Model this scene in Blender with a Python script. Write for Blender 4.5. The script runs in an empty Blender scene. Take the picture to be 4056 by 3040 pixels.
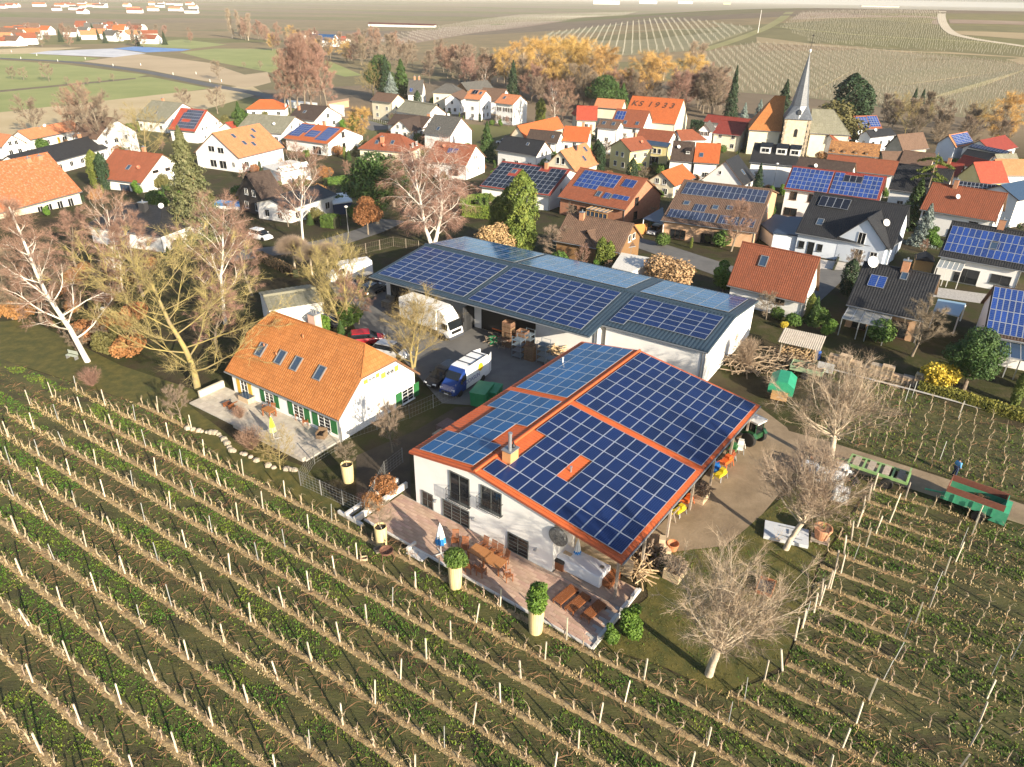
import bpy, bmesh, math, random
import numpy as np
from mathutils import Matrix, Vector
R_=math.radians; PI=math.pi
sc=bpy.context.scene
COL=sc.collection
# ---------------------------------------------------------------- camera
H=34.9; FPX=2824.0; SF=4056/2212
def _rot(p,r):
    c,s=math.cos(p),math.sin(p)
    A=np.array([[1,0,0],[0,-s,-c],[0,c,-s]],float)
    c,s=math.cos(r),math.sin(r)
    return np.array([[c,-s,0],[s,c,0],[0,0,1]],float)@A
RC=_rot(R_(28.5616),R_(0.992))
cam_d=bpy.data.cameras.new('camera'); cam=bpy.data.objects.new('camera',cam_d); COL.objects.link(cam)
cam_d.sensor_width=36; cam_d.lens=FPX*36/4056; cam_d.clip_start=.5; cam_d.clip_end=40000
cam.matrix_world=Matrix([[RC[0,0],-RC[1,0],-RC[2,0],0],[RC[0,1],-RC[1,1],-RC[2,1],0],[RC[0,2],-RC[1,2],-RC[2,2],H],[0,0,0,1]])
sc.camera=cam
# ---------------------------------------------------------------- sky, sun, exposure
SUN_AZ=-52.0; SUN_EL=20.0
w=bpy.data.worlds.new('World'); sc.world=w; w.use_nodes=True
nt=w.node_tree; sky=nt.nodes.new('ShaderNodeTexSky'); sky.sky_type='NISHITA'; sky.sun_disc=False
sky.sun_elevation=R_(SUN_EL); sky.sun_rotation=R_(90-SUN_AZ); sky.air_density=1.0; sky.dust_density=1.2; sky.ozone_density=1.5
bg=nt.nodes['Background']; bg.inputs[1].default_value=0.085
nt.links.new(sky.outputs[0],bg.inputs[0])
sd=bpy.data.lights.new('sun','SUN'); sd.energy=4.8; sd.angle=R_(.5); sd.color=(1.0,.87,.68)
so=bpy.data.objects.new('sun',sd); COL.objects.link(so)
_d=Vector((math.cos(R_(SUN_AZ))*math.cos(R_(SUN_EL)),math.sin(R_(SUN_AZ))*math.cos(R_(SUN_EL)),math.sin(R_(SUN_EL))))
so.rotation_euler=_d.to_track_quat('Z','Y').to_euler(); so.location=_d*200
sc.view_settings.view_transform='Standard'; sc.view_settings.look='None'; sc.view_settings.gamma=1
sc.view_settings.exposure=1.15; sc.view_settings.use_curve_mapping=False
sc.cycles.max_bounces=6; sc.cycles.diffuse_bounces=2; sc.cycles.glossy_bounces=2; sc.cycles.transmission_bounces=3
sc.cycles.transparent_max_bounces=6; sc.cycles.volume_bounces=0; sc.cycles.use_denoising=True
# ---------------------------------------------------------------- helpers
rng=np.random.default_rng(7); random.seed(7)
def sstep(a,b,x):
    t=np.clip((x-a)/(b-a),0,1); return t*t*(3-2*t)
def terr(x,y):
    "ground height: level round the village, a broad vineyard hill far behind on the right"
    return -5*sstep(98,185,y)+32*sstep(250,900,y)*sstep(-160,420,x)*(1-sstep(1000,1900,y))
def ray(px,py):
    d=RC.T@np.array([(px*SF-2028)/FPX,(py*SF-1520)/FPX,1.]); return d
def at(px,py,z=0.):
    d=ray(px,py); t=(z-H)/d[2]
    return np.array([d[0]*t,d[1]*t,z])
def gat(px,py,dz=0.):
    "point of the terrain seen at a pixel"
    d=ray(px,py); t=-H/min(d[2],-.006) if d[2]<-.006 else 6000.
    lo,hi=5.,t
    # march
    ts=np.linspace(0,1,400)**2*(t-5)+5
    hs=H+d[2]*ts-terr(d[0]*ts,d[1]*ts)
    k=np.argmax(hs<=0) if (hs<=0).any() else len(ts)-1
    a,b=ts[max(k-1,0)],ts[k]
    for _ in range(30):
        m=(a+b)/2
        if H+d[2]*m-terr(d[0]*m,d[1]*m)>0:a=m
        else:b=m
    x,y=d[0]*a,d[1]*a
    return np.array([x,y,float(terr(x,y))+dz])
def hat(px,py,h=0.):
    "point seen at a pixel, h above the terrain"
    z=h
    for _ in range(12):
        p=at(px,py,z); z=float(terr(p[0],p[1]))+h
    return at(px,py,z)
def pix(x,y,z):
    q=RC@np.array([x,y,z-H]); return ((2028+FPX*q[0]/q[2])/SF,(1520+FPX*q[1]/q[2])/SF)
def T(c,r,x,y): return (553*c+x/4,414.5*r+y/4)
def up(px,py,b):
    "height above the ground at which the vertical through ground point b meets pixel row py"
    lo,hi=0,90
    for _ in range(40):
        m=(lo+hi)/2; q=RC@np.array([b[0],b[1],b[2]+m-H])
        if (1520+FPX*q[1]/q[2])/SF>py: lo=m
        else: hi=m
    return lo
# ---------------------------------------------------------------- materials
MATS={}
def mat(name,c1,c2=None,scale=4.,rough=.85,bump=0.,bscale=None,metal=0.,c3=None,rand=0.,detail=6.,spec=None,stretch=None,mid=(.35,.65),emit=0.):
    if name in MATS: return MATS[name]
    m=bpy.data.materials.new(name); m.use_nodes=True; MATS[name]=m
    n=m.node_tree.nodes; l=m.node_tree.links; b=n['Principled BSDF']
    b.inputs['Roughness'].default_value=rough; b.inputs['Metallic'].default_value=metal
    if spec is not None: b.inputs['Specular IOR Level'].default_value=spec
    c1=(*c1,1)
    if c2 is None and bump==0 and rand==0:
        b.inputs['Base Color'].default_value=c1; return m
    tc=n.new('ShaderNodeTexCoord'); vec=tc.outputs['Object']
    if stretch:
        mp=n.new('ShaderNodeMapping'); mp.inputs['Scale'].default_value=stretch; l.new(vec,mp.inputs[0]); vec=mp.outputs[0]
    no=n.new('ShaderNodeTexNoise'); no.inputs['Scale'].default_value=scale; no.inputs['Detail'].default_value=detail; no.inputs['Roughness'].default_value=.65
    l.new(vec,no.inputs['Vector'])
    cr=n.new('ShaderNodeValToRGB'); l.new(no.outputs[0],cr.inputs[0])
    cr.color_ramp.elements[0].position=mid[0]; cr.color_ramp.elements[1].position=mid[1]
    cr.color_ramp.elements[0].color=c1; cr.color_ramp.elements[1].color=(*(c2 or c1[:3]),1)
    if c3 is not None:
        e=cr.color_ramp.elements.new((mid[0]+mid[1])/2); e.color=(*c3,1)
    out=cr.outputs[0]
    if rand>0:
        oi=n.new('ShaderNodeObjectInfo'); hs=n.new('ShaderNodeHueSaturation')
        mr=n.new('ShaderNodeMapRange'); mr.inputs[3].default_value=1-rand; mr.inputs[4].default_value=1+rand
        l.new(oi.outputs['Random'],mr.inputs[0]); l.new(mr.outputs[0],hs.inputs['Value']); l.new(out,hs.inputs['Color'])
        ml=n.new('ShaderNodeMath'); ml.operation='MULTIPLY'; ml.inputs[1].default_value=7.31
        fr=n.new('ShaderNodeMath'); fr.operation='FRACT'; l.new(oi.outputs['Random'],ml.inputs[0]); l.new(ml.outputs[0],fr.inputs[0])
        m2=n.new('ShaderNodeMapRange'); m2.inputs[3].default_value=.5-rand*.08; m2.inputs[4].default_value=.5+rand*.08
        l.new(fr.outputs[0],m2.inputs[0]); l.new(m2.outputs[0],hs.inputs['Hue']); out=hs.outputs[0]
    l.new(out,b.inputs['Base Color'])
    if bump>0:
        nb=n.new('ShaderNodeTexNoise'); nb.inputs['Scale'].default_value=bscale or scale*4; nb.inputs['Detail'].default_value=4
        l.new(vec,nb.inputs['Vector']); bp=n.new('ShaderNodeBump'); bp.inputs['Strength'].default_value=bump; bp.inputs['Distance'].default_value=.05
        l.new(nb.outputs[0],bp.inputs['Height']); l.new(bp.outputs[0],b.inputs['Normal'])
    return m
def tile_mat(name,c1,c2,tw=.24,th=.36,rough=.75,moss=None,mossamt=.5,wave=.5,var=.12,spec=.3):
    "roof tiles: per-tile colour, weathering and lap relief on UVs in metres"
    if name in MATS: return MATS[name]
    m=bpy.data.materials.new(name); m.use_nodes=True; MATS[name]=m
    n=m.node_tree.nodes; l=m.node_tree.links; b=n['Principled BSDF']; b.inputs['Roughness'].default_value=rough
    b.inputs['Specular IOR Level'].default_value=spec
    uv=n.new('ShaderNodeUVMap')
    br=n.new('ShaderNodeTexBrick'); br.offset=0; br.inputs['Scale'].default_value=1; br.inputs['Mortar Size'].default_value=.012
    br.inputs['Brick Width'].default_value=tw; br.inputs['Row Height'].default_value=th; br.inputs['Mortar Smooth'].default_value=.6
    br.inputs['Color1'].default_value=(*c1,1); br.inputs['Color2'].default_value=(*c2,1); br.inputs['Mortar'].default_value=(*[c*.45 for c in c1],1)
    l.new(uv.outputs[0],br.inputs[0])
    no=n.new('ShaderNodeTexNoise'); no.inputs['Scale'].default_value=.7; no.inputs['Detail'].default_value=8; no.inputs['Roughness'].default_value=.7
    l.new(uv.outputs[0],no.inputs['Vector'])
    hs=n.new('ShaderNodeHueSaturation'); mr=n.new('ShaderNodeMapRange'); mr.inputs[1].default_value=.3; mr.inputs[2].default_value=.7
    mr.inputs[3].default_value=1-var; mr.inputs[4].default_value=1+var; l.new(no.outputs[0],mr.inputs[0]); l.new(mr.outputs[0],hs.inputs['Value'])
    l.new(br.outputs[0],hs.inputs['Color']); out=hs.outputs[0]
    if moss:
        n2=n.new('ShaderNodeTexNoise'); n2.inputs['Scale'].default_value=2.3; n2.inputs['Detail'].default_value=10; n2.inputs['Roughness'].default_value=.75
        l.new(uv.outputs[0],n2.inputs['Vector'])
        cr=n.new('ShaderNodeValToRGB'); cr.color_ramp.elements[0].position=.62-.25*mossamt; cr.color_ramp.elements[1].position=.75-.2*mossamt
        l.new(n2.outputs[0],cr.inputs[0]); mx=n.new('ShaderNodeMixRGB'); mx.inputs[2].default_value=(*moss,1)
        l.new(cr.outputs[0],mx.inputs[0]); l.new(out,mx.inputs[1]); out=mx.outputs[0]
    l.new(out,b.inputs['Base Color'])
    sx=n.new('ShaderNodeSeparateXYZ'); l.new(uv.outputs[0],sx.inputs[0])
    dv=n.new('ShaderNodeMath'); dv.operation='DIVIDE'; dv.inputs[1].default_value=th; l.new(sx.outputs[1],dv.inputs[0])
    fr=n.new('ShaderNodeMath'); fr.operation='FRACT'; l.new(dv.outputs[0],fr.inputs[0])
    bp=n.new('ShaderNodeBump'); bp.inputs['Strength'].default_value=wave; bp.inputs['Distance'].default_value=.05
    l.new(fr.outputs[0],bp.inputs['Height']); l.new(bp.outputs[0],b.inputs['Normal'])
    return m
def pv_mat(name,base,line,cu=6,cv=10,rough=.12,lw=.035,spec=.5,busv=0):
    "glass of a solar panel: cells printed on UVs 0..1"
    if name in MATS: return MATS[name]
    m=bpy.data.materials.new(name); m.use_nodes=True; MATS[name]=m
    n=m.node_tree.nodes; l=m.node_tree.links; b=n['Principled BSDF']; b.inputs['Roughness'].default_value=rough
    b.inputs['Specular IOR Level'].default_value=spec
    uv=n.new('ShaderNodeUVMap'); sx=n.new('ShaderNodeSeparateXYZ'); l.new(uv.outputs[0],sx.inputs[0])
    def grid(o,k,wd):
        a=n.new('ShaderNodeMath'); a.operation='MULTIPLY'; a.inputs[1].default_value=k; l.new(o,a.inputs[0])
        f=n.new('ShaderNodeMath'); f.operation='FRACT'; l.new(a.outputs[0],f.inputs[0])
        p=n.new('ShaderNodeMath'); p.operation='PINGPONG'; p.inputs[1].default_value=.5; l.new(f.outputs[0],p.inputs[0])
        t=n.new('ShaderNodeMath'); t.operation='LESS_THAN'; t.inputs[1].default_value=wd; l.new(p.outputs[0],t.inputs[0]); return t.outputs[0]
    a=grid(sx.outputs[0],cv,lw*1.1); c=grid(sx.outputs[1],cu,lw)
    mxm=n.new('ShaderNodeMath'); mxm.operation='MAXIMUM'; l.new(a,mxm.inputs[0]); l.new(c,mxm.inputs[1])
    oi=n.new('ShaderNodeObjectInfo'); hs=n.new('ShaderNodeHueSaturation'); hs.inputs['Color'].default_value=(*base,1)
    mr=n.new('ShaderNodeMapRange'); mr.inputs[3].default_value=.72; mr.inputs[4].default_value=1.3; l.new(oi.outputs['Random'],mr.inputs[0]); l.new(mr.outputs[0],hs.inputs['Value'])
    mx=n.new('ShaderNodeMixRGB'); mx.inputs[2].default_value=(*line,1); l.new(mxm.outputs[0],mx.inputs[0]); l.new(hs.outputs[0],mx.inputs[1])
    l.new(mx.outputs[0],b.inputs['Base Color']); return m
# ---------------------------------------------------------------- mesh builder
class MB:
    def __init__(s): s.v=[];s.f=[];s.m=[];s.uv=[]
    def face(s,pts,m=0,uv=None):
        k=len(s.v); s.v+= [tuple(p) for p in pts]; s.f.append(tuple(range(k,k+len(pts)))); s.m.append(m)
        s.uv.append(uv)
    def mesh_add(s,v,f,m=0):
        k=len(s.v); s.v+=[tuple(p) for p in v]
        for q in f: s.f.append(tuple(i+k for i in q)); s.m.append(m); s.uv.append(None)
    def box(s,c,d,rz=0,m=0,taper=1.,M=None):
        x,y,z=d[0]/2,d[1]/2,d[2]/2; P=[]
        ca,sa=math.cos(rz),math.sin(rz)
        for dz,t in ((-z,1),(z,taper)):
            for dx,dy in ((-x,-y),(x,-y),(x,y),(-x,y)):
                a,b=dx*t,dy*t; p=(c[0]+a*ca-b*sa,c[1]+a*sa+b*ca,c[2]+dz)
                if M is not None: p=tuple(M@Vector(p))
                P.append(p)
        s.mesh_add(P,[(3,2,1,0),(4,5,6,7),(0,1,5,4),(1,2,6,5),(2,3,7,6),(3,0,4,7)],m); return s
    def prism(s,poly,z0,z1,m=0,ax='z'):
        "polygon (2-D, ccw) extruded; ax z: x,y plane; ax y: poly is (x,z) extruded along y; ax x: poly is (y,z) along x"
        n=len(poly)
        def P(a,b,h): return (a,b,h) if ax=='z' else ((a,h,b) if ax=='y' else (h,a,b))
        v=[P(a,b,z0) for a,b in poly]+[P(a,b,z1) for a,b in poly]
        s.mesh_add(v,[tuple(range(n-1,-1,-1)),tuple(range(n,2*n))]+[(i,(i+1)%n,n+(i+1)%n,n+i) for i in range(n)],m); return s
    def tube(s,pts,rad,k=6,m=0,cap=True):
        pts=[Vector(p) for p in pts]; n=len(pts)
        if not hasattr(rad,'__len__'): rad=[rad]*n
        v=[]
        for i,p in enumerate(pts):
            t=(pts[min(i+1,n-1)]-pts[max(i-1,0)]).normalized()
            a=t.cross(Vector((0,0,1)) if abs(t.z)<.95 else Vector((1,0,0))).normalized(); b=t.cross(a)
            for j in range(k):
                g=2*PI*j/k; v.append(p+(a*math.cos(g)+b*math.sin(g))*rad[i])
        f=[]
        for i in range(n-1):
            for j in range(k):
                f.append((i*k+j,i*k+(j+1)%k,(i+1)*k+(j+1)%k,(i+1)*k+j))
        if cap: f+= [tuple(range(k)), tuple(range(n*k-1,(n-1)*k-1,-1))]
        s.mesh_add(v,f,m); return s
    def lathe(s,prof,k=16,c=(0,0,0),m=0,close=False):
        v=[];n=len(prof)
        for r,z in prof:
            for j in range(k): g=2*PI*j/k; v.append((c[0]+r*math.cos(g),c[1]+r*math.sin(g),c[2]+z))
        f=[(i*k+j,i*k+(j+1)%k,(i+1)*k+(j+1)%k,(i+1)*k+j) for i in range(n-1) for j in range(k)]
        f+=[tuple(range(k-1,-1,-1)),tuple(range((n-1)*k,n*k))]
        s.mesh_add(v,f,m); return s
    def mesh(s,name,mats,smooth=False):
        me=bpy.data.meshes.new(name); me.from_pydata(s.v,[],s.f)
        if not isinstance(mats,(list,tuple)): mats=[mats]
        for m in mats: me.materials.append(m)
        if len(mats)>1: me.polygons.foreach_set('material_index',s.m)
        if any(u is not None for u in s.uv):
            L=me.uv_layers.new(name='UVMap').data; i=0
            for f,u in zip(s.f,s.uv):
                for j in range(len(f)):
                    if u is not None: L[i].uv=u[j]
                    i+=1
        if smooth: me.polygons.foreach_set('use_smooth',[True]*len(me.polygons))
        me.update(); return me
    def obj(s,name,mats,parent=None,loc=(0,0,0),rz=0,smooth=False):
        return inst(name,s.mesh(name,mats,smooth),parent,loc,rz)
def inst(name,me,parent=None,loc=(0,0,0),rz=0,scale=None,rot=None):
    o=bpy.data.objects.new(name,me); COL.objects.link(o)
    if parent is not None: o.parent=parent
    o.location=[float(q) for q in loc]
    o.rotation_euler=rot if rot is not None else (0,0,rz)
    if scale is not None: o.scale=scale if hasattr(scale,'__len__') else (scale,)*3
    return o
def thing(name,label,cat,loc=(0,0,0),rz=0,group=None,scale=None):
    return tag(inst(name,None,None,loc,rz,scale),label,cat,group)
def tag(o,label,cat,group=None):
    o['label']=label; o['category']=cat
    if group: o['group']=group
    return o
def struct(o,kind='structure',label=None):
    o['kind']=kind
    if label: o['label']=label
    return o
def fast_mesh(name,V,F,mats,mi=None,UV=None,smooth=False):
    "numpy arrays to mesh; F (n,3) or (n,4)"
    V=np.asarray(V,np.float32); F=np.asarray(F,np.int32); k=F.shape[1]
    me=bpy.data.meshes.new(name); me.vertices.add(len(V)); me.vertices.foreach_set('co',V.ravel())
    me.loops.add(F.size); me.loops.foreach_set('vertex_index',F.ravel())
    me.polygons.add(len(F)); me.polygons.foreach_set('loop_start',np.arange(len(F),dtype=np.int32)*k)
    if not isinstance(mats,(list,tuple)): mats=[mats]
    for m in mats: me.materials.append(m)
    if mi is not None: me.polygons.foreach_set('material_index',np.asarray(mi,np.int32))
    if smooth: me.polygons.foreach_set('use_smooth',np.ones(len(F),bool))
    me.update(calc_edges=True); return me
# ---------------------------------------------------------------- shared materials
orange=tile_mat('roof_tiles_orange',(.36,.135,.038),(.44,.175,.055),moss=(.20,.10,.05),mossamt=.25)
orangeb=tile_mat('roof_tiles_bright',(.48,.130,.040),(.42,.105,.032),var=.08)
salmon=tile_mat('roof_tiles_salmon',(.50,.19,.085),(.55,.23,.11),moss=(.30,.2,.12),mossamt=.2)
oldor=tile_mat('roof_tiles_weathered',(.44,.14,.05),(.36,.12,.05),moss=(.42,.32,.22),mossamt=.45,var=.2)
mottle=tile_mat('roof_tiles_mottled',(.50,.24,.08),(.26,.13,.06),tw=.3,th=.3,moss=(.17,.09,.05),mossamt=.6,var=.25)
brownr=tile_mat('roof_tiles_brown',(.13,.080,.055),(.17,.105,.072),moss=(.2,.16,.1),mossamt=.2)
darkbr=tile_mat('roof_tiles_dark_brown',(.062,.042,.034),(.085,.06,.047),moss=(.13,.11,.08),mossamt=.2)
redr=tile_mat('roof_tiles_red',(.33,.055,.032),(.38,.075,.04),var=.1)
mar=tile_mat('roof_tiles_maroon',(.22,.038,.028),(.27,.05,.035),var=.12)
blackr=tile_mat('roof_tiles_black',(.022,.023,.026),(.032,.033,.036),var=.15,rough=.55)
grayr=tile_mat('roof_tiles_grey',(.085,.083,.078),(.12,.115,.105),moss=(.22,.21,.16),mossamt=.35)
mossr=tile_mat('roof_fibre_mossy',(.21,.20,.15),(.26,.25,.19),tw=.5,th=1.2,moss=(.14,.14,.07),mossamt=.5)
slate=tile_mat('roof_slates',(.10,.115,.135),(.155,.17,.195),tw=.3,th=.22,rough=.4,spec=.6,wave=.3)
copr=tile_mat('roof_tiles_copper',(.27,.085,.042),(.22,.07,.036),moss=(.18,.08,.05),mossamt=.3)
white=mat('white_render',(.80,.79,.76),(.86,.85,.83),scale=.6,rough=.9,bump=.1,bscale=40)
cream=mat('cream_render',(.70,.62,.45),(.76,.69,.53),scale=.6,rough=.9,bump=.1,bscale=40)
yellow=mat('yellow_render',(.72,.60,.26),(.78,.66,.33),scale=.6,rough=.9)
brick=mat('red_brick_wall',(.36,.15,.085),(.46,.22,.13),scale=2.,rough=.9,bump=.3,bscale=25)
tanb=mat('tan_brick_wall',(.50,.30,.17),(.58,.38,.24),scale=2.,rough=.9,bump=.3,bscale=25)
bluew=mat('pale_blue_render',(.66,.72,.80),(.70,.76,.84),scale=.6)
brownw=mat('brown_timber_cladding',(.20,.11,.045),(.27,.15,.065),scale=3,stretch=(8,8,.5),rough=.8)
darkw=mat('dark_timber_cladding',(.03,.025,.024),(.05,.042,.04),scale=3,stretch=(8,8,.5))
stone=mat('church_stone_render',(.50,.42,.30),(.64,.56,.44),scale=.9,rough=.95,bump=.6,bscale=9,c3=(.58,.50,.38))
wood=mat('warm_wood',(.40,.22,.08),(.52,.31,.13),scale=4,stretch=(1,1,8),rough=.7)
teak=mat('oiled_teak',(.20,.065,.022),(.30,.11,.04),scale=6,stretch=(1,6,1),rough=.5)
greyw=mat('weathered_grey_wood',(.28,.23,.18),(.42,.36,.28),scale=5,rough=.9,rand=.2)
palew=mat('pale_pallet_wood',(.46,.34,.21),(.58,.45,.30),scale=5,rough=.9,rand=.15)
verge=mat('verge_board',(.16,.09,.05)); vergew=mat('white_verge_board',(.72,.70,.66)); verged=mat('dark_verge_board',(.03,.03,.033))
wframe=mat('white_window_frame',(.78,.78,.76),rough=.4); bframe=mat('brown_window_frame',(.08,.045,.03),rough=.5); gframe=mat('grey_window_frame',(.10,.11,.11),rough=.4)
glass=mat('window_glass',(.015,.018,.022),rough=.06,spec=.7); glassb=mat('window_glass_blue',(.04,.07,.12),rough=.05,spec=.8)
alu=mat('aluminium',(.62,.64,.66),rough=.35,metal=.6); steel=mat('galvanised_steel',(.42,.44,.46),rough=.45,metal=.7)
zinc=mat('zinc_gutter',(.30,.31,.32),rough=.4,metal=.5); black=mat('black_plastic',(.012,.012,.013),rough=.5); rubber=mat('tyre_rubber',(.018,.017,.016),rough=.9)
brickch=mat('chimney_brick',(.42,.19,.10),(.50,.26,.15),scale=6,rough=.9); concrete=mat('concrete',(.42,.40,.37),(.52,.50,.46),scale=2,bump=.2,bscale=30)
greensh=mat('green_shutter',(.012,.11,.028),(.016,.14,.036),scale=3); yellowsh=mat('yellow_shutter',(.60,.36,.04),(.66,.42,.06),scale=3); dishm=mat('dish_white',(.74,.74,.72),rough=.5); dishr=mat('dish_brick_red',(.45,.15,.08),rough=.5); dishg=mat('dish_grey',(.45,.45,.45),rough=.5)
pvn=pv_mat('solar_cells_navy',(.003,.014,.075),(.06,.10,.22),rough=.16,spec=.4); pvl=pv_mat('solar_cells_sky_tint',(.010,.075,.21),(.06,.16,.32),lw=.02)  # pvl: sky reflection on the far slopes painted in as lighter blue
pvb=pv_mat('solar_cells_bright',(.006,.034,.19),(.14,.20,.36)); pvd=pv_mat('solar_cells_dark',(.012,.020,.055),(.18,.2,.25),lw=.03); pvk=pv_mat('solar_glass_black',(.012,.016,.028),(.03,.035,.05),lw=.01)
# ---------------------------------------------------------------- houses
_cache={}
def cached(key,fn):
    if key not in _cache: _cache[key]=fn()
    return _cache[key]
def win_mesh(w_,h_,nm,nt,fm,th=.06):
    def mk():
        b=MB(); 
        for x in (-w_/2+th/2,w_/2-th/2): b.box((x,-.02,h_/2),(th,.1,h_))
        for z in (th/2,h_-th/2): b.box((0,-.02,z),(w_-2*th,.1,th))
        for i in range(1,nm): b.box((-w_/2+w_*i/nm,-.015,h_/2),(th*.7,.08,h_-2*th))
        for i in range(1,nt): b.box((0,-.012,h_*i/nt),(w_-2*th,.07,th*.45))
        b.box((0,-.06,-.03),(w_+.16,.2,.05))
        return b.mesh('window',fm)
    return cached(('w',round(w_,2),round(h_,2),nm,nt,fm.name),mk)
def box_mesh(dx,dy,dz,m,key=''):
    return cached(('b',round(dx,3),round(dy,3),round(dz,3),m.name),lambda:MB().box((0,0,dz/2),(dx,dy,dz)).mesh('piece',m))
def pane_mesh(w_,h_,m): return cached(('p',round(w_,2),round(h_,2),m.name),lambda:MB().box((0,0,h_/2),(w_-.06,.03,h_-.06)).mesh('pane',m))
def panel_mesh(pw,ph,m,fr=alu):
    def mk():
        b=MB(); e=.035; z=.04
        x,y=pw/2,ph/2
        b.box((0,0,.018),(pw,ph,.036),m=1)
        b.face([(-x+e,-y+e,z),(x-e,-y+e,z),(x-e,y-e,z),(-x+e,y-e,z)],0,[(0,0),(1,0),(1,1),(0,1)])
        for (a,c,d,f_) in ((-x,x,-y,-y+e),(-x,x,y-e,y),(-x,-x+e,-y+e,y-e),(x-e,x,-y+e,y-e)):
            b.face([(a,d,z+.004),(c,d,z+.004),(c,f_,z+.004),(a,f_,z+.004)],1)
        return b.mesh('solar_panel',[m,fr])
    return cached(('pv',round(pw,2),round(ph,2),m.name,fr.name),mk)
def dish_mesh(m):
    def mk():
        b=MB(); prof=[(.02,-.12),(.2,-.1),(.36,-.035),(.42,.02),(.40,.03),(.34,-.015),(.19,-.08),(.02,-.1)]
        b.lathe(prof,14); b.tube([(0,-.38,0),(0,-.1,.42)],.012,4); b.box((0,-.09,.42),(.07,.07,.1))
        return b.mesh('satellite_dish',m)
    return cached(('dish',m.name),mk)
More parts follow.
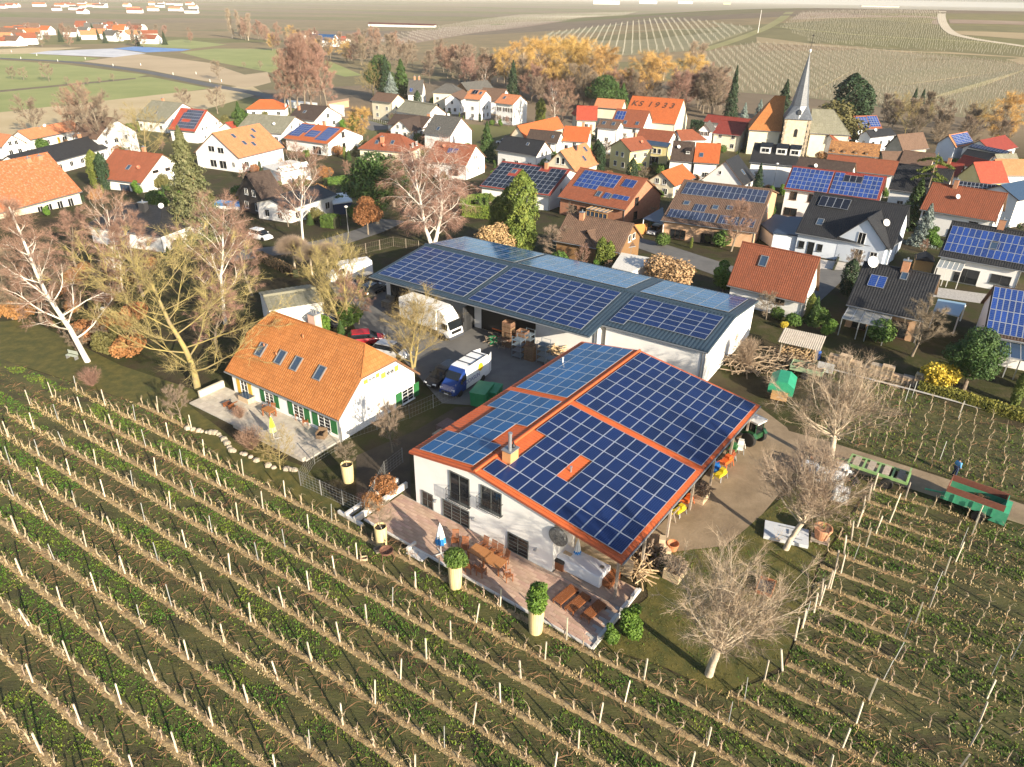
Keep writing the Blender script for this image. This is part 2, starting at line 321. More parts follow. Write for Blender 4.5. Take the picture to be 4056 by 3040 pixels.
class House:
    def __init__(s,name,label,A,B,E,hr,he,roof,wall,c=0,r=0,end='B',w2=None,hipA=None,hipB=None,oe=.5,og=.35,corr=0,vm=None,cat='house',group=None,base=None,wins='auto',wf=None,L=None,pitch=36.,hw=None):
        Ap,Bp=T(c,r,*A),T(c,r,*B); Ep=T(c,r,*E) if E else (Ap[0],Ap[1]+500)
        if (Bp[0]-Ap[0])*(Ep[1]-Ap[1])-(Bp[1]-Ap[1])*(Ep[0]-Ap[0])<0:
            Ap,Bp=Bp,Ap; end='A' if end=='B' else 'B'; hipA,hipB=hipB,hipA
        hx=(hipB or (0,))[0] if end=='B' else (hipA or (0,))[0]
        g0=hat((Ap[0]+Bp[0])/2,(Ap[1]+Bp[1])/2,hr)[2]-hr if base is None else base
        def geo(v):
            a=at(*Ap,g0+v[0]); b=at(*Bp,g0+v[0]); d=(b-a)[:2]; Ln=max(np.hypot(*d),.1); d=d/Ln; n=np.array([d[1],-d[0]])
            e=(b[:2]+d*hx if end=='B' else a[:2]-d*hx)+n*v[2]
            return a,b,d,Ln,e
        def cost(v):
            a,b,d,Ln,e=geo(v); p=pix(e[0],e[1],g0+v[1])
            return np.array([(p[0]-Ep[0])/1.5,(p[1]-Ep[1])/1.5,(v[0]-hr)/.7,(v[1]-he)/.5,(math.degrees(math.atan2(v[0]-v[1],v[2]))-pitch)/4.])
        v=np.array([hr,he,hw or (hr-he)/math.tan(R_(pitch))])
        for _ in range(25 if E else 0):
            f0=cost(v); J=np.stack([(cost(v+np.eye(3)[k]*1e-4)-f0)/1e-4 for k in range(3)],1)
            v=v-np.clip(np.linalg.solve(J.T@J+np.eye(3)*1e-3,J.T@f0),-.6,.6); v[2]=max(v[2],1.2)
        a,b,d,Ln,e=geo(v); hr,he,hw=float(v[0]),float(v[1]),float(v[2])
        if L:
            if end=='B': a=b-np.array([*d,0])*L
            else: b=a+np.array([*d,0])*L
            Ln=L
        err=np.hypot(*cost(v)[:2])*1.5 if E else -1; base=g0
        s.info=(name,round(Ln,1),round(hw,1),round(hr,1),round(he,1),'err',round(err,1),round(math.degrees(math.atan2(hr-he,hw))))
        if w2 is not None and w2<0: w2=None
        s.setup(name,label,(a+b)/2,math.atan2(d[1],d[0]),Ln,hw,w2 or hw,hr,he,roof,wall,hipA,hipB,oe,og,corr,vm,cat,group,base,wins,wf)
    def setup(s,name,label,mid,yaw,Ln,hw,hw2,hr,he,roof,wall,hipA,hipB,oe,og,corr,vm,cat,group,base,wins,wf):
        s.L,s.hw,s.hw2,s.hr,s.he,s.oe,s.og=Ln,hw,hw2,hr,he,oe,og
        s.tan=(hr-he)/hw; s.p=math.atan(s.tan); s.tan2=s.tan; s.wf=wf or wframe; s.yaw=yaw
        he2=hr-hw2*s.tan; s.he2=he2
        s.root=thing(name,label,cat,(mid[0],mid[1],base),yaw,group)
        L2=Ln/2; xa=-L2-(hipA[0] if hipA else 0); xb=L2+(hipB[0] if hipB else 0)
        s.xa,s.xb=xa,xb
        hA=hipA[1] if hipA else hr; hB=hipB[1] if hipB else hr
        vm=vm or verge
        # roof slab
        def ytop(x,hwid): # distance from ridge where slope starts at x
            if x<-L2-1e-6: return (hr-hA)/s.tan*(-L2-x)/(-L2-xa)
            if x>L2+1e-6: return (hr-hB)/s.tan*(x-L2)/(xb-L2)
            return 0.
        cp=math.cos(s.p)
        b=MB(); under=MB()
        for sg,hwid in ((-1,hw),(1,hw2)):
            if corr: 
                xs=list(np.arange(xa,xb,corr/4)); ph=[.0,.7,1.,.7]; pf=[ph[i%4]*min(.2*corr,.05) for i in range(len(xs))]
                xs.append(xb); pf.append(0.)
            else:
                xs=[x for x in sorted({xa,-L2,L2,xb})]; pf=[0]*len(xs)
            for i in range(len(xs)-1):
                x0,x1=xs[i],xs[i+1]; y0,y1=min(ytop(x0,hwid),hwid),min(ytop(x1,hwid),hwid)
                P=[(x0,sg*y0,hr-y0*s.tan+pf[i]),(x0,sg*hwid,hr-hwid*s.tan+pf[i]),(x1,sg*hwid,hr-hwid*s.tan+pf[i+1]),(x1,sg*y1,hr-y1*s.tan+pf[i+1])]
                U=[(x0,y0/cp),(x0,hwid/cp),(x1,hwid/cp),(x1,y1/cp)]
                if sg>0: P=P[::-1];U=U[::-1]
                b.face(P,0,U)
            pl=[(-L2,0,hr),(L2,0,hr)]
            if hipB: yb=min((hr-hB)/s.tan,hwid); pl.append((xb,yb,hr-yb*s.tan))
            if not hipB or hB>hr-hwid*s.tan+.02: pl.append((xb,hwid,hr-hwid*s.tan))
            if not hipA or hA>hr-hwid*s.tan+.02: pl.append((xa,hwid,hr-hwid*s.tan))
            if hipA: ya=min((hr-hA)/s.tan,hwid); pl.append((xa,ya,hr-ya*s.tan))
            pl=[(x,sg*y,z-.015) for x,y,z in pl]; lo=[(x,y,z-.17) for x,y,z in pl]
            n=len(pl)
            for i in range(n): b.face([pl[i],pl[(i+1)%n],lo[(i+1)%n],lo[i]],1)
            b.face(lo,1)
        for hip,x1,xr,hh in ((hipA,xa,-L2,hA),(hipB,xb,L2,hB)):
            if hip:
                y=(hr-hh)/s.tan
                sl=math.hypot(hr-hh,x1-xr)
                P=[(xr,0,hr),(x1,-min(y,hw),hr-min(y,hw)*s.tan),(x1,min(y,hw2),hr-min(y,hw2)*s.tan)]
                if x1<xr: P=[P[0],P[2],P[1]]
                b.face(P,0,[(0,0),(-y,sl),(y,sl)])
                b.face([(p[0],p[1],p[2]-.17) for p in P],1)
        # ridge cap
        k=max(.09,corr*.4)
        b.tube([(-L2,0,hr+.01),(L2,0,hr+.01)],k,6,0)
        for hip,x1,xr,hh in ((hipA,xa,-L2,hA),(hipB,xb,L2,hB)):
            if hip:
                y=(hr-hh)/s.tan
                for yy in (-min(y,hw),min(y,hw2)): b.tube([(xr,0,hr),(x1,yy,hr-abs(yy)*s.tan)],k*.8,5,0)
        s.roof=b.obj('roof',[roof,vm],s.root)
        # walls
        wb=MB(); a0,b0=xa+og,xb-og; oN,oF=oe if isinstance(oe,tuple) else (oe,oe); yn,yf=-hw+oN,hw2-oF; g=.16
        zt=lambda y: hr-abs(y)*s.tan-g
        zn,zf=zt(yn),zt(yf)
        wb.face([(a0,yn,-.3),(b0,yn,-.3),(b0,yn,zn),(a0,yn,zn)]); wb.face([(b0,yf,-.3),(a0,yf,-.3),(a0,yf,zf),(b0,yf,zf)])
        for x,hip,hh,fl in ((a0,hipA,hA,1),(b0,hipB,hB,0)):
            if hip:
                y=(hr-hh)/s.tan; ya_,yb_=max(-y,yn),min(y,yf)
                top=[(x,yb_,min(zt(yb_),hh-g)),(x,ya_,min(zt(ya_),hh-g))]
            else: top=[(x,0,hr-g)]
            P=[(x,yn,-.3),(x,yf,-.3),(x,yf,zf)]+top+[(x,yn,zn)]
            wb.face(P[::-1] if fl else P)
        s.wallo=wb.obj('wall',wall,s.root)
        s.a0,s.b0,s.yn,s.yf,s.zn,s.zf=a0,b0,yn,yf,zn,zf
        if wins=='auto': s.auto()
        elif wins:
            for q in wins: s.win(*q)
        # gutter on the near eave
        gt=MB(); gt.tube([(xa,-hw-.05,he-.1),(xb,-hw-.05,he-.1)],.07,6); gt.tube([(b0,yn-.06,he-.25),(b0,yn-.06,0)],.05,5); gt.obj('gutter',zinc,s.root)
        return s
    def facing(s,wl):
        a={'N':-90,'F':90,'A':180,'B':0}[wl]+math.degrees(s.yaw); p=s.root.location
        return math.cos(R_(a))*-p.x+math.sin(R_(a))*-p.y>0
    def win(s,wl,t,z,w_=1.,h_=1.2,nm=2,nt=1,fm=None,sh=None,gm=None,kind='window',open_=0):
        "t: position along the wall 0..1 as seen from outside, left to right"
        if wl=='N': x=s.a0+(s.b0-s.a0)*t; loc=(x,s.yn,z); rz=0
        elif wl=='F': x=s.b0+(s.a0-s.b0)*t; loc=(x,s.yf,z); rz=PI
        elif wl=='B': y=s.yn+(s.yf-s.yn)*t; loc=(s.b0,y,z); rz=PI/2
        else: y=s.yf+(s.yn-s.yf)*t; loc=(s.a0,y,z); rz=-PI/2
        o=inst(kind,win_mesh(w_,h_,nm,nt,fm or s.wf),s.root,loc,rz)
        p=inst('pane',pane_mesh(w_,h_,gm or glass),o,(0,-.008,.03))
        if sh:
            for sx in (-1,1): inst('shutter',box_mesh(w_*.5,.05,h_,sh),s.root,(loc[0]+math.cos(rz)*sx*(w_*.76),loc[1]+math.sin(rz)*sx*(w_*.76)-.03*(math.cos(rz)),loc[2]),rz)
        return o
    def hit(s,wl,px,py):
        "where the sight line through a pixel meets a wall: position along it and height"
        rx,ry=s.root.location.x,s.root.location.y; ca,sa=math.cos(s.yaw),math.sin(s.yaw)
        d=ray(px,py); o=(-rx*ca-ry*sa, rx*sa-ry*ca); D=(d[0]*ca+d[1]*sa,-d[0]*sa+d[1]*ca)
        if wl in 'NF': k=((s.yn if wl=='N' else s.yf)-o[1])/D[1]
        else: k=((s.a0 if wl=='A' else s.b0)-o[0])/D[0]
        x,y=o[0]+D[0]*k,o[1]+D[1]*k; z=H+d[2]*k-s.root.location.z
        t={'N':(x-s.a0)/(s.b0-s.a0),'F':(s.b0-x)/(s.b0-s.a0),'B':(y-s.yn)/(s.yf-s.yn),'A':(s.yf-y)/(s.yf-s.yn)}[wl]
        return t,z
    def winp(s,wl,c,r,bl,tr,nm=2,nt=1,fm=None,sh=None,gm=None,kind='window',zmin=.05):
        t0,z0=s.hit(wl,*T(c,r,*bl)); t1,z1=s.hit(wl,*T(c,r,*tr)); z0=max(z0,zmin)
        W=(s.b0-s.a0) if wl in 'NF' else (s.yf-s.yn)
        return s.win(wl,(t0+t1)/2,z0,abs(t1-t0)*W,max(z1-z0,.4),nm,nt,fm,sh,gm,kind)
    def auto(s):
        rr=random.Random(int(s.root.location.x*10))
        st=s.he>3.9
        for wl in 'AB':
            if not s.facing(wl): continue
            W=s.yf-s.yn
            for t in ((.3,.7) if W>5 else (.5,)): s.win(wl,t,.9,1.1,1.3)
            zz=min(3.5,s.hr-2.6)
            if zz>2.5:
                for t in ((.36,.64) if W>5.5 else (.5,)): s.win(wl,t,zz,.95,1.15)
        if s.facing('N'):
            Ln=s.b0-s.a0; n=max(1,int(Ln/3.4))
            for i in range(n):
                t=(i+.5)/n
                s.win('N',t,.85,1.2,1.25)
                if s.he>4.6: s.win('N',t,3.4,1.1,1.15)
    def roofmat(s,side):
        cp,sp=math.cos(s.p),math.sin(s.p)
        if side=='N': X=(1,0,0);Y=(0,cp,sp);Z=(0,-sp,cp)
        else: X=(-1,0,0);Y=(0,-cp,sp);Z=(0,sp,cp)
        return Matrix([[X[0],Y[0],Z[0]],[X[1],Y[1],Z[1]],[X[2],Y[2],Z[2]]]).to_euler()
    def rp(s,side,u,v,off=.05):
        cp,sp=math.cos(s.p),math.sin(s.p); sg=-1 if side=='N' else 1
        return (u,sg*(v*cp+off*sp),s.hr-v*sp+off*cp)
    def slope(s,side='N'): return (s.hw if side=='N' else s.hw2)/math.cos(s.p)
    def solar(s,side,u0,u1,v0,v1,nu,nv,m=None,skip=(),off=.1,fr=None,name='solar_panel'):
        "array filling a fraction rectangle of the slope; u left to right seen from outside, v from ridge to eave"
        Lx=s.xb-s.xa; S_=s.slope(side); W=(u1-u0)*Lx/nu; Hh=(v1-v0)*S_/nv
        me=panel_mesh(W-.02,Hh-.02,m or pvn,fr or alu); e=s.roofmat(side)
        for i in range(nu):
            for j in range(nv):
                if (i,j) in skip: continue
                f=u0+(i+.5)*(u1-u0)/nu
                x=s.xa+Lx*f if side=='N' else s.xb-Lx*f
                inst(name,me,s.root,s.rp(side,x,(v0+(j+.5)*(v1-v0)/nv)*S_,off),rot=e)
    def skylight(s,side,u,v,w_=.9,h_=1.3,m=None):
        Lx=s.xb-s.xa; x=s.xa+Lx*u if side=='N' else s.xb-Lx*u
        def mk():
            b=MB()
            for xx in (-w_/2,w_/2): b.box((xx,0,.06),(.09,h_+.09,.16))
            for yy in (-h_/2,h_/2): b.box((0,yy,.06),(w_-.09,.09,.16))
            return b.mesh('skylight',zinc)
        o=inst('skylight',cached(('sky',w_,h_),mk),s.root,s.rp(side,x,v*s.slope(side),.03),rot=s.roofmat(side))
        inst('pane',cached(('skyp',w_,h_,(m or glassb).name),lambda:MB().box((0,0,.07),(w_-.1,h_-.1,.04)).mesh('pane',m or glassb)),o)
    def chimney(s,side,u,v,w_=.7,d_=.6,h_=1.3,m=None,pots=1):
        Lx=s.xb-s.xa; x=s.xa+Lx*u if side=='N' else s.xb-Lx*u
        p=s.rp(side,x,v*s.slope(side),0); b=MB(); b.box((0,0,h_/2-.5),(w_,d_,h_+1.)); b.box((0,0,h_+.04),(w_+.12,d_+.12,.08),m=1)
        for i in range(pots): b.tube([((i-(pots-1)/2)*.3,0,h_+.05),((i-(pots-1)/2)*.3,0,h_+.4)],.1,8,m=1)
        return b.obj('chimney',[m or brickch,zinc],s.root,p)
    def dish(s,side,u,v,m=None,k=1.,az=-80,h_=.5):
        Lx=s.xb-s.xa; x=s.xa+Lx*u if side=='N' else s.xb-Lx*u
        p=s.rp(side,x,v*s.slope(side),h_)
        # faces south-ish: same world heading for every dish
        mx=Matrix.Rotation(R_(az)-s.yaw+PI/2,3,'Z')@Matrix.Rotation(R_(60),3,'X')
        inst('satellite_dish',dish_mesh(m or dishm),s.root,p,rot=mx.to_euler(),scale=k)
        b=MB(); b.tube([(0,0,-h_),(0,0,0)],.03,5); b.obj('dish_mast',zinc,s.root,p)
    def vent(s,side,u,v,m=None,h_=.45):
        Lx=s.xb-s.xa; x=s.xa+Lx*u if side=='N' else s.xb-Lx*u
        b=MB(); b.tube([(0,0,-.1),(0,0,h_)],.07,8); b.tube([(0,0,h_),(0,0,h_+.06)],.11,8)
        b.obj('vent_pipe',m or steel,s.root,s.rp(side,x,v*s.slope(side),0))
    def dormer(s,side,u,v,w_=1.8,d_=1.6,h_=1.3,roof=None,wall=None):
        "shed dormer standing on the slope"
        Lx=s.xb-s.xa; x=s.xa+Lx*u if side=='N' else s.xb-Lx*u; sg=-1 if side=='N' else 1
        p=s.rp(side,x,v*s.slope(side),0); b=MB()
        back=d_+1.2
        poly=[(0,-.3),(0,h_),(-sg*back,h_+.35),(-sg*back,-.3)]
        b.prism([(y,z) for y,z in poly],-w_/2,w_/2,0,'x')
        b.prism([(sg*.25,h_+.02),(-sg*back,h_+.42),(-sg*back,h_+.55),(sg*.25,h_+.15)],-w_/2-.2,w_/2+.2,1,'x')
        o=b.obj('dormer',[wall or white,roof or blackr],s.root,p)
        wn=inst('window',win_mesh(w_*.75,h_*.65,2,1,s.wf),o,(0,sg*.01,.25),0 if sg<0 else PI); inst('pane',pane_mesh(w_*.75,h_*.65,glass),wn,(0,-.008,.03))

def merge(a,b):
    "join the pieces of house b to house a: one building"
    M=Matrix.Translation(a.root.location)@Matrix.Rotation(a.yaw,4,'Z'); N=Matrix.Translation(b.root.location)@Matrix.Rotation(b.yaw,4,'Z'); X=M.inverted()@N
    for o in [o for o in COL.objects if o.parent==b.root]:
        L=X@(Matrix.Translation(o.location)@o.rotation_euler.to_matrix().to_4x4()); sc_=o.scale.copy()
        o.parent=a.root; o.location=L.to_translation(); o.rotation_euler=L.to_euler(); o.scale=sc_
    bpy.data.objects.remove(b.root); b.root=None
def block(name,label,mid,yaw,L,hw,hw2,hr,he,roof,wall,hipA=None,hipB=None,oe=.5,og=.35,corr=0,vm=None,cat='house',group=None,base=0.,wins=None,wf=None):
    return House.__new__(House).setup(name,label,mid,yaw,L,hw,hw2,hr,he,roof,wall,hipA,hipB,oe,og,corr,vm,cat,group,base,wins,wf)

def hg(name,label,P,eL,eR,he,L,roof,wall,c=0,r=0,**k):
    "house placed by the gable it shows: peak and both eaves"
    a=hat(*T(c,r,*eL),he); b=hat(*T(c,r,*eR),he); mid=(a+b)/2; g0=mid[2]-he
    t=(b-a)[:2]; hw=np.hypot(*t)/2; t/=2*hw; n=np.array([-t[1],t[0]])
    if n@mid[:2]<0: n=-n
    hr=up(0,T(c,r,*P)[1],np.array([mid[0],mid[1],g0]))
    m=mid[:2]+n*L/2
    h=block(name,label,(m[0],m[1]),math.atan2(n[1],n[0]),L,hw,hw,hr,he,roof,wall,base=g0,**k)
    h.info=('hg',name,round(hw,1),round(hr,1),round(math.degrees(h.yaw))); HS.append(h); return h
HS=[]
# ---------------------------------------------------------------- the buildings in front
metalo=mat('orange_red_metal_roof',(.50,.105,.030),(.56,.13,.04),scale=2,rough=.5,spec=.4)
metald=mat('slate_blue_metal_roof',(.028,.048,.068),(.036,.06,.085),scale=2,rough=.45,spec=.5)
redtrim=mat('brick_red_trim',(.34,.085,.045),rough=.5); bluetrim=mat('dark_blue_trim',(.045,.075,.10),rough=.45)
YM=R_(53.93); UM=np.array([math.cos(YM),math.sin(YM)]); WM=np.array([math.sin(YM),-math.cos(YM)]); CM=np.array([-1.9654,40.8171])
def mp(u,w_,z=0.): 
    q=CM+UM*u+WM*w_; return (q[0],q[1],z)
YB=R_(-32.96); UB=np.array([math.cos(YB),math.sin(YB)]); WB=np.array([math.sin(YB),-math.cos(YB)]); CB=np.array([-11.737,91.7])
def bp_(u,w_,z=0.):
    q=CB+UB*u+WB*w_; return (q[0],q[1],z)
main=block('workshop_house','white gabled workshop with a red metal roof covered in solar panels beside the terrace',mp(11.87,-.35),YM,24.65,11.85,6.35,5.72,3.98,metalo,white,oe=(5.25,.25),og=.25,corr=.34,vm=redtrim,cat='house',wf=gframe)
def marray(side,u0,nr,w0,nc,pu,pw,m,skip=()):
    "solar panels lying in rows along the ridge, u0 and w0 in metres"
    me=panel_mesh(pu-.02,pw-.02,m); e=main.roofmat(side)
    for i in range(nr):
        for j in range(nc):
            if (i,j) in skip: continue
            inst('solar_panel',me,main.root,main.rp(side,u0+(i+.5)*pu-11.87,w0+(j+.5)*pw,.13),rot=e)
hole={(i,j) for i in (2,3) for j in (0,1)}|{(3,5),(4,5)}
marray('N',12.17,7,.36,11,1.647,1.031,pvn)
marray('N',0,7,.36,11,1.63,1.022,pvn,skip={(2,0),(3,0),(1,0),(2,4),(3,4)}-{(1,0)}|{(1,0)})
marray('F',12.2,7,.45,5,1.64,1.05,pvl)
marray('F',0,7,.45,5,1.63,1.05,pvl,skip={(2,0),(3,0),(1,0),(4,4),(3,4),(2,4)}-{(1,0)})
main.chimney('N',.115,.085,.95,.75,.95,m=mat('orange_render_chimney',(.62,.30,.12),(.66,.33,.14),scale=3),pots=0)
b=MB(); b.tube([(0,0,0),(0,0,1.5)],.13,10); b.tube([(0,0,1.5),(0,0,1.62)],.16,10); p=main.rp('N',-12.32+.115*24.65-.2,1.0,.85); b.obj('flue_pipe',steel,main.root,p)
b=MB(); b.lathe([(.12,0),(.12,.2),(.16,.25),(.16,.3),(.08,.42),(.06,.6)],10); b.obj('chimney_cowl',black,main.root,(p[0]+.42,p[1],p[2]+.05))
main.vent('N',.20,.41); main.vent('F',.23,.78,m=vergew,h_=.6)
for a in ((1,2,(1440,1045),(1530,965),2,2),): main.winp('A',*a,fm=gframe)
for bl,tr in (((1680,985),(1845,828)),((1945,1055),(2125,955))): 
    o=main.winp('A',1,2,bl,tr,2,1,fm=gframe); 
    # curtain and railing
    w_=o.data.vertices; xs=[v.co.x for v in w_]; W=max(xs)-min(xs)-.16; 
    rb=MB(); Hh=1.05
    for z in (.08,.55,Hh): rb.tube([(-W/2-.1,-.42,z),(W/2+.1,-.42,z)],.022,5)
    n=int(W/.13)
    for i in range(n+1): x=-W/2-.1+(W+.2)*i/n; rb.tube([(x,-.42,.08),(x,-.42 ,Hh)],.013,4)
    for x in (-W/2-.1,W/2+.1):
        for z in (.08,Hh): rb.tube([(x,-.42,z),(x,0,z)],.022,5)
    rb.obj('balcony_railing',mat('black_iron',(.012,.012,.013),rough=.5),o)
    cb=MB()
    for i in range(14):
        x=-W/2+.1+i*(W*.45)/14; cb.box((x+.03,.02+.02*math.sin(i*1.9),1.25),(W*.45/14+.01,.012,1.5))
    cb.obj('curtain',mat('pale_curtain',(.55,.62,.62),(.70,.75,.74),scale=3,stretch=(6,6,.6)),o)
for a in ((1,2,(1622,1210),(1845,1108)),(2,2,(-38,1470),(145,1368))): main.winp('A',*a,3 if a[0]==1 else 2,5,fm=gframe,kind='terrace_door')
for c,r,x,y in ((1,2,1560,1005),(1,2,1888,1160),(2,2,212,1422)):
    t,z=main.hit('A',*T(c,r,x,y)); b=MB(); b.lathe([(.02,-.1),(.12,-.06),(.13,.03),(.05,.1)],10); b.box((.12,0,.02),(.25,.06,.06))
    b.obj('wall_lamp',zinc,main.root,(main.a0-.2,main.yf+(main.yn-main.yf)*t,z))
t,z=main.hit('A',*T(2,2,405,1318)); b=MB(); b.lathe([(.05,.1),(.6,.08),(.72,0),(.72,-.1)],24); b.box((0,0,.12),(.3,.12,.05)); o=b.obj('wall_disc',mat('dark_patterned_metal',(.03,.03,.03),(.25,.25,.24),scale=9,rough=.6),main.root,(main.a0-.14,main.yf+(main.yn-main.yf)*t,z)); o.rotation_euler=(0,-PI/2,0)
# open lean-to under the long right slope: posts, back wall boards
pb=[]
for u in (.2,4.,8.,12.,16.,20.,23.7):
    b=MB(); b.box((0,0,1.95),(.16,.16,3.9)); b.obj('post',greyw,main.root,(u-11.87,-11.3,0))
b=MB(); b.box((0,0,3.86),(24.2,.12,.2)); b.obj('beam',greyw,main.root,(0,-11.45,0))
for i in range(5):
    b=MB(); b.box((0,0,.16),(.05,4.6,.3)); b.obj('plank',palew,main.root,(-9.3,-9.0,i*.32))
barn=block('solar_barn','long white storage barn under a dark blue metal roof full of solar panels',bp_(14.55,-.8),YB,30.7,10.9,8.9,5.42,4.10,metald,white,oe=(2.6,.3),og=.3,corr=.42,vm=bluetrim,cat='barn',wf=gframe)
ann=block('annex','x',bp_(35.72,-.8),YB,11.6,8.05,8.9,5.42,4.445,metald,white,oe=(.45,.3),og=.3,corr=.42,vm=bluetrim)
def barray(h,u0,uc,side,nu,pu,v0,nv,pv,m,skip=()):
    me=panel_mesh(pu-.02,pv-.02,m); e=h.roofmat(side)
    for i in range(nu):
        for j in range(nv):
            if (i,j) in skip: continue
            inst('solar_panel',me,h.root,h.rp(side,u0+(i+.5)*pu-uc,v0+(j+.5)*pv,.12),rot=e)
barray(barn,-.1,14.55,'N',8,1.65,.8,9,1.03,pvn); barray(barn,13.9,14.55,'N',9,1.63,.85,9,1.05,pvn)
barray(ann,30.3,35.72,'N',6,1.7,.9,5,1.06,pvn); barray(ann,30.3,35.72,'N',1,1.7,.9+5*1.06,1,1.06,pvn)
barray(barn,-.2,14.55,'F',8,1.65,.7,7,1.05,pvl); barray(barn,13.6,14.55,'F',9,1.65,.7,7,1.05,pvl); barray(ann,30.2,35.72,'F',6,1.72,.7,7,1.05,pvl)
# front wall openings of the barn
for t,w_,h_ in ((.075,3.0,2.6),(.215,3.4,2.7)): barn.win('N',t,.05,w_,h_,3,1,fm=black,kind='sliding_door')
for i in range(14): inst('plank',box_mesh(.26,.06,3.2,mat('anthracite_boards',(.03,.032,.036),(.05,.052,.056),scale=4)),barn.root,(-1.2+.0*i,-8.2-i*.17,0),PI/2)
b=MB(); b.box((0,0,1.6),(7.5,.08,3.1)); b.obj('opening_shade',black,barn.root,(3.6,-8.28,0))  # black sheet on the wall stands for the shade inside the open front
for t in (.62,): pass
inst('garage_door',MB().box((0,0,1.1),(3.1,.08,2.2)).mesh('garage_door',mat('cream_garage_door',(.62,.58,.48))),ann.root,(-2.2,-7.64,0)); inst('metal_door',MB().box((0,0,1.0),(1.0,.08,2.1)).mesh('metal_door',dishg),ann.root,(.2,-7.64,0))
for k in range(7): inst('slat',box_mesh(3.1,.03,.04,greyw),ann.root,(-2.2,-7.7,.2+.3*k))
b=MB(); b.box((0,0,.25),(.12,.9,.5)); b.obj('wall_unit',dishm,ann.root,(5.55,-2.6,2.9))
for h in (barn,ann):
    b=MB(); b.tube([(h.b0-.3,h.yn-.06,0),(h.b0-.3,h.yn-.06,h.zn)],.05,6); b.obj('downpipe',zinc,h.root)
merge(barn,ann)
lh=House('garden_house','white house with orange half-hipped tiled roof, four skylights and green shutters',(140,1035),(945,1320),(710,1978),6.6,2.75,orange,white,1,1,hipA=(1.5,5.3),hipB=(1.5,5.3),oe=.45,og=.35,corr=.26,wins=None,cat='house')
for x,y in ((40,1360),(210,1440),(345,1495),(545,1570)):
    px=T(1,1,x,y)
    # place on the slope by search
    best=min(((math.hypot(*(np.array([ (lambda q:((2028+FPX*q[0]/q[2])/SF,(1520+FPX*q[1]/q[2])/SF))(RC@(np.array(lh.root.matrix_basis.to_3x3()@Vector(lh.rp('N',lh.xa+(lh.xb-lh.xa)*u,v*lh.slope('N'))))+np.array(lh.root.location)-np.array([0,0,H])))][0])-np.array(px))),u,v) for u in np.linspace(.05,.95,46) for v in np.linspace(.1,.9,33)))
    lh.skylight('N',best[1],best[2],.85,1.35)
for q in (((1440,0),(1440,0)),): pass
lh.chimney('F',.56,.12,.95,.8,1.5,m=mat('pink_render',(.62,.42,.33),(.66,.46,.37),scale=3),pots=3); lh.dish('F',.64,.2,m=dishr,k=1.5,h_=.7,az=-60)
for u,v in ((.33,.55),(.45,.2),(.2,.5)): lh.vent('N',u,v,m=mat('terracotta',(.48,.17,.07),(.55,.22,.1),scale=5),h_=.3)
for bl,tr in (((1265,190),(1355,10)),): lh.winp('B',1,2,bl,tr,2,4,sh=greensh,kind='french_window')
for bl,tr in (((965,1650),(1030,1590)),((1120,1600),(1190,1515))): lh.winp('B',1,1,bl,tr,2,3,sh=yellowsh)
for bl,tr in (((335,280),(410,205)),((550,370),(640,300)),((90,165),(150,95))): lh.winp('N',1,2,bl,tr,2,4,sh=greensh,kind='french_window')
lh.win('N',.12,.2,1.1,1.9,2,3,sh=yellowsh,kind='french_window')
b=MB(); b.box((0,0,-.1),(.9,6.5,.2)); 
# lean-to roof on the far side of the gable
# ---------------------------------------------------------------- the village houses
def hs(*a,**k):
    h=House(*a,**k); HS.append(h); return h
# --- left third
h=hs('farm_house','broad weathered orange roof over cream walls, cut by the left edge',(0,1400),(410,1318),(705,1663),7.6,4.3,oldor,cream,0,0,w2=7,pitch=30.,og=.4,corr=.26,wins=None,L=24)
for u in (.80,.9): h.chimney('N',u,.1,.8,.6,.5)
for t in (.62,.7,.8,.9): h.win('N',t,.6,1.2,1.9,2,1)
h=hs('bungalow','long white bungalow with a black tiled roof behind the weathered orange roof',(60,1350),(768,1180),None,5.6,3.0,blackr,white,0,0,corr=.3,vm=verged,hw=5.0)
h.chimney('F',.1,.1)
h=hg('gable_house','tall white house turning its plain gable towards the black roofed bungalow',(980,1020),(835,1205),(1185,1142),5.3,9,brownr,white,0,0,wins=None,oe=.25,og=.15)
for t,z,w_ in ((.2,.8,.5),(.42,.2,1.4),(.72,.9,.8),(.2,3.6,.9),(.45,3.6,1.3),(.72,4.0,.8)): h.win('A' if h.facing('A') else 'B',t,z,w_,2.0 if w_==1.4 else 1.1,2)
h=hs('dormer_house','small brown roofed house with a dark dormer half hidden by a bare tree',(655,1060),(830,1045),None,6.2,3.2,brownr,white,0,0,hw=4.2); h.dormer('N',.4,.6,roof=darkbr,wall=darkw)
h=hs('row_house','low white house with a long brick red roof and an orange door beside the field',(150,1135),(620,1045),None,5.0,2.9,salmon,white,0,0,corr=.3,hw=3.6,wins=None)
for t,m_,w_ in ((.3,None,1.2),(.5,yellowsh,1.0),(.62,None,1.6),(.8,None,1.)): h.win('N',t,.1 if m_ else .7,w_,2.0 if m_ else 1.2,1 if m_ else 2,1,gm=m_)
h.chimney('N',.35,.2,.6,.5,.6); h.dish('N',.45,.1)
h=hs('edge_house','white gabled house with salmon roof at the left edge of the village',(0,1155),(98,1168),(10,1275),5.8,3.3,salmon,white,0,0,L=10)
h=hs('grey_roof_house','house with a mossy grey roof and one skylight behind the red solar roof',(1310,868),(1580,892),(1420,1058),7.4,3.6,mossr,white,0,0); h.skylight('N',.5,.6); h.chimney('F',.7,.1)
h=hs('red_solar_house','white gabled house whose red roof carries rows of small solar panels',(1560,935),(1792,955),(1685,1143),8.0,3.6,redr,white,0,0,corr=.3,wins=None)
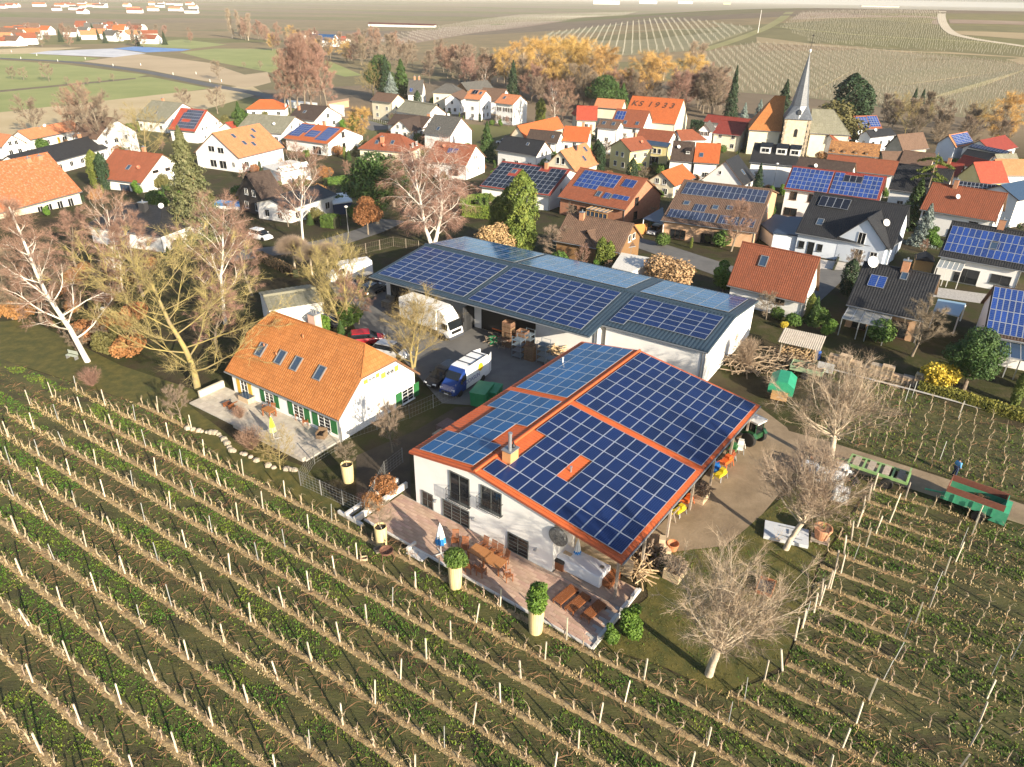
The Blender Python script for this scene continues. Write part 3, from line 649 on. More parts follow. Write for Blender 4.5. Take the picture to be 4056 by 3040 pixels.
h.solar('N',.24,.93,.05,.9,9,6,pvd,skip={(1,3),(2,3),(0,0),(3,3),(4,3)}); 
for t,z in ((.25,3.2),(.4,3.2),(.75,4.),(.85,4.),(.3,.8),(.55,.8)): h.win('B',t,z,.6,1.0,1)
h=hs('low_red_house','low red tiled roof squeezed between two larger houses',(1945,1062),(2180,1022),None,4.8,2.9,redr,white,0,0,hw=3.6)
h=hs('large_orange_house','large white house under a long orange roof with four dark skylights',(1830,1150),(2242,1070),(2065,1372),8.4,3.9,salmon,white,0,0,end='A',corr=.26,vm=verge,wins=None)
for u,v in ((.3,.25),(.36,.55),(.62,.4),(.5,.65),(.75,.2)): h.skylight('N',u,v)
for bl,tr in (((1805,1310),(1850,1265)),((1885,1325),(1930,1280)),((1825,1440),(1870,1385)),((1905,1455),(1955,1395)),((2010,1445),(2028,1405)),((2120,1440),(2150,1400))): h.winp('A',0,0,bl,tr,2)
h=hs('skylight_house','white house with brownish orange roof shaded by the tall spruce',(990,1292),(1405,1335),(1215,1587),6.8,3.4,copr,white,0,0,corr=.26,wins=None)
h.skylight('N',.55,.55); h.dish('N',.78,.55,m=dishr); h.chimney('F',.4,.05); h.chimney('F',.98,.4,.6,.6)
for bl,tr in (((1320,1500),(1365,1465)),((1430,1480),(1465,1445))): h.winp('B',0,0,bl,tr,2,fm=bframe)
for t,w_ in ((.2,1.2),(.62,2.6),(.85,1.)): h.win('N',t,.2,w_,2.,3 if w_>2 else 1,fm=bframe,gm=glassb)
# --- centre left
h=hs('pale_roof_house','house with light grey tiles and a white dish next to the large orange house',(-60,985),(340,1010),(215,1155),6.6,3.2,mossr,white,1,0); h.dish('N',.72,.55)
h=hs('triple_array_house','white house with orange roof carrying three blocks of solar panels',(400,1065),(770,1110),(605,1240),7.0,3.0,orangeb,white,1,0,wins=None)
h.solar('N',.02,.34,.06,.8,5,6,pvb,skip={(4,4),(4,5)}); h.solar('N',.37,.62,.36,.74,5,3,pvb); h.solar('N',.66,.93,.08,.86,5,6,pvb); h.chimney('F',.5,.05,.8)
for z in (1.,4.0): h.win('B',.45,z,1.3,1.5,2,fm=bframe)
h.win('N',.75,.1,3.,2.1,3)
h=hs('hip_house','bungalow with a bright orange hipped roof',(30,862),(150,862),None,5.6,2.9,orangeb,white,1,0,hipA=(4.4,2.9),hipB=(4.4,2.9),hw=4.6)
h=hs('dark_hip_house','white gabled house with a near black roof by the cemetery wall',(385,900),(620,922),(500,1042),7.0,3.4,darkbr,white,1,0,wins=None); h.skylight('N',.4,.5); h.chimney('N',.15,.4)
for t,z in ((.35,.9),(.7,.9),(.5,3.4)): h.win('B',t,z,1.4,1.4,2)
h=hs('flat_block','cream two storey block with a shallow brown roof and balcony',(1045,797),(1230,817),(1165,887),8.2,6.4,brownr,cream,1,0,oe=.6)
h=hs('hall','long low hall with a streaked pale grey sheet roof',(1290,870),(1560,910),(1468,1007),6.8,4.6,mossr,white,1,0,corr=.9,wins=None)
h=hs('dark_twin_chimney_house','white gabled house with dark roof and two chimney pots near the wood',(1320,690),(1450,692),(1412,815),10.2,5.2,grayr,white,1,0); h.solar('N',.15,.35,.6,.85,2,1,pvb); h.chimney('F',.3,.02); h.chimney('F',.6,.02)
h=hs('pyramid_house','cream cube house with a pyramid slate roof',(1635,725),(1690,727),None,9.0,6.2,grayr,cream,1,0,hipA=(4.2,6.2),hipB=(4.2,6.2),hw=4.6)
h=hs('wide_grey_roof','wide grey roof at the edge of the wood',(1770,715),(2000,695),(2055,760),8.5,5.2,grayr,brownw,1,0,wins=None)
h=hs('narrow_gable','narrow white gable house with a brown roof',(1690,815),(1790,775),(1765,868),7.4,4.8,brownr,white,1,0,end='A')
h=hs('tall_thermal_house','tall white house with orange roof and steep solar collectors',(1850,775),(1990,787),(1930,862),10.2,6.8,salmon,white,1,0); h.solar('N',.3,.62,.1,.5,2,1,pvk,off=.35); h.skylight('N',.78,.3)
h=hs('rear_brown_roof','low brown roof behind the tall houses',(1960,760),(2165,772),(2110,880),7.6,4.8,brownr,white,1,0,wins=None)
h=hs('shutter_house','white house with brown shutters under a salmon roof',(2130,810),(2290,827),(2212,902),9.8,6.6,salmon,white,1,0,wins=None); h.skylight('N',.3,.4)
for t in (.2,.55,.85):
    for z in (1.2,4.2): h.win('N',t,z,.9,1.3,2,sh=bframe)
h=hs('dark_l_house','dark roofed bungalow with a brick chimney',(1200,985),(1510,1012),(1430,1100),6.0,2.9,darkbr,white,1,0); h.chimney('F',.1,.2,.9)
h2=hs('gable_bungalow','white gable bungalow with a dark roof in front of the hall',(1240,1040),(1420,1000),(1345,1142),5.6,2.7,darkbr,white,1,0,end='A')
h=hs('grey_gable_house','tall white house with a plain grey roof, small dish and blank gable',(1540,990),(1778,1017),(1678,1182),8.6,4.2,grayr,white,1,0,wins=None); h.skylight('N',.45,.7); h.dish('F',.5,.02)
for t,z,w_ in ((.4,4.,.6),(.3,.9,.5),(.15,.9,.5)): h.win('B',t,z,w_,.9,1)
h=hs('hip_chimney_house','brick red hipped roof with a wide chimney and two skylights',(1075,1150),(1245,1162),None,6.4,2.8,copr,cream,1,0,hipA=(4.5,2.8),hipB=(4.5,2.8),hw=5.2); h.chimney('N',.42,.5,1.,.7); h.skylight('N',.32,.55); h.skylight('N',.62,.5); h.dish('N',.5,.75,m=dishr)
h=hs('collector_house','white gabled house with rust orange roof and two solar collectors',(1550,1222),(1905,1257),(1812,1432),7.6,3.7,copr,white,1,0,corr=.26,wins=None); h.solar('N',.42,.66,.28,.52,2,1,pvb,off=.2); h.dish('N',.3,.25,m=dishr)
for bl,tr in (((1880,1380),(1890,1345)),((1900,1375),(1912,1340)),((1915,1470),(1925,1440)),((1930,1465),(1940,1430))): h.winp('B',1,0,bl,tr,1)
h.win('N',.7,1.,2.4,1.4,2,fm=bframe)
h=hs('navy_roof_house','white house with blue black tiles and a small skylight',(2150,1172),(2502,1222),(2425,1352),7.6,3.9,blackr,white,1,0); h.skylight('N',.65,.35,.7,.9)
# --- centre
h=hs('brown_gable_house','white gabled house with a dark brown roof',(155,1117),(430,1142),(395,1242),8.0,4.4,darkbr,white,2,0); h.skylight('N',.8,.5,.6,.9)
h=hs('long_orange_barn','cream barn with a sweeping orange roof',(45,1090),(395,1010),(440,1115),7.6,4.4,orangeb,cream,2,0,wins=None)
h=hs('pair_roof_house','white gabled house under a clear orange roof with chimneys',(455,1090),(682,1102),(642,1230),8.4,4.6,orangeb,white,2,0); h.chimney('F',.3,.05); h.chimney('F',.02,.3)
h=hs('cross_gable_villa','yellowish villa with red roof and a gabled bay',(560,915),(742,920),None,9.4,5.6,redr,cream,2,0,hw=4.)
h3=hg('bay','x',(590,935),(540,1003),(655,1003),6.2,6,redr,cream,2,0); merge(h,h3)
k=hs('letter_barn','tall barn whose orange roof spells K S 1933 in dark tiles',(1040,830),(1487,862),(1408,1078),12.6,4.9,orangeb,cream,2,0,oe=.15,og=.1,wins=None); kbarn=k
h=hs('shared_wall_house','white gabled house with rust roof and six blue collectors below the lettered barn',(905,940),(1192,962),(1130,1112),9.4,4.9,copr,white,2,0); h.solar('N',.06,.34,.14,.62,3,2,pvb); h.skylight('N',.42,.75); h.skylight('N',.78,.75)
h=hs('white_cube_house','tall white house with brown roof and two square skylights',(765,1035),(948,1052),(897,1112),9.0,7.0,brownr,white,2,0); h.skylight('N',.25,.4); h.skylight('N',.7,.4)
h=hs('faded_orange_barn','faded orange roof beside the lettered barn',(735,850),(978,867),(950,945),9.0,5.6,salmon,cream,2,0,wins=None)
h=hs('yellow_house','yellow house with pink brown roof and glazed balcony',(935,1205),(1130,1180),None,7.8,5.4,copr,yellow,2,0,hw=4.2,oe=.6); h.dish('N',.7,.5,m=dishr); h.chimney('F',.3,.1,.6)
h=hs('yellow_annex','flat roofed yellow annex with a row of windows',(1165,1215),(1370,1240),(1345,1270),5.6,5.3,glassb,yellow,2,0,wins=None,oe=.1,og=.1)
for t in (.25,.45,.65): h.win('N',t,3.1,1.,1.3,1)
h.win('N',.35,.1,4.,2.2,4)
h=hs('low_orange_house','low orange roof between yellow house and lettered barn',(1110,1110),(1405,1140),None,6.6,4.2,copr,white,2,0,hw=4.2)
h=hs('brown_corner_roof','orange brown hipped roof above the parked courtyard',(1420,1125),(1560,1120),None,6.6,4.2,copr,white,2,0,hipB=(3,4.2),hw=3.6)
h=hs('half_dark_duplex','left half of a white duplex, roofed in dark brown with a dormer and dish',(1395,1220),(1585,1232),None,8.2,4.4,darkbr,white,2,0,corr=.3,og=.05,hw=5.4); h.dish('N',.3,.35); h.dormer('N',.75,.65,1.2,1.,.9,roof=darkbr,wall=darkbr)
h=hs('half_orange_duplex','right half of a white duplex, roofed in vivid orange tiles',(1590,1234),(1808,1247),None,8.2,4.4,orangeb,white,2,0,corr=.3,hw=5.4); h.skylight('N',.28,.62)
h=hs('red_hall','long low hall with a dark red metal roof',(1690,990),(2122,1037),(2080,1097),7.0,5.0,mar,white,2,0,wins=None)
h=hg('slate_gable_house','white house with brown shutters, its gable below a slate roof',(1665,1075),(1598,1135),(1722,1145),5.6,8.,grayr,white,2,0)
for t in (.3,.65): h.win('A',t,4.4,1.,1.2,2,sh=bframe); h.win('A',t,1.2,1.,1.2,2,sh=bframe)
h=hs('rust_house','cream gabled house with rust red roof in front of the red hall',(1800,1040),(2042,1062),(1960,1167),7.6,4.6,mar,cream,2,0)
h=hs('a_frame_house','cream A frame house with salmon roof, two chimneys and a glazed gable',(415,1303),(642,1235),(548,1490),8.4,2.8,salmon,cream,2,0,end='A',wins=None); h.skylight('N',.55,.6,.9,1.4); h.skylight('N',.8,.25,.9,1.4)
h.chimney('N',.5,.12,.8,.7,.9,m=verged); h.chimney('F',.75,.05,.7,.6,.9,m=verged)
for t,z,w_ in ((.42,4.4,.9),(.6,4.4,.9),(.3,1.2,1.),(.55,1.1,1.6)): h.win('A',t,z,w_,1.5,1)
h=hs('all_glass_roof_house','white house whose red roof is sheathed in dark seamless solar panels',(-85,1395),(508,1467),(320,1690),7.4,3.9,mar,white,2,0,corr=.26,wins=None)
h.solar('N',.02,.97,.06,.97,13,6,pvk,skip={(3,1),(4,1),(3,2),(4,2),(8,0),(9,0)}); h.chimney('N',.68,.08,.7); h.skylight('N',.29,.33,1.,1.4)
for t,z in ((.3,3.),(.55,3.4),(.3,.6)): h.win('B',t,z,1.,1.2,2)
h=hs('brick_solar_house','red brick house with rust tiles, solar blocks and a timber winter garden',(590,1450),(1172,1548),(975,1815),7.8,3.4,copr,brick,2,0,corr=.28,wins=None)
h.solar('N',.1,.66,.06,.6,8,4,pvb,skip={(5,3),(6,3),(7,3)}); h.solar('N',.73,.9,.12,.36,2,1,pvb); h.skylight('N',.52,.7); h.solar('N',.6,.68,.62,.8,1,1,pvb)
h.skylight('N',.68,.72,.8,1.2); h.solar('N',.72,.95,.62,.75,3,1,pvb)
for t,z in ((.3,3.3),(.3,.7)): h.win('B',t,z,1.4,1.5,2,fm=bframe)
for t,w_ in ((.22,1.6),(.42,2.4)): h.win('N',t,.2,w_,2.1,2,fm=bframe)
b=MB()
for i in range(6): b.box((-2.2+i*.88,0,1.3),(.1,.1,2.6))
for i in range(6): b.box((-2.2+i*.88,1.3,2.95),(.08,2.9,.08),M=None)
b.box((0,0,2.6),(4.5,.12,.12)); b.box((0,0,.4),(4.5,.08,.12)); wg=b.obj('winter_garden',wood,h.root,(2.6,h.yn-2.4,0)); inst('pane',MB().box((0,.03,1.3),(4.4,.03,2.5)).mesh('pane',glassb),wg); inst('glass_roof',MB().box((0,1.3,2.85),(4.4,2.8,.04)).mesh('pane',mat('pale_glass',(.30,.33,.34),rough=.12)),wg)
h=hs('small_orange_roof','small cream house with a bright orange roof and yellow gable',(1290,1490),(1475,1420),(1590,1535),5.8,3.0,orangeb,cream,2,0,corr=.3)
h=hs('slim_panel_house','brick house whose brown roof holds long rows of slim solar panels',(1485,1555),(2255,1640),(1275,1898),8.0,3.2,brownr,tanb,2,0,end='A',corr=.28,wins=None)
h.solar('N',.06,.97,.06,.36,16,2,pvd); h.solar('N',.04,.55,.74,.92,11,1,pvd); h.solar('N',.58,.95,.74,.92,8,1,pvd); h.solar('N',.27,.4,.56,.72,3,1,pvd); h.skylight('N',.17,.56); h.skylight('N',.49,.58); h.skylight('N',.64,.55)
for t,w_ in ((.18,2.6),(.5,1.8)): h.win('N',t,.6 if w_>2 else .1,w_,1.6 if w_>2 else 2.1,3,fm=bframe)
for t,z in ((.5,3.4),(.4,.8)): h.win('B',t,z,1.,1.3,2)
h=hs('steep_grey_house','white house with a steep grey roof, tan awning and blue black shadow side',(1845,1392),(1955,1338),(2105,1545),8.2,2.8,blackr,white,2,0,wins=None); h.skylight('N',.5,.6)
h.win('A',.5,.3,2.2,1.9,3,fm=bframe); h.win('A',.4,4.6,.6,.8,1)
h=hs('twin_dormer_house','white house with black roof and two flat dormers below the church tower',(2095,1235),(2500,1268),None,9.2,5.6,blackr,white,2,0,vm=verged,hw=5.4,wins=None); h.dormer('N',.28,.5,2.4,1.9,1.5); h.dormer('N',.62,.5,2.4,1.9,1.5); h.dormer('N',.9,.5,2.2,1.9,1.5)
# --- right
h=hs('large_array_house','tall white house whose roof is nearly filled with blue solar panels',(210,1437),(1030,1532),(960,1738),8.8,5.2,mar,white,3,0,corr=.28,wins=None)
h.solar('N',.02,.46,.06,.96,9,5,pvb); h.solar('N',.48,.97,.06,.96,10,5,pvb,skip={(2,0),(3,0),(4,0),(5,0),(2,1),(3,1),(4,1),(5,1)}); h.solar('N',.58,.77,.14,.42,3,1,pvk,off=.2)
for t,w_,z in ((.1,1.3,3.3),(.3,1.1,3.3),(.1,2.4,.2),(.5,1.4,3.3)): h.win('N',t,z,w_,1.5,2,fm=bframe)
h=hs('long_dark_roof','long dark brown roof with a white dish behind the large array',(275,1355),(762,1412),None,8.2,5.6,darkbr,white,3,0,hw=4.4); h.dish('N',.36,.55)
h=hs('long_rust_roof','very long rust orange roof of an old barn',(520,1335),(1132,1397),(1080,1515),8.4,5.0,copr,white,3,0,wins=None)
h=hs('mottled_barn','old barn with a mottled ochre tiled roof and a row of dark vents',(545,1215),(982,1252),(968,1362),10.,5.8,mottle,cream,3,0,wins=None)
for u in (.1,.32,.55,.76): h.dormer('N',u,.9,.5,.5,.3,roof=mottle,wall=brownw)
h=hs('taupe_barn','grey brown shed roof beside the mottled barn',(980,1308),(1172,1312),(1180,1398),8.0,5.6,brownr,cream,3,0,wins=None)
h=hs('taupe_barn','second grey brown shed roof, its ridge white tiled, left of the monkey puzzle tree',(1175,1300),(1450,1330),None,8.0,5.4,brownr,cream,3,0,hw=4.4,wins=None)
h=hs('blue_gable_house','pale blue gabled house with two solar blocks below the dark conifers',(735,1005),(942,999),(985,1112),9.6,4.6,copr,bluew,3,0,wins=None); h.solar('N',.06,.5,.1,.94,4,5,pvb); h.solar('N',.54,.96,.06,.86,4,5,pvb)
h=hs('low_terracotta_roof','low terracotta roof in front of the church nave',(530,1165),(680,1145),(715,1205),6.8,4.8,copr,white,3,0,wins=None); h.chimney('N',.6,.5)
h=hs('green_grey_house','house with dark greenish roof and a white dish',(845,1130),(1062,1107),(1110,1165),8.6,5.2,blackr,bluew,3,0); h.dish('N',.3,.2)
h=hs('brown_barn','barn with a broad plain brown roof',(1115,1165),(1342,1145),(1382,1287),9.2,4.8,brownr,stone,3,0,wins=None,end='B')
h=hs('blue_array_house','pale blue gabled house with one full blue solar array',(1560,1170),(1722,1140),(1780,1245),9.2,4.8,salmon,bluew,3,0,wins=None); h.solar('N',.08,.96,.05,.9,5,7,pvb)
h=hs('maroon_house','white gabled house with a dark maroon roof at the right edge of the wood',(1830,1215),(2050,1170),(2165,1270),8.8,4.8,mar,white,3,0)
h=hs('dark_array_roof','long low roof covered with dark blue panels',(1765,1245),(2100,1312),(2060,1330),7.2,6.0,blackr,white,3,0,wins=None); h.solar('N',.02,.98,.05,.95,12,3,pvn)
h=hs('black_low_roof','low black roof in the dense old village',(1720,1290),(1965,1332),(1900,1395),7.6,5.2,blackr,white,3,0,wins=None)
h=hs('tan_roof_house','white gabled house with a faded tan roof',(1960,1335),(2147,1330),(2150,1380),7.8,5.6,mossr,white,3,0,end='B')
h=hs('red_barn','broad red roof among the old barns',(1690,1340),(1950,1402),(1885,1490),8.2,4.8,mar,white,3,0,wins=None)
h=hs('amber_roof_house','white gabled house with amber roof and two narrow windows',(1960,1378),(2230,1380),(2000,1520),8.4,4.6,salmon,white,3,0,end='A',wins=None)
for t in (.4,.55): h.win('A',t,3.4,.5,1.1,1)
h=hs('black_ribbed_house','house with a ribbed black roof and a brick chimney behind a spruce',(1130,1415),(1612,1475),(1055,1640),8.2,4.4,blackr,white,3,0,end='A',corr=.3); h.chimney('N',.65,.1)
h=hg('red_gable_house','small cream gable house with bright red roof',(1710,1405),(1610,1540),(1845,1585),4.2,8,redr,yellow,3,0)
h=hs('ribbed_red_house','long low house with ribbed red brown roof and chimneys',(1480,1392),(1700,1420),(1640,1530),7.2,4.6,mar,white,3,0,wins=None); h.chimney('N',.4,.1)
h=hs('terracotta_villa','long white house with terracotta roof, white dish and sunken balcony',(1420,1580),(2075,1675),(1975,1922),8.0,4.2,copr,white,3,0,corr=.3,wins=None); h.dish('N',.42,.42); h.chimney('N',.32,.05)
for t,z,w_ in ((.1,2.9,1.6),(.1,.5,2.2),(.5,.5,1.2),(.75,2.4,1.4)): h.win('N',t,z,w_,1.1,2,fm=bframe)
h.win('B',.5,2.8,1.1,1.3,2,fm=bframe)
h=hs('navy_panel_roof','roof with dark panels and brick chimneys at the right edge',(1650,1565),(2010,1605),(1990,1680),7.6,5.2,darkbr,white,3,0,wins=None); h.solar('N',.02,.98,.06,.9,10,2,pvk)
h=hs('glazed_house','white house with a blue glass roof at the right edge',(2010,1600),(2215,1560),None,7.6,5.6,glassb,white,3,0,hw=4.,wins=None)
# --- right foreground
nh=hs('new_house','large white house with black ribbed roof, dark collectors and a white front gable',(400,5),(1228,125),(1072,495),8.6,3.2,blackr,bluew,3,1,corr=.3,vm=verged,wins=None)
nh.solar('N',.1,.42,.08,.32,4,1,pvk,off=.2); nh.skylight('N',.2,.68); nh.dish('N',.85,.5,k=1.3)
nw=hg('wing','x',(842,232),(578,405),(1042,495),3.3,7.,blackr,bluew,3,1,corr=.3,vm=verged,og=.3)
for bl,tr in (((762,455),(855,360)),((730,600),(825,505)),((865,605),(950,530))): nw.winp('A',3,1,bl,tr,2)
merge(nh,nw)
for t,w_,z,hh in ((.06,.9,1.,1.1),(.17,1.,.1,2.1),(.27,.8,1.,1.1)): nh.win('N',t,z,w_,hh,1,fm=gframe)
h=hs('patio_house','white house with black roof full of blue panels, skylight and glazed patio roof',(1590,252),(2330,368),(1490,558),7.6,3.4,blackr,white,3,1,end='A',corr=.3,vm=verged,wins=None)
h.solar('N',.03,.98,.14,.85,13,3,pvb,skip={(7,1)}); h.skylight('N',.585,.5,1.1,1.1); h.chimney('F',.42,.02,.8)
h.win('N',.38,.1,3.,2.1,2,fm=gframe); h.win('N',.8,.9,2.4,1.3,2,fm=gframe); patio=h
dh=hs('dish_house','house with ribbed dark roof, large dish, blue solar panel and glazed veranda',(830,605),(1492,730),(1345,1120),7.0,2.9,blackr,tanb,3,1,corr=.3,vm=greyw,wins=None)
dh.dish('N',.13,.06,k=1.7,h_=.8); dh.solar('N',.16,.38,.26,.52,2,1,pvb,off=.15,fr=alu); dh.skylight('N',.57,.16,.7,1.,m=glassb); dh.chimney('N',.55,.04,.8)
for t,w_ in ((.2,1.6),(.5,1.4),(.75,1.8)): dh.win('N',t,.1,w_,2.1,2,fm=bframe)
h=hs('corner_array_house','roof of bright blue panels at the right edge above a glass veranda',(1945,815),(2540,910),None,7.2,3.4,darkbr,white,3,1,hw=5.4,corr=.3,wins=None); h.solar('N',.02,.98,.02,.95,11,4,pvb); cah=h
ch=hs('cottage','small white house with orange brown roof and one skylight behind the barn',(1990,432),(2667,570),(1880,815),6.6,2.9,copr,white,2,1,end='A',corr=.26,wins=None); ch.skylight('N',.35,.32)
for bl,tr in (((2272,960),(2370,880)),): ch.winp('N',2,1,bl,tr,2,fm=bframe)
h=hs('brown_clad_house','house clad in brown boards with dark tan roof and white blind',(480,185),(1055,280),(935,525),6.6,2.8,brownr,brownw,2,1,corr=.28,wins=None)
h.chimney('N',.25,.12,.7,.6,1.)
for bl,tr in (((1002,440),(1028,365)),((1036,415),(1064,350))): h.winp('B',2,1,bl,tr,1)
h4=hg('wing','x',(640,338),(535,412),(748,515),2.7,6.5,brownr,brownw,2,1,corr=.28)
h4.winp('A',2,1,(607,490),(662,415),1,gm=dishm); merge(h,h4)
# --- dark houses round the pool
h=hs('black_pool_house','dark house with a black hipped roof and panels in the shade of the spruce',(1090,90),(1400,130),None,5.6,2.9,blackr,white,0,1,hipA=(3.5,2.9),hipB=(4.,2.9),hw=5.5,vm=verged,wins=None); h.chimney('N',.55,.2,1.1,.9,1.2,m=verged); h.dish('N',.75,.05)
h=hs('dark_a_frame','dark timber house with a steep black roof beside the swimming pool',(2120,-150),(2330,-190),None,7.4,2.8,darkbr,darkw,0,1,hw=4.6,vm=verged)
h=hs('flat_white_house','low white house with dark flat eaves under the birch',(120,60),(540,-60),None,4.4,3.2,blackr,white,1,1,hw=4.5,oe=.7,vm=verged)
h=hs('flat_garage','flat roofed white garage behind the dark timber house',(200,1445),(440,1400),(470,1440),3.6,3.4,white,white,1,0,oe=.1,og=.1,wins=None)
h=hs('moss_garage','garage with a mossy ribbed roof and a white wall behind the garden house',(60,905),(520,835),None,3.6,3.,mossr,white,1,1,hw=3.2,corr=.6,vm=vergew,wins=None,oe=.1,og=.1)
b=MB()
for h in HS: pass
print('HOUSES'); 
for h in HS:
    if hasattr(h,'info'): print(h.info)
# ---------------------------------------------------------------- ground, fields, roads
def ground_mat():
    m=bpy.data.materials.new('ground'); m.use_nodes=True; n=m.node_tree.nodes; l=m.node_tree.links; b=n['Principled BSDF']; b.inputs['Roughness'].default_value=.95; b.inputs['Specular IOR Level'].default_value=.15
    geo=n.new('ShaderNodeNewGeometry'); pos=geo.outputs['Position']
    def noise(s,d=8):
        x=n.new('ShaderNodeTexNoise'); x.inputs['Scale'].default_value=s; x.inputs['Detail'].default_value=d; x.inputs['Roughness'].default_value=.65; l.new(pos,x.inputs['Vector']); return x.outputs[0]
    def ramp(f,stops):
        r=n.new('ShaderNodeValToRGB'); l.new(f,r.inputs[0]); e=r.color_ramp.elements
        e[0].position,e[0].color=stops[0][0],(*stops[0][1],1); e[1].position,e[1].color=stops[-1][0],(*stops[-1][1],1)
        for p,c in stops[1:-1]: q=e.new(p); q.color=(*c,1)
        return r.outputs[0]
    near=ramp(noise(.18),[(.3,(.032,.026,.016)),(.45,(.060,.048,.026)),(.55,(.045,.050,.015)),(.7,(.10,.078,.045))])
    vo=n.new('ShaderNodeTexVoronoi'); vo.inputs['Scale'].default_value=.0055; vo.feature='F1'; vo.distance='MANHATTAN'
    mp=n.new('ShaderNodeMapping'); mp.inputs['Rotation'].default_value=(0,0,.5); mp.inputs['Scale'].default_value=(.45,1.3,0); l.new(pos,mp.inputs[0]); l.new(mp.outputs[0],vo.inputs['Vector'])
    sep=n.new('ShaderNodeSeparateColor'); l.new(vo.outputs['Color'],sep.inputs[0])
    far=ramp(sep.outputs[0],[(0.,(.20,.17,.10)),(.25,(.17,.165,.075)),(.4,(.26,.20,.12)),(.55,(.145,.165,.055)),(.75,(.24,.185,.115)),(1.,(.19,.15,.11))])
    hs=n.new('ShaderNodeMixRGB'); hs.blend_type='MULTIPLY'; hs.inputs[0].default_value=.5; l.new(far,hs.inputs[1]); l.new(ramp(noise(.05),[(.3,(.6,.6,.6)),(.7,(1.25,1.2,1.1))]),hs.inputs[2])
    sx=n.new('ShaderNodeSeparateXYZ'); l.new(pos,sx.inputs[0]); mr=n.new('ShaderNodeMapRange'); mr.inputs[1].default_value=200; mr.inputs[2].default_value=260; l.new(sx.outputs[1],mr.inputs[0])
    mx=n.new('ShaderNodeMixRGB'); l.new(mr.outputs[0],mx.inputs[0]); l.new(near,mx.inputs[1]); l.new(hs.outputs[0],mx.inputs[2]); l.new(mx.outputs[0],b.inputs['Base Color'])
    bp=n.new('ShaderNodeBump'); bp.inputs['Strength'].default_value=.6; bp.inputs['Distance'].default_value=.15; l.new(noise(3.,5),bp.inputs['Height']); l.new(bp.outputs[0],b.inputs['Normal'])
    return m
rad=np.concatenate([[0],np.geomspace(6,11500,110)]); ang=np.linspace(0,2*PI,144,endpoint=False)
V=[(0,0,0)]; 
RR,AA=np.meshgrid(rad[1:],ang,indexing='ij'); X=RR*np.cos(AA); Y=RR*np.sin(AA)
V=np.concatenate([[[0,0,0]],np.stack([X,Y,terr(X,Y)],-1).reshape(-1,3)])
n_=144; F=[]
for i in range(109):
    a=1+i*n_+np.arange(n_); b=1+i*n_+(np.arange(n_)+1)%n_; F.append(np.stack([a,a+n_,b+n_,b],1))
F=np.concatenate(F); me=fast_mesh('ground',V,F,ground_mat(),smooth=True)
struct(inst('ground',me))
_sheet=[0]
def sheet(name,pts,m,dz=.012,cuts=0,world=False,kind='structure',uvm=False):
    P=[Vector((p[0],p[1],0)) for p in pts] if world else [Vector(gat(*p)) for p in pts]
    bm=bmesh.new(); vs=[bm.verts.new((p.x,p.y,0)) for p in P]; bm.faces.new(vs)
    bmesh.ops.triangulate(bm,faces=bm.faces[:])
    for _ in range(cuts):
        bmesh.ops.subdivide_edges(bm,edges=bm.edges[:],cuts=1)
    _sheet[0]+=1
    for v in bm.verts: v.co.z=float(terr(v.co.x,v.co.y))+dz+.0006*_sheet[0]
    bmesh.ops.recalc_face_normals(bm,faces=bm.faces[:])
    if bm.faces[:] and sum(f.normal.z for f in bm.faces)<0: bmesh.ops.reverse_faces(bm,faces=bm.faces[:])
    me=bpy.data.meshes.new(name); bm.to_mesh(me); bm.free(); me.materials.append(m)
    return struct(inst(name,me),kind)
def strip(name,pts,width,m,dz=.03,world=False,n=6):
    P=[np.array(p[:2]) if world else gat(*p)[:2] for p in pts]
    Q=[]
    for i in range(len(P)-1):
        for k in range(n): Q.append(P[i]+(P[i+1]-P[i])*k/n)
    Q.append(P[-1]); Q=np.array(Q)
    # smooth
    for _ in range(3): Q[1:-1]=(Q[:-2]+2*Q[1:-1]+Q[2:])/4
    d=np.gradient(Q,axis=0); d/=np.linalg.norm(d,axis=1,keepdims=True); nn=np.stack([-d[:,1],d[:,0]],1)*width/2
    b=MB(); _sheet[0]+=1
    for i in range(len(Q)-1):
        pts4=[Q[i]-nn[i],Q[i+1]-nn[i+1],Q[i+1]+nn[i+1],Q[i]+nn[i]]
        b.face([(p[0],p[1],float(terr(p[0],p[1]))+dz+.0006*_sheet[0]) for p in pts4])
    return struct(b.obj(name,m))
asph=mat('asphalt_grey',(.115,.112,.108),(.155,.150,.142),scale=.5,bump=.2,bscale=20,rough=.95); road=mat('country_road',(.085,.085,.09),(.11,.11,.112),scale=.2)
dirt=mat('dirt',(.20,.145,.090),(.30,.225,.145),scale=.45,bump=.5,bscale=6,c3=(.25,.185,.115)); dirtd=mat('dark_soil',(.028,.021,.014),(.06,.045,.028),scale=.6,bump=.5,bscale=8)
lawn=mat('lawn',(.050,.060,.010),(.125,.105,.022),scale=.9,bump=.6,bscale=14,c3=(.085,.078,.014)); fieldg=mat('winter_wheat_green',(.22,.25,.07),(.29,.30,.10),scale=.04); fieldt=mat('stubble_tan',(.44,.34,.18),(.52,.41,.24),scale=.05); fieldp=mat('ploughed_tan',(.40,.30,.18),(.47,.36,.22),scale=.03)
plastic=mat('field_fleece',(.45,.46,.50),(.60,.60,.62),scale=.1); plb=mat('blue_fleece',(.10,.22,.48),(.16,.30,.58),scale=.1); hedgeb=mat('bank_brown',(.12,.09,.05),(.19,.15,.08),scale=.2)
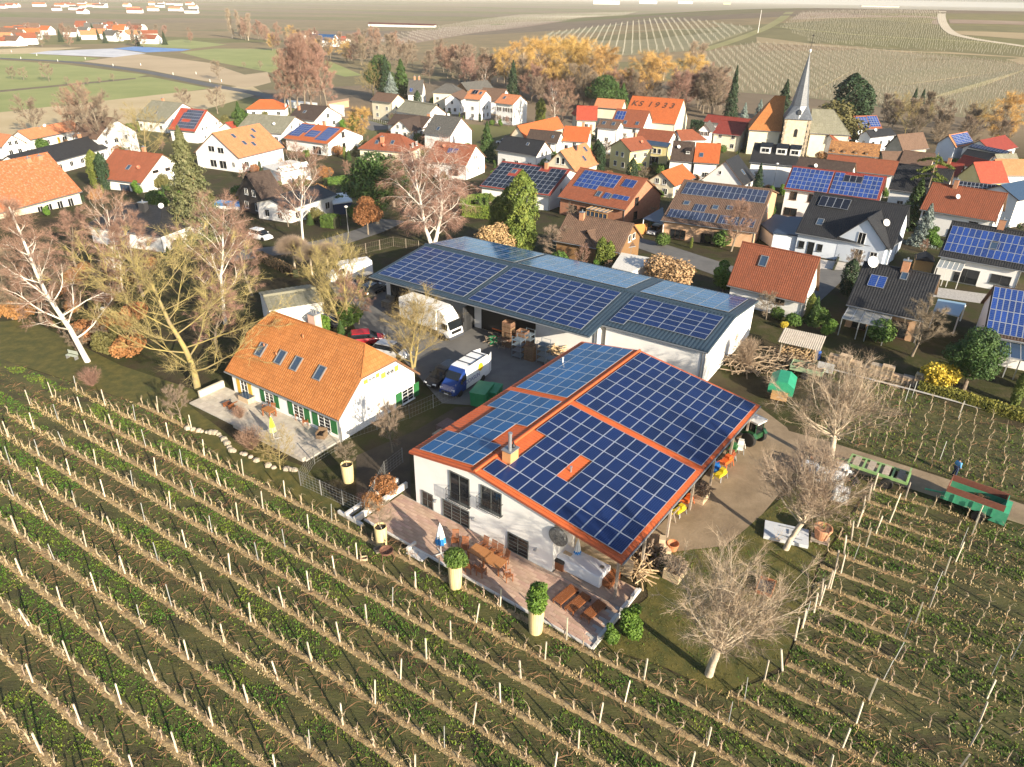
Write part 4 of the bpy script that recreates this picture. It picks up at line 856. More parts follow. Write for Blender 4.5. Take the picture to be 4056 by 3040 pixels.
pinkv=mat('vineyard_pink_brown',(.25,.17,.115),(.30,.22,.15),scale=.03); tanv=mat('vineyard_tan',(.36,.27,.15),(.30,.23,.12),scale=.03); olv=mat('vineyard_olive',(.19,.175,.085),(.24,.21,.115),scale=.03); grp=mat('grass_track',(.22,.21,.07),(.28,.25,.11),scale=.05); chalk=mat('pale_track',(.50,.42,.30),(.56,.48,.36),scale=.05)
def tp(c,r,L): return [T(c,r,*p) for p in L]
sheet('left_field',tp(0,0,[(-200,1060),(-200,840),(1450,700),(2150,640),(2260,700),(1500,890),(700,970),(100,1040)]),fieldt)
sheet('green_field',tp(0,0,[(-200,705),(1150,580),(1280,575),(1800,665),(1450,702),(-200,860)]),fieldg)
sheet('upper_green_field',tp(0,0,[(-200,440),(0,445),(560,480),(1250,560),(1150,582),(-200,690)]),fieldg)
sheet('bank',tp(0,0,[(-200,688),(1150,581),(1155,592),(-200,704)]),hedgeb)
sheet('ploughed_field',tp(0,0,[(690,455),(1200,400),(1800,470),(2100,560),(2300,540),(2330,620),(2200,650),(2100,660),(1700,600),(1250,520)]),fieldp)
sheet('far_green_field',tp(0,0,[(-200,400),(230,395),(850,430),(690,455),(480,450),(-200,425)]),fieldg)
sheet('fleece_field',tp(0,0,[(230,395),(400,375),(950,358),(1250,395),(970,425)]),plastic); sheet('blue_fleece_field',tp(0,0,[(960,358),(1150,343),(1640,365),(1560,378),(1250,388)]),plb)
sheet('meadow',tp(0,0,[(1540,388),(1850,360),(2412,365),(2390,520),(2330,545),(1900,470)]),fieldg); sheet('meadow_by_wood',tp(1,0,[(590,450),(680,480),(910,570),(760,580),(600,540)]),fieldg)
sheet('strip_field',tp(0,0,[(1300,310),(1560,290),(1950,330),(1640,362),(1150,340)]),fieldg); sheet('tan_strip',tp(0,0,[(-100,365),(260,350),(700,350),(400,375),(230,395),(-100,400)]),fieldt)
strip('country_road',tp(0,0,[(-100,428),(480,452),(860,485),(1300,545),(1800,640),(2212,705),(2500,790)]),6.5,road,dz=.06)
# hill fields
sheet('hill_field',tp(2,0,[(300,290),(1300,160),(2100,250),(1550,440),(900,480),(100,420)]),olv,.06,4)
sheet('hill_field_pink',tp(1,0,[(950,300),(1500,210),(2300,190),(2700,180),(2300,240),(1900,270),(1300,340)]),pinkv,.06,4)
sheet('hill_field_tan',tp(3,0,[(-100,320),(400,385),(2300,505),(2300,570),(1000,440),(-100,372)]),tanv,.06,4)
sheet('hill_field_olive',tp(3,0,[(-100,375),(1000,442),(2300,572),(2300,960),(1200,860),(300,760),(-600,700),(-700,480)]),olv,.06,4)
sheet('hill_field_rose',tp(3,0,[(300,110),(1480,150),(1500,215),(200,170)]),pinkv,.06,4)
sheet('hill_field_yellow',tp(3,0,[(1600,270),(2300,290),(2300,350),(1650,300)]),tanv,.06,4); sheet('hill_field_far',tp(3,0,[(1560,170),(2300,190),(2300,220),(1570,205)]),pinkv,.06,4)
strip('vineyard_track',tp(3,0,[(1750,72),(1560,88),(1492,120),(1505,190),(1540,250),(1610,302),(1800,345),(2300,415)]),7,chalk,dz=.12); strip('grass_track',tp(2,0,[(1640,440),(1900,360),(2200,245),(2400,130),(2600,70)]),9,grp,dz=.12); strip('grass_track',tp(3,0,[(50,235),(700,300),(1150,330),(2212,395)]),4,grp,dz=.12)
# near ground
PATH_U=[(1640,915),(1780,952),(1909,992),(2134,1064),(2260,1108)]; PATH_L=[(2260,1150),(2049,1084),(1909,1038),(1780,1002),(1640,985)]
YARD=[(690,585),(800,600),(1330,765),(1245,765),(1150,822),(1075,880),(955,872),(905,815),(860,765),(770,715),(735,650)]
sheet('yard',YARD,asph)
strip('street',[(1310,500),(1400,525),(1470,552),(1600,598),(1680,640)],5.5,asph); strip('street',[(470,560),(560,545),(650,535),(720,520),(800,490),(850,460)],5,asph); strip('street',tp(1,0,[(760,900),(900,930),(1100,985)]),9,asph); strip('street',[(1090,290),(1200,268),(1320,262)],6,asph); strip('street',[(1720,660),(1800,590),(1840,560)],4,asph)
sheet('dirt_yard',[(1640,880),(1700,925),(1735,990),(1690,1060),(1640,1120),(1560,1185),(1430,1200),(1380,1180),(1480,1080)],dirt)
sheet('dirt_path',PATH_U+PATH_L,dirt)
sheet('garden_soil',[(770,985),(900,930),(985,880),(1080,880),(1000,935),(885,985),(888,1090),(840,1100),(770,1075)],dirtd)
LAWN=[(1000,1235),(760,1110),(860,1050),(900,1110),(1270,1390),(1300,1380),(1400,1290),(1390,1200),(1570,1180),(1660,1100),(1760,1020),(1880,1040),(1830,1120),(1765,1220),(1735,1330),(1690,1440),(1560,1500),(1420,1435),(1280,1395)]
lw=sheet('lawn',LAWN,lawn); sheet('garden_lawn',[(-40,700),(60,690),(260,790),(440,850),(400,870),(520,960),(660,1010),(760,1120),(640,1080),(470,990),(400,905),(60,795),(-40,765)],lawn)
# ---------------------------------------------------------------- the near vineyard
VA=R_(-32.8); E1=np.array([math.cos(VA),math.sin(VA)]); E2=np.array([-math.sin(VA),math.cos(VA)])
V1=[(-60,752),(60,797),(400,905),(470,988),(640,1078),(760,1122),(1000,1258),(1280,1398),(1420,1440),(1560,1505),(1690,1452),(1740,1330),(1770,1225),(1830,1125),(1890,1048),(2000,1078),(2260,1160),(2480,1300),(2420,1780),(-160,1780),(-160,752)]
V2=[(1790,800),(1960,848),(2260,945),(2330,1000),(2260,1100),(2134,1060),(1909,988),(1760,938)]
def poly_w(P): return np.array([gat(*p)[:2] for p in P])
def inside(pts,poly):
    x,y=pts[:,0],pts[:,1]; c=np.zeros(len(pts),bool); n=len(poly)
    for i in range(n):
        x1,y1=poly[i];x2,y2=poly[(i+1)%n]
        c^=((y1>y)!=(y2>y))&(x<(x2-x1)*(y-y1)/(y2-y1+1e-12)+x1)
    return c
W1,W2,WL=poly_w(V1),poly_w(V2),poly_w(LAWN)
vsoil=mat('vineyard_soil',(.042,.034,.012),(.10,.085,.026),scale=.8,bump=.7,bscale=9,c3=(.066,.068,.016),stretch=(.35,1,1))
for P in (V1,V2):
    o=sheet('vineyard_ground',P,vsoil)
SP=1.97; ROWS=[8.35+SP*k for k in range(-3,34)]
def fld(pts,s,seed=0):
    "smooth pseudo noise 0..1"
    x,y=pts[:,0]/s,pts[:,1]/s
    v=np.sin(x*1.3+seed)+np.sin(y*1.7+seed*2+.6*np.sin(x*.9))+np.sin((x+y)*.8+seed*3)+.7*np.sin(x*3.1-y*2.3+seed)+.7*np.sin(y*4.1+x*1.9+seed*5)
    return np.clip(.5+v/6,0,1)
def rowpts(n,jx,jy,along=(-70,70)):
    "n random points per metre of each row"
    out=[]
    for k,r in enumerate(ROWS):
        m=int((along[1]-along[0])*n); t=rng.uniform(*along,m); d=rng.normal(0,jy,m)
        out.append(np.stack([t*E1[0]+(r+d)*E2[0],t*E1[1]+(r+d)*E2[1],np.full(m,k)],1))
    return np.concatenate(out)
def cam_cull(P):
    d=np.stack([P[:,0],P[:,1],np.full(len(P),-H)],1)@RC.T
    u=d[:,0]/d[:,2]*FPX/2028; v=d[:,1]/d[:,2]*FPX/1520
    return (np.abs(u)<1.12)&(np.abs(v)<1.12)
def blades(name,P,h,w_,lean,m,n=3,hv=.4,z=None,flat=0.,curl=0):
    "tufts of n thin triangular blades standing at the points"
    k=len(P); N=k*n
    base=np.repeat(P[:,:2],n,0)+rng.normal(0,.04,(N,2)); a=rng.uniform(0,2*PI,N); hh=h*(1+hv*rng.normal(0,1,N)).clip(.3,2.5)
    ln=np.abs(rng.normal(0,lean,N))+flat; dx=np.stack([np.cos(a),np.sin(a)],1); px=np.stack([-np.sin(a),np.cos(a)],1)*(w_*rng.uniform(.6,1.4,N))[:,None]
    zb=np.zeros(N) if z is None else np.repeat(z,n)
    zb=zb+terr(base[:,0],base[:,1])
    v=np.empty((N,3,3)); v[:,0,:2]=base-px; v[:,1,:2]=base+px; v[:,2,:2]=base+dx*(hh*ln)[:,None]
    v[:,0,2]=zb; v[:,1,2]=zb; v[:,2,2]=zb+hh*np.cos(np.minimum(ln,1.4))
    return struct(inst(name,fast_mesh(name,v.reshape(-1,3),np.arange(3*N).reshape(-1,3),m)),'stuff')
drym=mat('dry_grass_blades',(.40,.29,.13),(.56,.44,.24),scale=.6,rough=.9,c3=(.48,.36,.18)); weedm=mat('weed_blades',(.045,.135,.010),(.17,.22,.020),scale=.5,rough=.8,c3=(.08,.15,.012)); olivem=mat('moss_blades',(.085,.085,.015),(.17,.13,.03),scale=.5,rough=.9); brownm=mat('dead_leaf_blades',(.10,.058,.028),(.19,.115,.055),scale=.6,rough=.9); canem=mat('pruned_cane',(.20,.095,.045),(.34,.19,.10),scale=.5,rough=.8)
# dry grass ridge under each row
P=rowpts(60,0,.16); P=P[inside(P,W1)&cam_cull(P)]; right=sstep(-2,18,P@np.array([E1[0],E1[1],0])); keep=rng.uniform(0,1,len(P))<(.8-.76*right)*np.where(fld(P,3.1,1)>.3,1,.35); P=P[keep]
blades('dry_grass',P,.12,.035,.85,drym,3)
RG=[];RF=[]; q0_=0
for k_,r_ in enumerate(ROWS):
    t=np.arange(-62,66,.22); n_c=6; off=np.linspace(-.30,.30,n_c)
    rt_=1-sstep(-4,11,t)[:,None]
    c=t[:,None]*E1[0]+(r_+off[None])*E2[0]; d_=t[:,None]*E1[1]+(r_+off[None])*E2[1]
    hh=np.array([-.02,.07,.12,.12,.07,-.02])[None]*rng.uniform(.35,1.3,(len(t),n_c))*(.5+.7*fld(np.stack([t,np.full(len(t),r_)],1),1.7,k_))[:,None]
    V_=np.stack([c+rng.normal(0,.025,c.shape),d_+rng.normal(0,.025,c.shape),hh],-1); hh_=0; V_[...,2]=np.where(rt_>.02,V_[...,2]*rt_,-.3); ok=inside(V_[:,2,:2],W1)&(t<11)&cam_cull(V_[:,2,:2])
    idx=np.arange(len(t)*n_c).reshape(len(t),n_c)+q0_; keep_=ok[:-1]&ok[1:]
    f=np.stack([idx[:-1,:-1],idx[:-1,1:],idx[1:,1:],idx[1:,:-1]],-1)[keep_].reshape(-1,4); RG.append(V_.reshape(-1,3)); RF.append(f); q0_+=len(t)*n_c
struct(inst('row_mounds',fast_mesh('row_mounds',np.concatenate(RG),np.concatenate(RF),mat('row_mound_straw',(.20,.135,.065),(.42,.31,.165),scale=3.5,rough=.95,bump=.8,bscale=18,c3=(.31,.22,.11)))),'stuff')
# flattened ridge mounds so the strip stands a little proud
b=MB()
# weeds and moss between the rows
A=rng.uniform([-55,18],[62,68],(230000,2)); A=A[inside(A,W1)&cam_cull(A)]
rn=(A@E2-ROWS[0])/SP; alley=np.floor(rn).astype(int)%2; fr=np.abs(rn-np.floor(rn)-.5)
right=sstep(2,22,A@E1)
g=fld(A,2.2,4); gw=((alley==0)*.85+.2+right*.6)*(g>.34)*(fr<.36)
k=rng.uniform(0,1,len(A)); weeds=A[k<gw*1.3]; blades('weeds',weeds,.12,.055,.85,weedm,4)
k2=rng.uniform(0,1,len(A)); blades('moss_grass',A[(k2<.33+.2*right)&(fr<.42+.08*right)],.08,.035,.8,olivem,2); blades('dead_leaves',A[(k2>.55)&(g<.62)&(k2<.9-.3*right)],.06,.045,1.2,brownm,2)
# pruned canes lying in the brown alleys
c=A[(rng.uniform(0,1,len(A))<np.where(alley==1,.20,.03)*(1-.5*right))&(fr<.36)]
def canes(name,P,L,w_,m,z=.06):
    N=len(P); a=rng.uniform(0,2*PI,N); l=L*rng.uniform(.5,1.3,N); d=np.stack([np.cos(a),np.sin(a)],1); p=np.stack([-np.sin(a),np.cos(a)],1)*w_
    bend=rng.normal(0,.25,N)[:,None]*p/w_*l[:,None]*.5
    mid=P[:,:2]+d*(l/2)[:,None]+bend; end=P[:,:2]+d*l[:,None]; zz=rng.uniform(.02,.12,N); zm=zz+rng.uniform(.03,.22,N)
    v=np.empty((N,5,3)); v[:,0,:2]=P[:,:2]-p; v[:,1,:2]=P[:,:2]+p; v[:,2,:2]=mid+p*.8; v[:,3,:2]=mid-p*.8; v[:,4,:2]=end
    v[:,0,2]=zz;v[:,1,2]=zz+.015;v[:,2,2]=zm+.012;v[:,3,2]=zm;v[:,4,2]=zz*.7+rng.uniform(0,.12,N); v[:,:,2]+=terr(P[:,0],P[:,1])[:,None]
    i=np.arange(N)[:,None]*5; F=np.concatenate([i+[0,1,2],i+[0,2,3],i+[3,2,4]])
    return struct(inst(name,fast_mesh(name,v.reshape(-1,3),F,m)),'stuff')
canes('pruned_canes',c,.75,.011,canem)
# second vineyard and lawn
A2=rng.uniform([15,40],[85,95],(90000,2)); A2=A2[inside(A2,W2)&cam_cull(A2)]; g=fld(A2,2.6,2); k=rng.uniform(0,1,len(A2)); blades('weeds',A2[(k<.55)&(g>.4)],.15,.05,.8,weedm,3); blades('moss_grass',A2[(k>.6)],.1,.05,.8,olivem,2); blades('dead_leaves',A2[(k<.5)&(g<.5)],.1,.06,1.1,brownm,2); canes('pruned_canes',A2[(k>.3)&(k<.42)],.9,.014,canem)
A3=rng.uniform([-35,25],[35,60],(120000,2)); A3=A3[inside(A3,WL)&cam_cull(A3)]; k=rng.uniform(0,1,len(A3)); g=fld(A3,2.,6); blades('lawn_grass',A3[k<.6],.08,.03,.8,olivem,3); blades('lawn_grass_green',A3[(k>.55)&(g>.55)],.09,.03,.8,weedm,3)
# vines: a knotted trunk with one bent cane, several shapes shared by all
barkv=mat('vine_bark',(.30,.22,.14),(.46,.37,.26),scale=8,rough=.95,bump=.4,rand=.2); postw=mat('post_wood',(.46,.40,.30),(.62,.56,.44),scale=4,rough=.9,rand=.2,stretch=(4,4,.6)); postm=mat('post_metal',(.50,.52,.52),(.60,.62,.60),scale=4,rough=.4,metal=.5)
def vine_mesh(i):
    r=random.Random(i); b=MB(); h=r.uniform(.65,.95); x=y=0; pts=[(0,0,-.05)]; rad=[.055]
    for k in range(1,6):
        x+=r.uniform(-.07,.09); y+=r.uniform(-.06,.06); pts.append((x,y,h*k/5)); rad.append(r.uniform(.032,.05))
    rad[-1]=.055; b.tube(pts,rad,6)
    for q in range(r.choice((1,1,2))):
        s=r.choice((-1,1)); e=[Vector(pts[-1])]; a=r.uniform(-.3,.3); L=r.uniform(.25,.55); up_=r.uniform(.2,.6)
        for k in range(1,6): t=k/5; e.append(Vector((x+s*L*t*math.cos(a)*(.6+.4*t),y+L*t*math.sin(a),h+up_*math.sin(t*2.4)*.8)))
        b.tube(e,[.012,.010,.009,.008,.007,.005],4)
    for q in range(2): b.tube([pts[-2],(x+r.uniform(-.25,.25),y+r.uniform(-.2,.2),h+r.uniform(-.05,.25))],[.02,.008],4)
    return b.mesh('grapevine',barkv)
VM=[vine_mesh(i) for i in range(9)]
def row_points(step,jit,poly,off=0.):
    out=[]
    for k,r in enumerate(ROWS):
        t=np.arange(-70,75,step)+(off+k*.37)%step; t=t+rng.normal(0,jit,len(t)); p=np.stack([t*E1[0]+r*E2[0],t*E1[1]+r*E2[1]],1); p=p[inside(p,poly)&cam_cull(p)]; out.append(p)
    return np.concatenate(out)
vp=row_points(1.22,.08,W1); vp=vp[np.argsort(np.hypot(vp[:,0],vp[:,1]))]; vp=vp[rng.uniform(0,1,len(vp))>.06]
rest=MB()
for i,p in enumerate(vp):
    rz=VA+rng.normal(0,.5)+(PI if rng.uniform()<.5 else 0); s=rng.uniform(.85,1.15)
    if i<290:
        o=inst('grapevine',VM[i%9],None,(p[0],p[1],0),rz,s); tag(o,'knotted pruned grapevine with a bent cane in the near vineyard rows','grapevine','grapevines of the near vineyard')
    else:
        me=VM[i%9]; M=Matrix.Translation((p[0],p[1],0))@Matrix.Rotation(rz,4,'Z')@Matrix.Scale(s,4)
        rest.mesh_add([tuple(M@v.co) for v in me.vertices],[tuple(q.vertices) for q in me.polygons])
vp2=row_points(1.3,.1,W2) if False else np.concatenate([np.stack([t*E1[0]+r*E2[0],t*E1[1]+r*E2[1]],1) for r in np.arange(40,100,2.) for t in [np.arange(-40,90,1.3)]]); vp2=vp2[inside(vp2,W2)&cam_cull(vp2)]
for i,p in enumerate(vp2):
    me=VM[i%9]; M=Matrix.Translation((p[0],p[1],0))@Matrix.Rotation(rng.uniform(0,6),4,'Z'); rest.mesh_add([tuple(M@v.co) for v in me.vertices],[tuple(q.vertices) for q in me.polygons])
struct(rest.obj('more_grapevines',barkv),'stuff')
pw_=[MB().box((0,0,.85),(.075,.075,1.75),0).mesh('vineyard_post',postw)]
b=MB(); b.box((0,0,.85),(.05,.015,1.75)); b.box((.02,.02,.85),(.012,.035,1.75)); pm_=b.mesh('vineyard_post',postm)
pp=row_points(5.05,.12,W1,1.); 
for i,p in enumerate(pp):
    lean=rng.normal(0,.04,2); o=inst('vineyard_post',pw_[0] if rng.uniform()<.72 else pm_,None,(p[0],p[1],0),rot=(lean[0],lean[1]+.03,rng.uniform(0,1)),scale=(1,1,rng.uniform(.92,1.08)))
    if o.data is pm_: tag(o,'thin grey metal stake standing in a vineyard row','post','metal stakes of the near vineyard')
    else: tag(o,'pale square wooden post standing in a vineyard row','post','wooden posts of the near vineyard')
# thick round end posts in a slanting line on the right
ep=MB().tube([(0,0,-.1),(0,0,1.75)],[.07,.06],8).mesh('end_post',postw)
for q in ((1886,1060),(1875,1083),(1864,1108),(1851,1140),(1839,1168),(1823,1198),(1805,1230),(1788,1272),(1773,1296),(1758,1324),(1733,1357),(1717,1384),(1690,1450)):
    p=gat(*q); o=inst('end_post',ep,None,p,rot=(rng.normal(0,.05),rng.normal(0,.05)-.12,0)); tag(o,'thick pale round end post of a vineyard row beside the lawn','post','end posts in a slanting line')
for q in ((1978,836,1969,862),(1960,845,1955,868),(2080,865,2070,905),(2058,925,2030,995)):
    p=gat(q[2],q[3]); o=inst('vineyard_post',pm_,None,p,scale=(1,1,1.15)); tag(o,'slim metal stake in the vineyard beyond the dirt path','post','stakes beyond the path')
# ---------------------------------------------------------------- rows of posts on the far hill
def far_posts(name,poly_px,az,row_sp,post_sp,h,wd,m,jit=.3):
    Wp=poly_w(poly_px); c=Wp.mean(0); a=R_(az); e1=np.array([math.cos(a),math.sin(a)]); e2=np.array([-e1[1],e1[0]]); R=np.abs(Wp-c).max()*1.5
    t=np.arange(-R,R,post_sp); s=np.arange(-R,R,row_sp); tt,ss=np.meshgrid(t,s); tt=tt.ravel()+rng.normal(0,jit,tt.size); ss=ss.ravel()
    P=c+tt[:,None]*e1+ss[:,None]*e2; P=P[inside(P,Wp)&cam_cull(P)]
    if len(P)>26000: P=P[rng.choice(len(P),26000,replace=False)]
    N=len(P); z=terr(P[:,0],P[:,1]); dx=np.array([[-1,-1],[1,-1],[0,1.]])*wd
    v=np.empty((N,6,3)); v[:,:3,:2]=P[:,None]+dx; v[:,3:,:2]=P[:,None]+dx; v[:,:3,2]=z[:,None]; v[:,3:,2]=(z+h*rng.uniform(.8,1.15,N))[:,None]
    i=np.arange(N)[:,None]*6; F=np.concatenate([i+[0,1,4,3],i+[1,2,5,4],i+[2,0,3,5]])
    return struct(inst(name,fast_mesh(name,v.reshape(-1,3),F,m)),'stuff')
hp=mat('far_post_wood',(.36,.34,.28)); vr=mat('far_vine_wood',(.17,.13,.095))
far_posts('hill_posts',tp(3,0,[(-100,375),(1000,442),(2400,572),(2400,960),(1200,860),(300,760),(-600,700),(-700,480)]),-8,2.,5.,1.9,.045,hp)
far_posts('hill_posts',tp(2,0,[(300,290),(1300,160),(2100,250),(1550,440),(900,480),(100,420)]),-8,2.2,6.,1.9,.05,hp)
far_posts('hill_posts',tp(3,0,[(300,110),(1480,100),(1540,300),(2212,420),(2300,500),(400,380),(100,240)]),4,3.,9.,1.9,.08,hp)
far_posts('hill_vines',tp(3,0,[(-100,375),(1000,442),(2400,572),(2400,960),(1200,860),(300,760),(-600,700),(-700,480)]),-8,2.,1.3,1.,.06,vr)
far_posts('hill_posts',tp(1,0,[(950,300),(1500,210),(2300,110),(3300,90),(2700,180),(1900,270),(1300,340)]),15,5,9.,1.9,.09,hp)
# ---------------------------------------------------------------- trees and shrubs
def tree_geo(seed,Ht=10.,r0=.22,first=.25,n1=9,n2=6,n3=5,up1=.6,spread=.42,tw=.7,ntw=3000,droop=0.,multi=1,lean=0.,crown='round',twist=.12,pollard=False):
    "skeleton of a bare tree: returns (trunk builder, branch builder, twig triangles)"
    r=random.Random(seed); R=np.random.default_rng(seed)
    tb,cb=MB(),MB(); tips=[]
    def grow(p,d,L,rad,n,bend,sink=0.):
        pts=[p];rs=[rad]
        for k in range(n):
            d=(d+Vector((r.gauss(0,bend),r.gauss(0,bend),r.gauss(0,bend)*.6+sink))).normalized(); p=p+d*(L/n); pts.append(p); rs.append(rad*(1-.75*(k+1)/n))
        return pts,rs
    stems=[]
    for s in range(multi):
        a=2*PI*s/multi+r.uniform(-.4,.4); tilt=0 if multi==1 else .22
        d=Vector((math.cos(a)*tilt+lean,math.sin(a)*tilt,1)).normalized()
        if pollard: L=Ht*first*1.15
        else: L=Ht*.93
        pts,rs=grow(Vector((0,0,-.1)) if multi==1 else Vector((math.cos(a)*.15,math.sin(a)*.15,-.1)),d,L,r0,8,twist*.6)
        if pollard: rs=[r0*(1-.35*i/8) for i in range(9)]
        tb.tube(pts,rs,8); stems.append((pts,rs))
    for pts,rs in stems:
        for i in range(n1):
            f=(i+.5)/n1; t=first+(1-first)*f if not pollard else .8+.2*f
            k=t*8; j=min(int(k),7); p=pts[j].lerp(pts[j+1],k-j); rad=(rs[j]+(rs[j+1]-rs[j])*(k-j))*.42
            a=i*2.4+r.uniform(-.5,.5)
            if crown=='round': L=Ht*spread*(1-.55*abs(f-.35)) 
            elif crown=='cone': L=Ht*spread*(1.05-f)
            else: L=Ht*spread*(.6+.4*math.sin(f*PI))
            if pollard: L=Ht*(1-first)*r.uniform(.6,.95); rad=r0*.27
            u=up1*(.6+.8*f) if not pollard else r.uniform(.45,2.4)
            d=Vector((math.cos(a),math.sin(a),u)).normalized()
            bp,br=grow(p,d,L,max(rad,.02),5,.16,.10 if not droop else 0)
            cb.tube(bp,br,5,cap=False)
            for q in range(n2):
                t2=.3+.7*(q+.5)/n2; k=t2*5; jj=min(int(k),4); pp=bp[jj].lerp(bp[jj+1],k-jj)
                dd=(bp[jj+1]-bp[jj]).normalized(); dd=(dd+Vector((r.gauss(0,.55),r.gauss(0,.55),r.gauss(.15,.4)))).normalized()
                sp,sr=grow(pp,dd,L*.45*r.uniform(.7,1.2),max(rad*.28,.010),3,.2,-droop*.5)
                cb.tube(sp,[max(x,.008) for x in sr],3,cap=False)
                for w_ in range(n3):
                    k=r.uniform(.2,1)*3; j3=min(int(k),2); tips.append((sp[j3].lerp(sp[j3+1],k-j3),(sp[j3+1]-sp[j3]).normalized()))
    P=np.array([t[0] for t in tips]); D=np.array([t[1] for t in tips])
    idx=R.integers(0,len(P),ntw); D=D[idx]+R.normal(0,.5,(ntw,3))+np.array([0,0,-droop*1.4 if droop else .18]); D/=np.linalg.norm(D,axis=1,keepdims=True)
    L=tw*R.uniform(.4,1.3,ntw); Q=P[idx]+R.normal(0,.05,(ntw,3)); S=np.cross(D,R.normal(0,1,(ntw,3))); S/=np.linalg.norm(S,axis=1,keepdims=True)
    return tb,cb,(Q,D,L,S)
def twig_tris(q,w_,fork=True):
    Q,D,L,S=q; N=len(Q); 
    a=Q-S*w_; b=Q+S*w_; c=Q+D*L[:,None]
    V=[np.stack([a,b,c],1)]
    if fork:
        m=Q+D*(L*.45)[:,None]; e=m+(D*.7+S*.7)*(L*.5)[:,None]; V.append(np.stack([m-S*w_*.7,m+S*w_*.7,e],1))
        e2=m+(D*.75-S*.6)*(L*.45)[:,None]; V.append(np.stack([m-S*w_*.7,m+S*w_*.7,e2],1))
    V=np.concatenate(V).reshape(-1,3); return V,np.arange(len(V)).reshape(-1,3)
def proto(key,barkm,twm,ww=.014,fork=True,**k):
    tb,cb,q=tree_geo(**k); V,F=twig_tris(q,ww,fork)
    bv=np.array(cb.v); 
    tv=[];tf=[]
    for f in cb.f:
        if len(f)==4: tf+= [(f[0],f[1],f[2]),(f[0],f[2],f[3])]
        elif len(f)==3: tf.append(f)
    tf=np.array(tf); F2=np.concatenate([tf,F+len(bv)]); mi=np.concatenate([np.zeros(len(tf),int),np.ones(len(F),int)])
    return dict(trunk=tb.mesh('trunk',barkm,True),crown=fast_mesh('crown',np.concatenate([bv,V]),F2,[barkm,twm],mi),H=k.get('Ht',10.))
bark=mat('bark_grey_brown',(.16,.125,.09),(.27,.22,.165),scale=5,rough=.95,bump=.5,rand=.12); barkl=mat('bark_pale',(.40,.33,.24),(.55,.47,.36),scale=4,rough=.95,bump=.4); barkb=mat('bark_birch',(.62,.56,.48),(.78,.73,.65),scale=3,rough=.8,bump=.2); barky=mat('bark_lichen_yellow',(.24,.19,.11),(.37,.30,.09),scale=1.5,rough=.95)
twg=mat('twigs_grey_brown',(.20,.15,.105),(.31,.24,.17),scale=2,rand=.15); twp=mat('twigs_red_brown',(.24,.14,.10),(.36,.22,.16),scale=2,rand=.12); twy=mat('twigs_yellow',(.24,.18,.09),(.38,.30,.11),scale=2,rand=.1); two=mat('twigs_willow_orange',(.46,.28,.08),(.60,.38,.13),scale=2,rand=.1); twl=mat('twigs_pale',(.27,.20,.135),(.40,.31,.22),scale=2,rand=.1)
PR={}
PR['pollard']=proto('pollard',barkl,twl,.011,seed=11,Ht=9,r0=.26,first=.33,n1=30,n2=8,n3=4,tw=1.1,ntw=4200,pollard=True,twist=.1)
PR['pollard2']=proto('pollard2',barkl,twl,.012,seed=12,Ht=7,r0=.2,first=.33,n1=24,n2=8,n3=4,tw=1.0,ntw=3800,pollard=True,twist=.15)
PR['round']=proto('round',bark,twg,.013,seed=3,Ht=10,r0=.24,first=.22,n1=14,n2=8,n3=5,up1=.7,spread=.46,tw=.95,ntw=6500)
PR['round2']=proto('round2',bark,twp,.013,seed=5,Ht=11,r0=.25,first=.2,n1=15,n2=8,n3=5,up1=.9,spread=.40,tw=.95,ntw=6500)
PR['birch']=proto('birch',barkb,twp,.012,seed=21,Ht=15,r0=.24,first=.16,n1=26,n2=7,n3=4,up1=.75,spread=.30,tw=.9,ntw=4200,crown='cone',lean=-.12,twist=.12)
PR['birch2']=proto('birch2',barkb,twp,.012,seed=24,Ht=13,r0=.2,first=.2,n1=15,n2=7,n3=4,up1=1.2,spread=.36,tw=1.0,ntw=3600,crown='oval')
PR['weeping']=proto('weeping',barkb,twp,.014,seed=31,Ht=13,r0=.28,first=.12,n1=20,n2=10,n3=6,up1=1.1,spread=.42,tw=1.6,ntw=8500,droop=.55,multi=2,crown='oval')
PR['lichen']=proto('lichen',barky,twy,.012,seed=41,Ht=10,r0=.20,first=.15,n1=20,n2=10,n3=5,up1=.5,spread=.58,tw=.9,ntw=3600)
PR['smalllichen']=proto('smalllichen',barky,twy,.012,seed=43,Ht=7,r0=.13,first=.08,n1=14,n2=8,n3=5,up1=1.1,spread=.5,tw=.9,ntw=3000,multi=2)
PR['willow']=proto('willow',bark,two,.02,seed=51,Ht=14,r0=.3,first=.2,n1=16,n2=9,n3=6,up1=1.0,spread=.40,tw=1.6,ntw=6500,droop=.35,crown='oval')
PR['poplar']=proto('poplar',barkl,twl,.02,seed=53,Ht=18,r0=.3,first=.08,n1=34,n2=6,n3=5,up1=2.6,spread=.16,tw=1.5,ntw=4200,crown='oval')
PR['wood']=proto('wood',bark,twg,.022,seed=61,Ht=13,r0=.22,first=.15,n1=14,n2=8,n3=6,up1=1.1,spread=.36,tw=1.5,ntw=5200,crown='oval')
PR['wood2']=proto('wood2',bark,twp,.022,seed=62,Ht=12,r0=.22,first=.12,n1=14,n2=8,n3=6,up1=.9,spread=.42,tw=1.5,ntw=5200)
